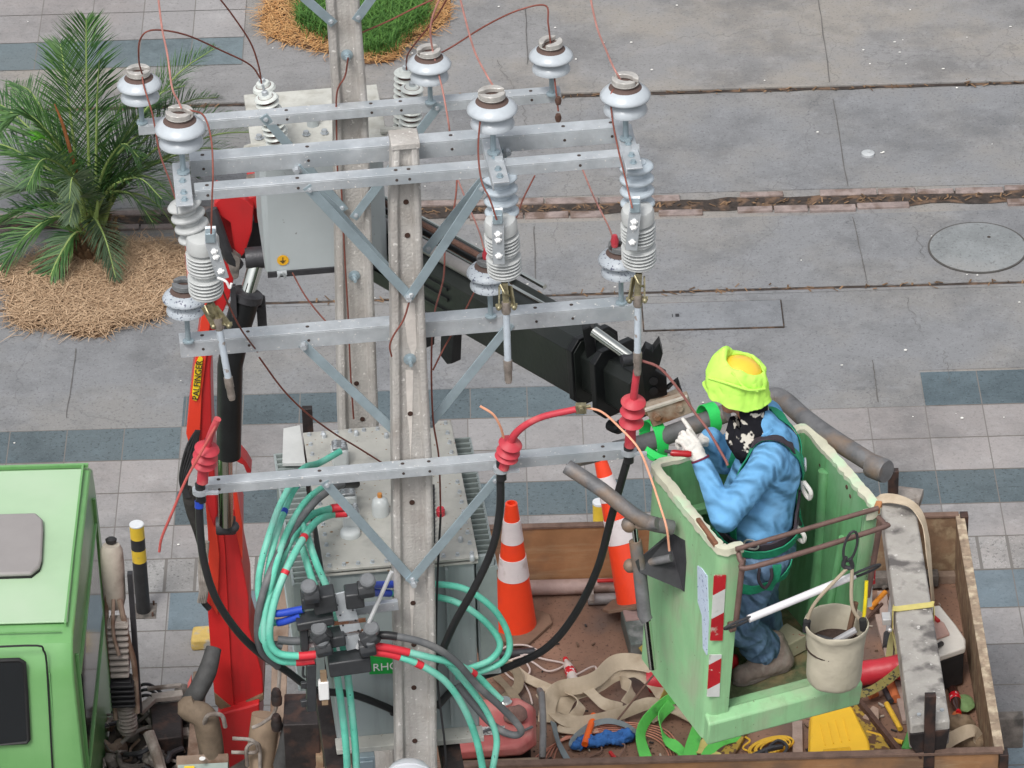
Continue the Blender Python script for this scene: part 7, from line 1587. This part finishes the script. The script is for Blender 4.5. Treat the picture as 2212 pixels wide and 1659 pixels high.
tl_((1908,1270),(1925,1260),.014,dusty,'greyish knotted wire beside the timber','wire knot')
tag(MB().sph(G(1875,1262,ZF+.2),.03,12,8).build('metal_ball',dark),'dark round fitting beside the basket right wall','fitting')
mb=MB(); mb.box((2.2,24.12,ZF+.06),(.75,.08,.08)); tag(mb.build('wood_block',dusty,bevel=.004),'dark dusty block along the far wall right of the basket','wood block')
# small debris
dbm=[M('debris brown',(.14,.09,.06),.9,0,.3,30,.3),M('debris pale',(.42,.36,.30),.85,0,.2,30,.2),M('debris dark',(.04,.035,.035),.8,0,.3,30,.2)]
rd=random.Random(4)
for q,mt in enumerate(dbm):
    mb=MB()
    for k in range(70):
        x=rd.uniform(-.1,2.6); y=rd.uniform(21.95,22.9) if k%3 else rd.uniform(22.9,24.0); 
        if x<1.6 and y>23 and k%2: continue
        a=rd.uniform(0,3.14); l=rd.uniform(.01,.05); w_=rd.uniform(.004,.012); mb.box((x,y,ZF+.008),(l,w_,.008),a)
    tag(mb.build('bed_debris',mt,smooth=False),['brown splinters and crumbs scattered over the bed floor','pale chips and shavings scattered over the bed floor','dark scraps and clippings scattered over the bed floor'][q],'debris',kind='stuff')
# hard hat of a second worker at the bottom edge
h=A(884,1690,19.3-1.0)
hm=thing('person',V((h.x,h.y,h.z-1.62)),'second worker in a pale grey hard hat, head just entering the bottom edge','person')
mb=MB(); H_=h+V((0,0,-.06))
capsule(mb,H_+V((0,0,-.10)),H_+V((0,0,.0)),.075,.09); capsule(mb,H_+V((0,0,-.26)),H_+V((0,0,-.14)),.06,.055); capsule(mb,H_+V((0,0,-.80)),H_+V((0,0,-.40)),.13,.15)
for s_ in (-1,1):
    sh=H_+V((s_*.17,0,-.34)); el=H_+V((s_*.24,.10,-.56)); ha=H_+V((s_*.10,.36,-.48)); capsule(mb,sh,el,.06,.045); capsule(mb,el,ha,.045,.03); mb.sph(ha,.04)
    hp=H_+V((s_*.10,0,-.86)); kn=H_+V((s_*.12,.10,-1.22)); an=H_+V((s_*.10,.06,-1.56)); capsule(mb,hp,kn,.09,.06); capsule(mb,kn,an,.058,.04)
mb.build('body',skin,hm,remesh=.012)
mb=MB(); capsule(mb,H_+V((0,0,-.82)),H_+V((0,0,-.40)),.155,.165)
for s_ in (-1,1):
    sh=H_+V((s_*.16,0,-.34)); el=H_+V((s_*.24,.10,-.56)); ha=H_+V((s_*.13,.30,-.49)); capsule(mb,sh,el,.08,.065); capsule(mb,el,ha,.062,.045)
o=mb.build('sweatshirt',shirtm,hm,remesh=.012,sit=8)
mb=MB()
for s_ in (-1,1):
    hp=H_+V((s_*.10,0,-.86)); kn=H_+V((s_*.12,.10,-1.22)); an=H_+V((s_*.10,.06,-1.52)); capsule(mb,hp,kn,.115,.08); capsule(mb,kn,an,.08,.07)
mb.build('jeans',jeansm,hm,remesh=.012)
for s_ in (-1,1):
    mb=MB(); an=H_+V((s_*.10,.04,-1.58)); capsule(mb,an,an+V((0,.16,-.02)),.05,.045); mb.build('boot',bootm,hm,remesh=.01)
MB().lathe([(.150,-.06),(.152,-.055),(.135,-.045),(.125,0),(.112,.05),(.085,.085),(.045,.105),(.001,.11)],h,(0,.1,1),n=40).build('hard_hat',M('pale grey hat plastic',(.50,.52,.55),.3,0,.05,5,.02,coat=.3),hm,ang=60)
MB().tube([h+V((-.08,.0,.083)),h+V((-.04,0,.105)),h+V((.03,0,.107)),h+V((.09,0,.078))],.007,8).build('hat_ridge',M('pale grey hat plastic',(.5,.52,.55)),hm)
# ================= STREET THINGS =================
bp=G(310,1322,0); BO=thing('bollard',bp,'black and yellow banded bollard with white top, left of the red crane','bollard')
ylp=M('yellow bollard band',(.68,.46,.04),.5,0,.1,6,.05,dirt=(.4,.3,.1),dscale=14,dlo=.6,dhi=.75); blp=M('black bollard paint',(.025,.025,.027),.5,0,.3,10,.1,60)
hb=.70; rr_=.047
for i,(a,b,m_) in enumerate(((0,.41,blp),(.41,.505,ylp),(.505,.59,blp),(.59,.695,ylp))):
    MB().lathe([(rr_,a*hb/.70),(rr_,b*hb/.70)],bp+V((0,0,0)),n=32).build(['black_post','yellow_band','black_band','yellow_band'][i],m_,BO,ang=60)
MB().lathe([(rr_+.001,hb-.012),(rr_+.001,hb-.004),(rr_-.004,hb),(.001,hb)],bp,n=32).build('white_cap',M('white cap paint',(.62,.64,.66),.5),BO)
o=MB().box(bp+V((0,0,.006)),(.17,.17,.010)).build('base_plate',dusty,BO)
for dx in (-.065,.065):
    for dy in (-.065,.065): MB().lathe([(.007,0),(.007,.03),(.001,.03)],bp+V((dx,dy,.01)),n=8).build('anchor_bolt',rust,o)
w_=MB(); a_=G(417,1408,0); w_.prism([G(413,1408,.0),G(470,1405,.0),G(470,1372,.0),G(418,1376,.0)],(0,0,.09)); tag(w_.build('wheel_stop',M('chipped yellow concrete',(.60,.42,.13),.8,0,.15,10,.3,60,dirt=(.40,.37,.33),dscale=8,dlo=.5,dhi=.58),bevel=.018),'chipped yellow concrete block on the paving, partly behind the red crane column','wheel stop')
sb=G(1296,1160,0); S_=thing('short_post',sb,'short yellow post with pale cap behind the truck bed far wall','short post'); MB().lathe([(.045,0),(.045,.28)],sb,n=24).build('post_body',ylp,S_,ang=60); MB().lathe([(.046,.27),(.046,.285),(.001,.285)],sb,n=24).build('post_cap',M('white cap paint',(.62,.64,.66)),S_)
# ================= PLANTS =================
def leafmat(name,c1,c2,rough=.5):
    m=bpy.data.materials.new(name); m.use_nodes=True; n=m.node_tree.nodes; L=m.node_tree.links; b=n['Principled BSDF']; b.inputs['Roughness'].default_value=rough; b.inputs['Specular IOR Level'].default_value=.35
    g=n.new('ShaderNodeNewGeometry'); mx=n.new('ShaderNodeMix'); mx.data_type='RGBA'; L.new(g.outputs['Random Per Island'],mx.inputs['Factor']); mx.inputs[6].default_value=(*c1,1); mx.inputs[7].default_value=(*c2,1); L.new(mx.outputs[2],b.inputs['Base Color']); return m
lf1=leafmat('palm leaf green',(.015,.062,.016),(.09,.185,.05)); lf2=leafmat('bright young palm leaf',(.05,.22,.02),(.13,.36,.04)); lf3=leafmat('grey-green old palm leaf',(.045,.085,.045),(.13,.18,.10))
rach=M('palm rachis',(.22,.30,.09),.6,0,.2,10,.1); trunkm=M('fibrous palm trunk',(.14,.085,.045),.9,0,.35,14,.8,30)
rp=random.Random(21)
base=G(205,560,0)
PT=thing('palm_tree',(base.x,base.y,0),'young date palm with arching feathery fronds growing from the straw-covered bed','palm tree')
mb=MB(); mb.tube([V((base.x,base.y,-.05)),V((base.x,base.y,.1)),V((base.x-.02,base.y,.30))],[.14,.14,.10],18,True,5)
for k in range(46):
    a=k*2.4; z=.02+k*.005; r=.14-.05*z; p=V((base.x+r*math.cos(a),base.y+r*math.sin(a),z)); mb.beam(p,p+V((.06*math.cos(a),.06*math.sin(a),.10)),.05,.02,w2=.015)
mb.build('trunk',trunkm,PT)
crown=V((base.x-.02,base.y,.30))
rp=random.Random(8)
def frond(tipx,tipy,Yo,lift,mat,wid=.26,n=58,name='frond',curve=.0):
    tip=A(tipx,tipy,base.y+Yo); a=rp.uniform(0,6.28); st=crown+V((.06*math.cos(a),.06*math.sin(a),-.05)); mid_=st.lerp(tip,.5)+V((0,0,lift)); q1=st.lerp(mid_,.5)+V((0,0,lift*.35)); q2=mid_.lerp(tip,.5)+V((0,0,lift*.3))
    P_=smoothpts([st,q1,mid_,q2,tip],14); L_=sum((P_[i+1]-P_[i]).length for i in range(len(P_)-1))
    rb=MB().tube(P_,[.016,.012,.009,.006,.003],8,False).build('rachis',rach,PT)
    mb=MB(); N=int(n*1.1); mx=len(P_)-1
    for i in range(N):
        t=.13+.87*i/(N-1); f=t*mx; k=min(int(f),mx-1); p=P_[k].lerp(P_[k+1],f-k); d=(P_[min(k+1,mx)]-P_[k]).normalized()
        s=d.cross(V((0,0,1)));  s=s.normalized() if s.length>.05 else V((1,0,0)); u=s.cross(d).normalized()
        env=1.5*wid*(math.sin(math.pi*min(1,t*.92+.06))**.55)*(1-.25*t)
        for sg in (-1,1):
            ln=env*rp.uniform(.85,1.12); ang=R(rp.uniform(44,56)-20*t); dr=(d*math.cos(ang)+s*sg*math.sin(ang)+u*rp.uniform(.0,.38)).normalized()
            w_=.0048*rp.uniform(.8,1.2); m_=p+dr*ln*.55+V((0,0,.0)); e=p+dr*ln+V((0,0,-.10*ln*rp.uniform(.3,1.6))); wn=dr.cross(u).normalized()*w_; wn=(wn+u*w_*.5)
            mb.add([p-wn*.6,p+wn*.6,m_+wn,m_-wn,e],[(0,1,2,3),(3,2,4)])
    o=mb.build(name,mat,PT,smooth=False,fixn=False); return o
for a in ((186,42,.35,.16,lf1,.36,84),(215,130,.10,.15,lf1,.36,70),(250,600,-.5,.22,lf3,.20),(330,480,-.3,.3,lf1,.24),(462,105,.9,.22,lf1,.26,70),(565,285,.55,.22,lf1,.30,74),(520,330,.35,.24,lf1,.26),(470,210,.8,.3,lf1,.26),(505,250,.6,.26,lf1,.26),(400,185,.5,.28,lf1,.28),(130,95,.6,.25,lf1,.28),(385,440,.0,.32,lf1,.25),(430,270,.3,.35,lf1,.26),(350,230,.5,.28,lf1,.28),(-60,215,1.0,.28,lf1,.30),(-90,330,.6,.3,lf1,.30),(-40,470,.2,.30,lf3,.28),(-20,640,-.2,.28,lf1,.26),(85,690,-.45,.22,lf1,.20,64),(395,515,.0,.34,lf3,.27),(350,430,-.5,.30,lf1,.27),(10,270,-.1,.40,lf1,.26),(300,340,-.35,.34,lf1,.26),(60,400,-.55,.36,lf1,.26),(150,430,-.6,.3,lf3,.20),(420,380,.5,.3,lf1,.25),(-60,560,.4,.3,lf1,.24),(30,180,1.2,.3,lf1,.26)):
    frond(*a)
frond(262,225,.25,.10,lf2,.16,50,'young_frond'); frond(75,300,-.1,.22,lf2,.17,44,'young_frond'); frond(150,480,-.5,.25,lf3,.20,44)
MB().tube([crown,A(142,290,base.y),A(118,225,base.y)],[.02,.014,.005],8).build('brown_spike',M('rust brown sheath',(.25,.09,.03),.8),PT)
for k in range(5):
    a=k*1.3; MB().tube([crown+V((0,0,-.2)),crown+V((.12*math.cos(a),.12*math.sin(a),.05)),crown+V((.2*math.cos(a),.2*math.sin(a),.3))],[.03,.022,.01],8).build('leaf_base',rach,PT)
# straw mulch and grass as many thin blades
def inpoly(p,poly):
    c=False; j=len(poly)-1
    for i in range(len(poly)):
        if (poly[i][1]>p[1])!=(poly[j][1]>p[1]) and p[0]<(poly[j][0]-poly[i][0])*(p[1]-poly[i][1])/(poly[j][1]-poly[i][1])+poly[i][0]: c=not c
        j=i
    return c
def blades(name,polypx,n,mat,L,w,flat=1,z0=0,zr_=.05,label=None,cat=None,hole=None,edge=.04):
    poly=[(G(*p).x,G(*p).y) for p in polypx]; xs=[p[0] for p in poly]; ys=[p[1] for p in poly]; hp=[(G(*p).x,G(*p).y) for p in hole] if hole else None
    mb=MB(); k=0; vs=[];fs=[]
    while k<n:
        x,y=rp.uniform(min(xs),max(xs)),rp.uniform(min(ys),max(ys))
        if not inpoly((x+rp.gauss(0,edge),y+rp.gauss(0,edge)),poly): continue
        if hp and inpoly((x+rp.gauss(0,.06),y+rp.gauss(0,.06)),hp): continue
        k+=1; a=rp.uniform(0,6.283); l=L*rp.uniform(.5,1.4); z=z0+rp.uniform(0,zr_)
        if flat: d1=V((math.cos(a),math.sin(a),rp.uniform(-.12,.2))); d2=V((math.cos(a+rp.uniform(-.9,.9)),math.sin(a+rp.uniform(-.9,.9)),rp.uniform(-.25,.2)))
        else: d1=V((math.cos(a)*.4,math.sin(a)*.4,1)); d2=V((math.cos(a)*1.0,math.sin(a)*1.0,.5))
        p=V((x,y,z)); m_=p+d1*l*.5; e=m_+d2*l*.5; 
        if flat: e.z=max(e.z,.008); m_.z=max(m_.z,.008)
        s=V((-math.sin(a),math.cos(a),0))*w/2
        o=len(vs); vs+=[p-s,p+s,m_+s,m_-s,e+s*.4,e-s*.4]; fs+=[(o,o+1,o+2,o+3),(o+3,o+2,o+4,o+5)]
    mb.add(vs,fs); o=mb.build(name,mat,smooth=False,fixn=False); tag(o,label,cat,kind='stuff'); return o
straw=leafmat('dry straw',(.30,.19,.11),(.60,.43,.28),.8); strawo=leafmat('orange dry grass',(.42,.20,.07),(.62,.38,.17),.8); grs=leafmat('fresh grass',(.03,.10,.015),(.11,.24,.045),.6)
soil=M('bed soil',(.13,.075,.045),.95,0,.4,12,.8,30)
def bed(name,pp,z,mat): 
    P_=[G(*p) for p in pp]; cn=sum(P_,V((0,0,0)))/len(P_); mb=MB(); n=len(P_); ins=[cn.lerp(p,.8)+V((0,0,z)) for p in P_]; mb.add([p+V((0,0,.004)) for p in P_]+ins,[(i,(i+1)%n,(i+1)%n+n,i+n) for i in range(n)]+[tuple(range(n,2*n))]); tag(mb.build(name,mat),kind='structure')
pb=[(0,615),(20,590),(120,555),(200,535),(320,530),(385,545),(405,575),(405,640),(380,670),(330,690),(260,705),(215,730),(160,728),(120,705),(60,712),(30,700),(25,640)]
bed('planting_bed',pb,.05,soil)
blades('straw_mulch',pb,15000,straw,.13,.0055,1,.01,.07,'tan dry straw heaped round the palm trunk','straw')
gb=[(560,60),(575,10),(640,-40),(900,-60),(975,-10),(970,40),(930,75),(880,95),(850,135),(790,140),(720,120),(640,100),(590,85)]
bed('planting_bed',gb,.03,soil)
blades('dry_grass',gb,9000,strawo,.10,.006,1,.01,.05,'orange dry grass ringing the green tuft behind the poles','dry grass')
gi=[(640,60),(650,10),(690,-40),(850,-40),(915,20),(930,60),(880,80),(850,120),(800,132),(740,100),(690,90)]
blades('green_grass',gi,9000,grs,.13,.006,0,.01,.04,'bright green grass tuft behind the farther pole','grass')
# leaf litter in the grooves
for y0,n in ((31.0,0),):
    pass
litm=leafmat('brown leaf litter',(.08,.05,.03),(.26,.16,.09),.9)
vs=[];fs=[]
for k in range(520):
    y=rp.choice([30.885,30.885,32.61,29.64]); x=rp.uniform(-1,4.6) if rp.random()<.75 else rp.uniform(-5,0); yy=y+rp.gauss(0,.022); a=rp.uniform(0,3.14); l=rp.uniform(.008,.03); d=V((math.cos(a)*l,math.sin(a)*l,rp.uniform(-.004,.008))); s=V((-math.sin(a),math.cos(a),0))*rp.uniform(.003,.008); p=V((x,yy,.014+rp.uniform(0,.01)))
    o=len(vs); vs+=[p-d-s,p+d-s,p+d+s,p-d+s]; fs.append((o,o+1,o+2,o+3))
tag(MB().add(vs,fs).build('leaf_litter',litm,smooth=False,fixn=False),'brown leaf litter gathered in the paving grooves','leaf litter',kind='stuff')
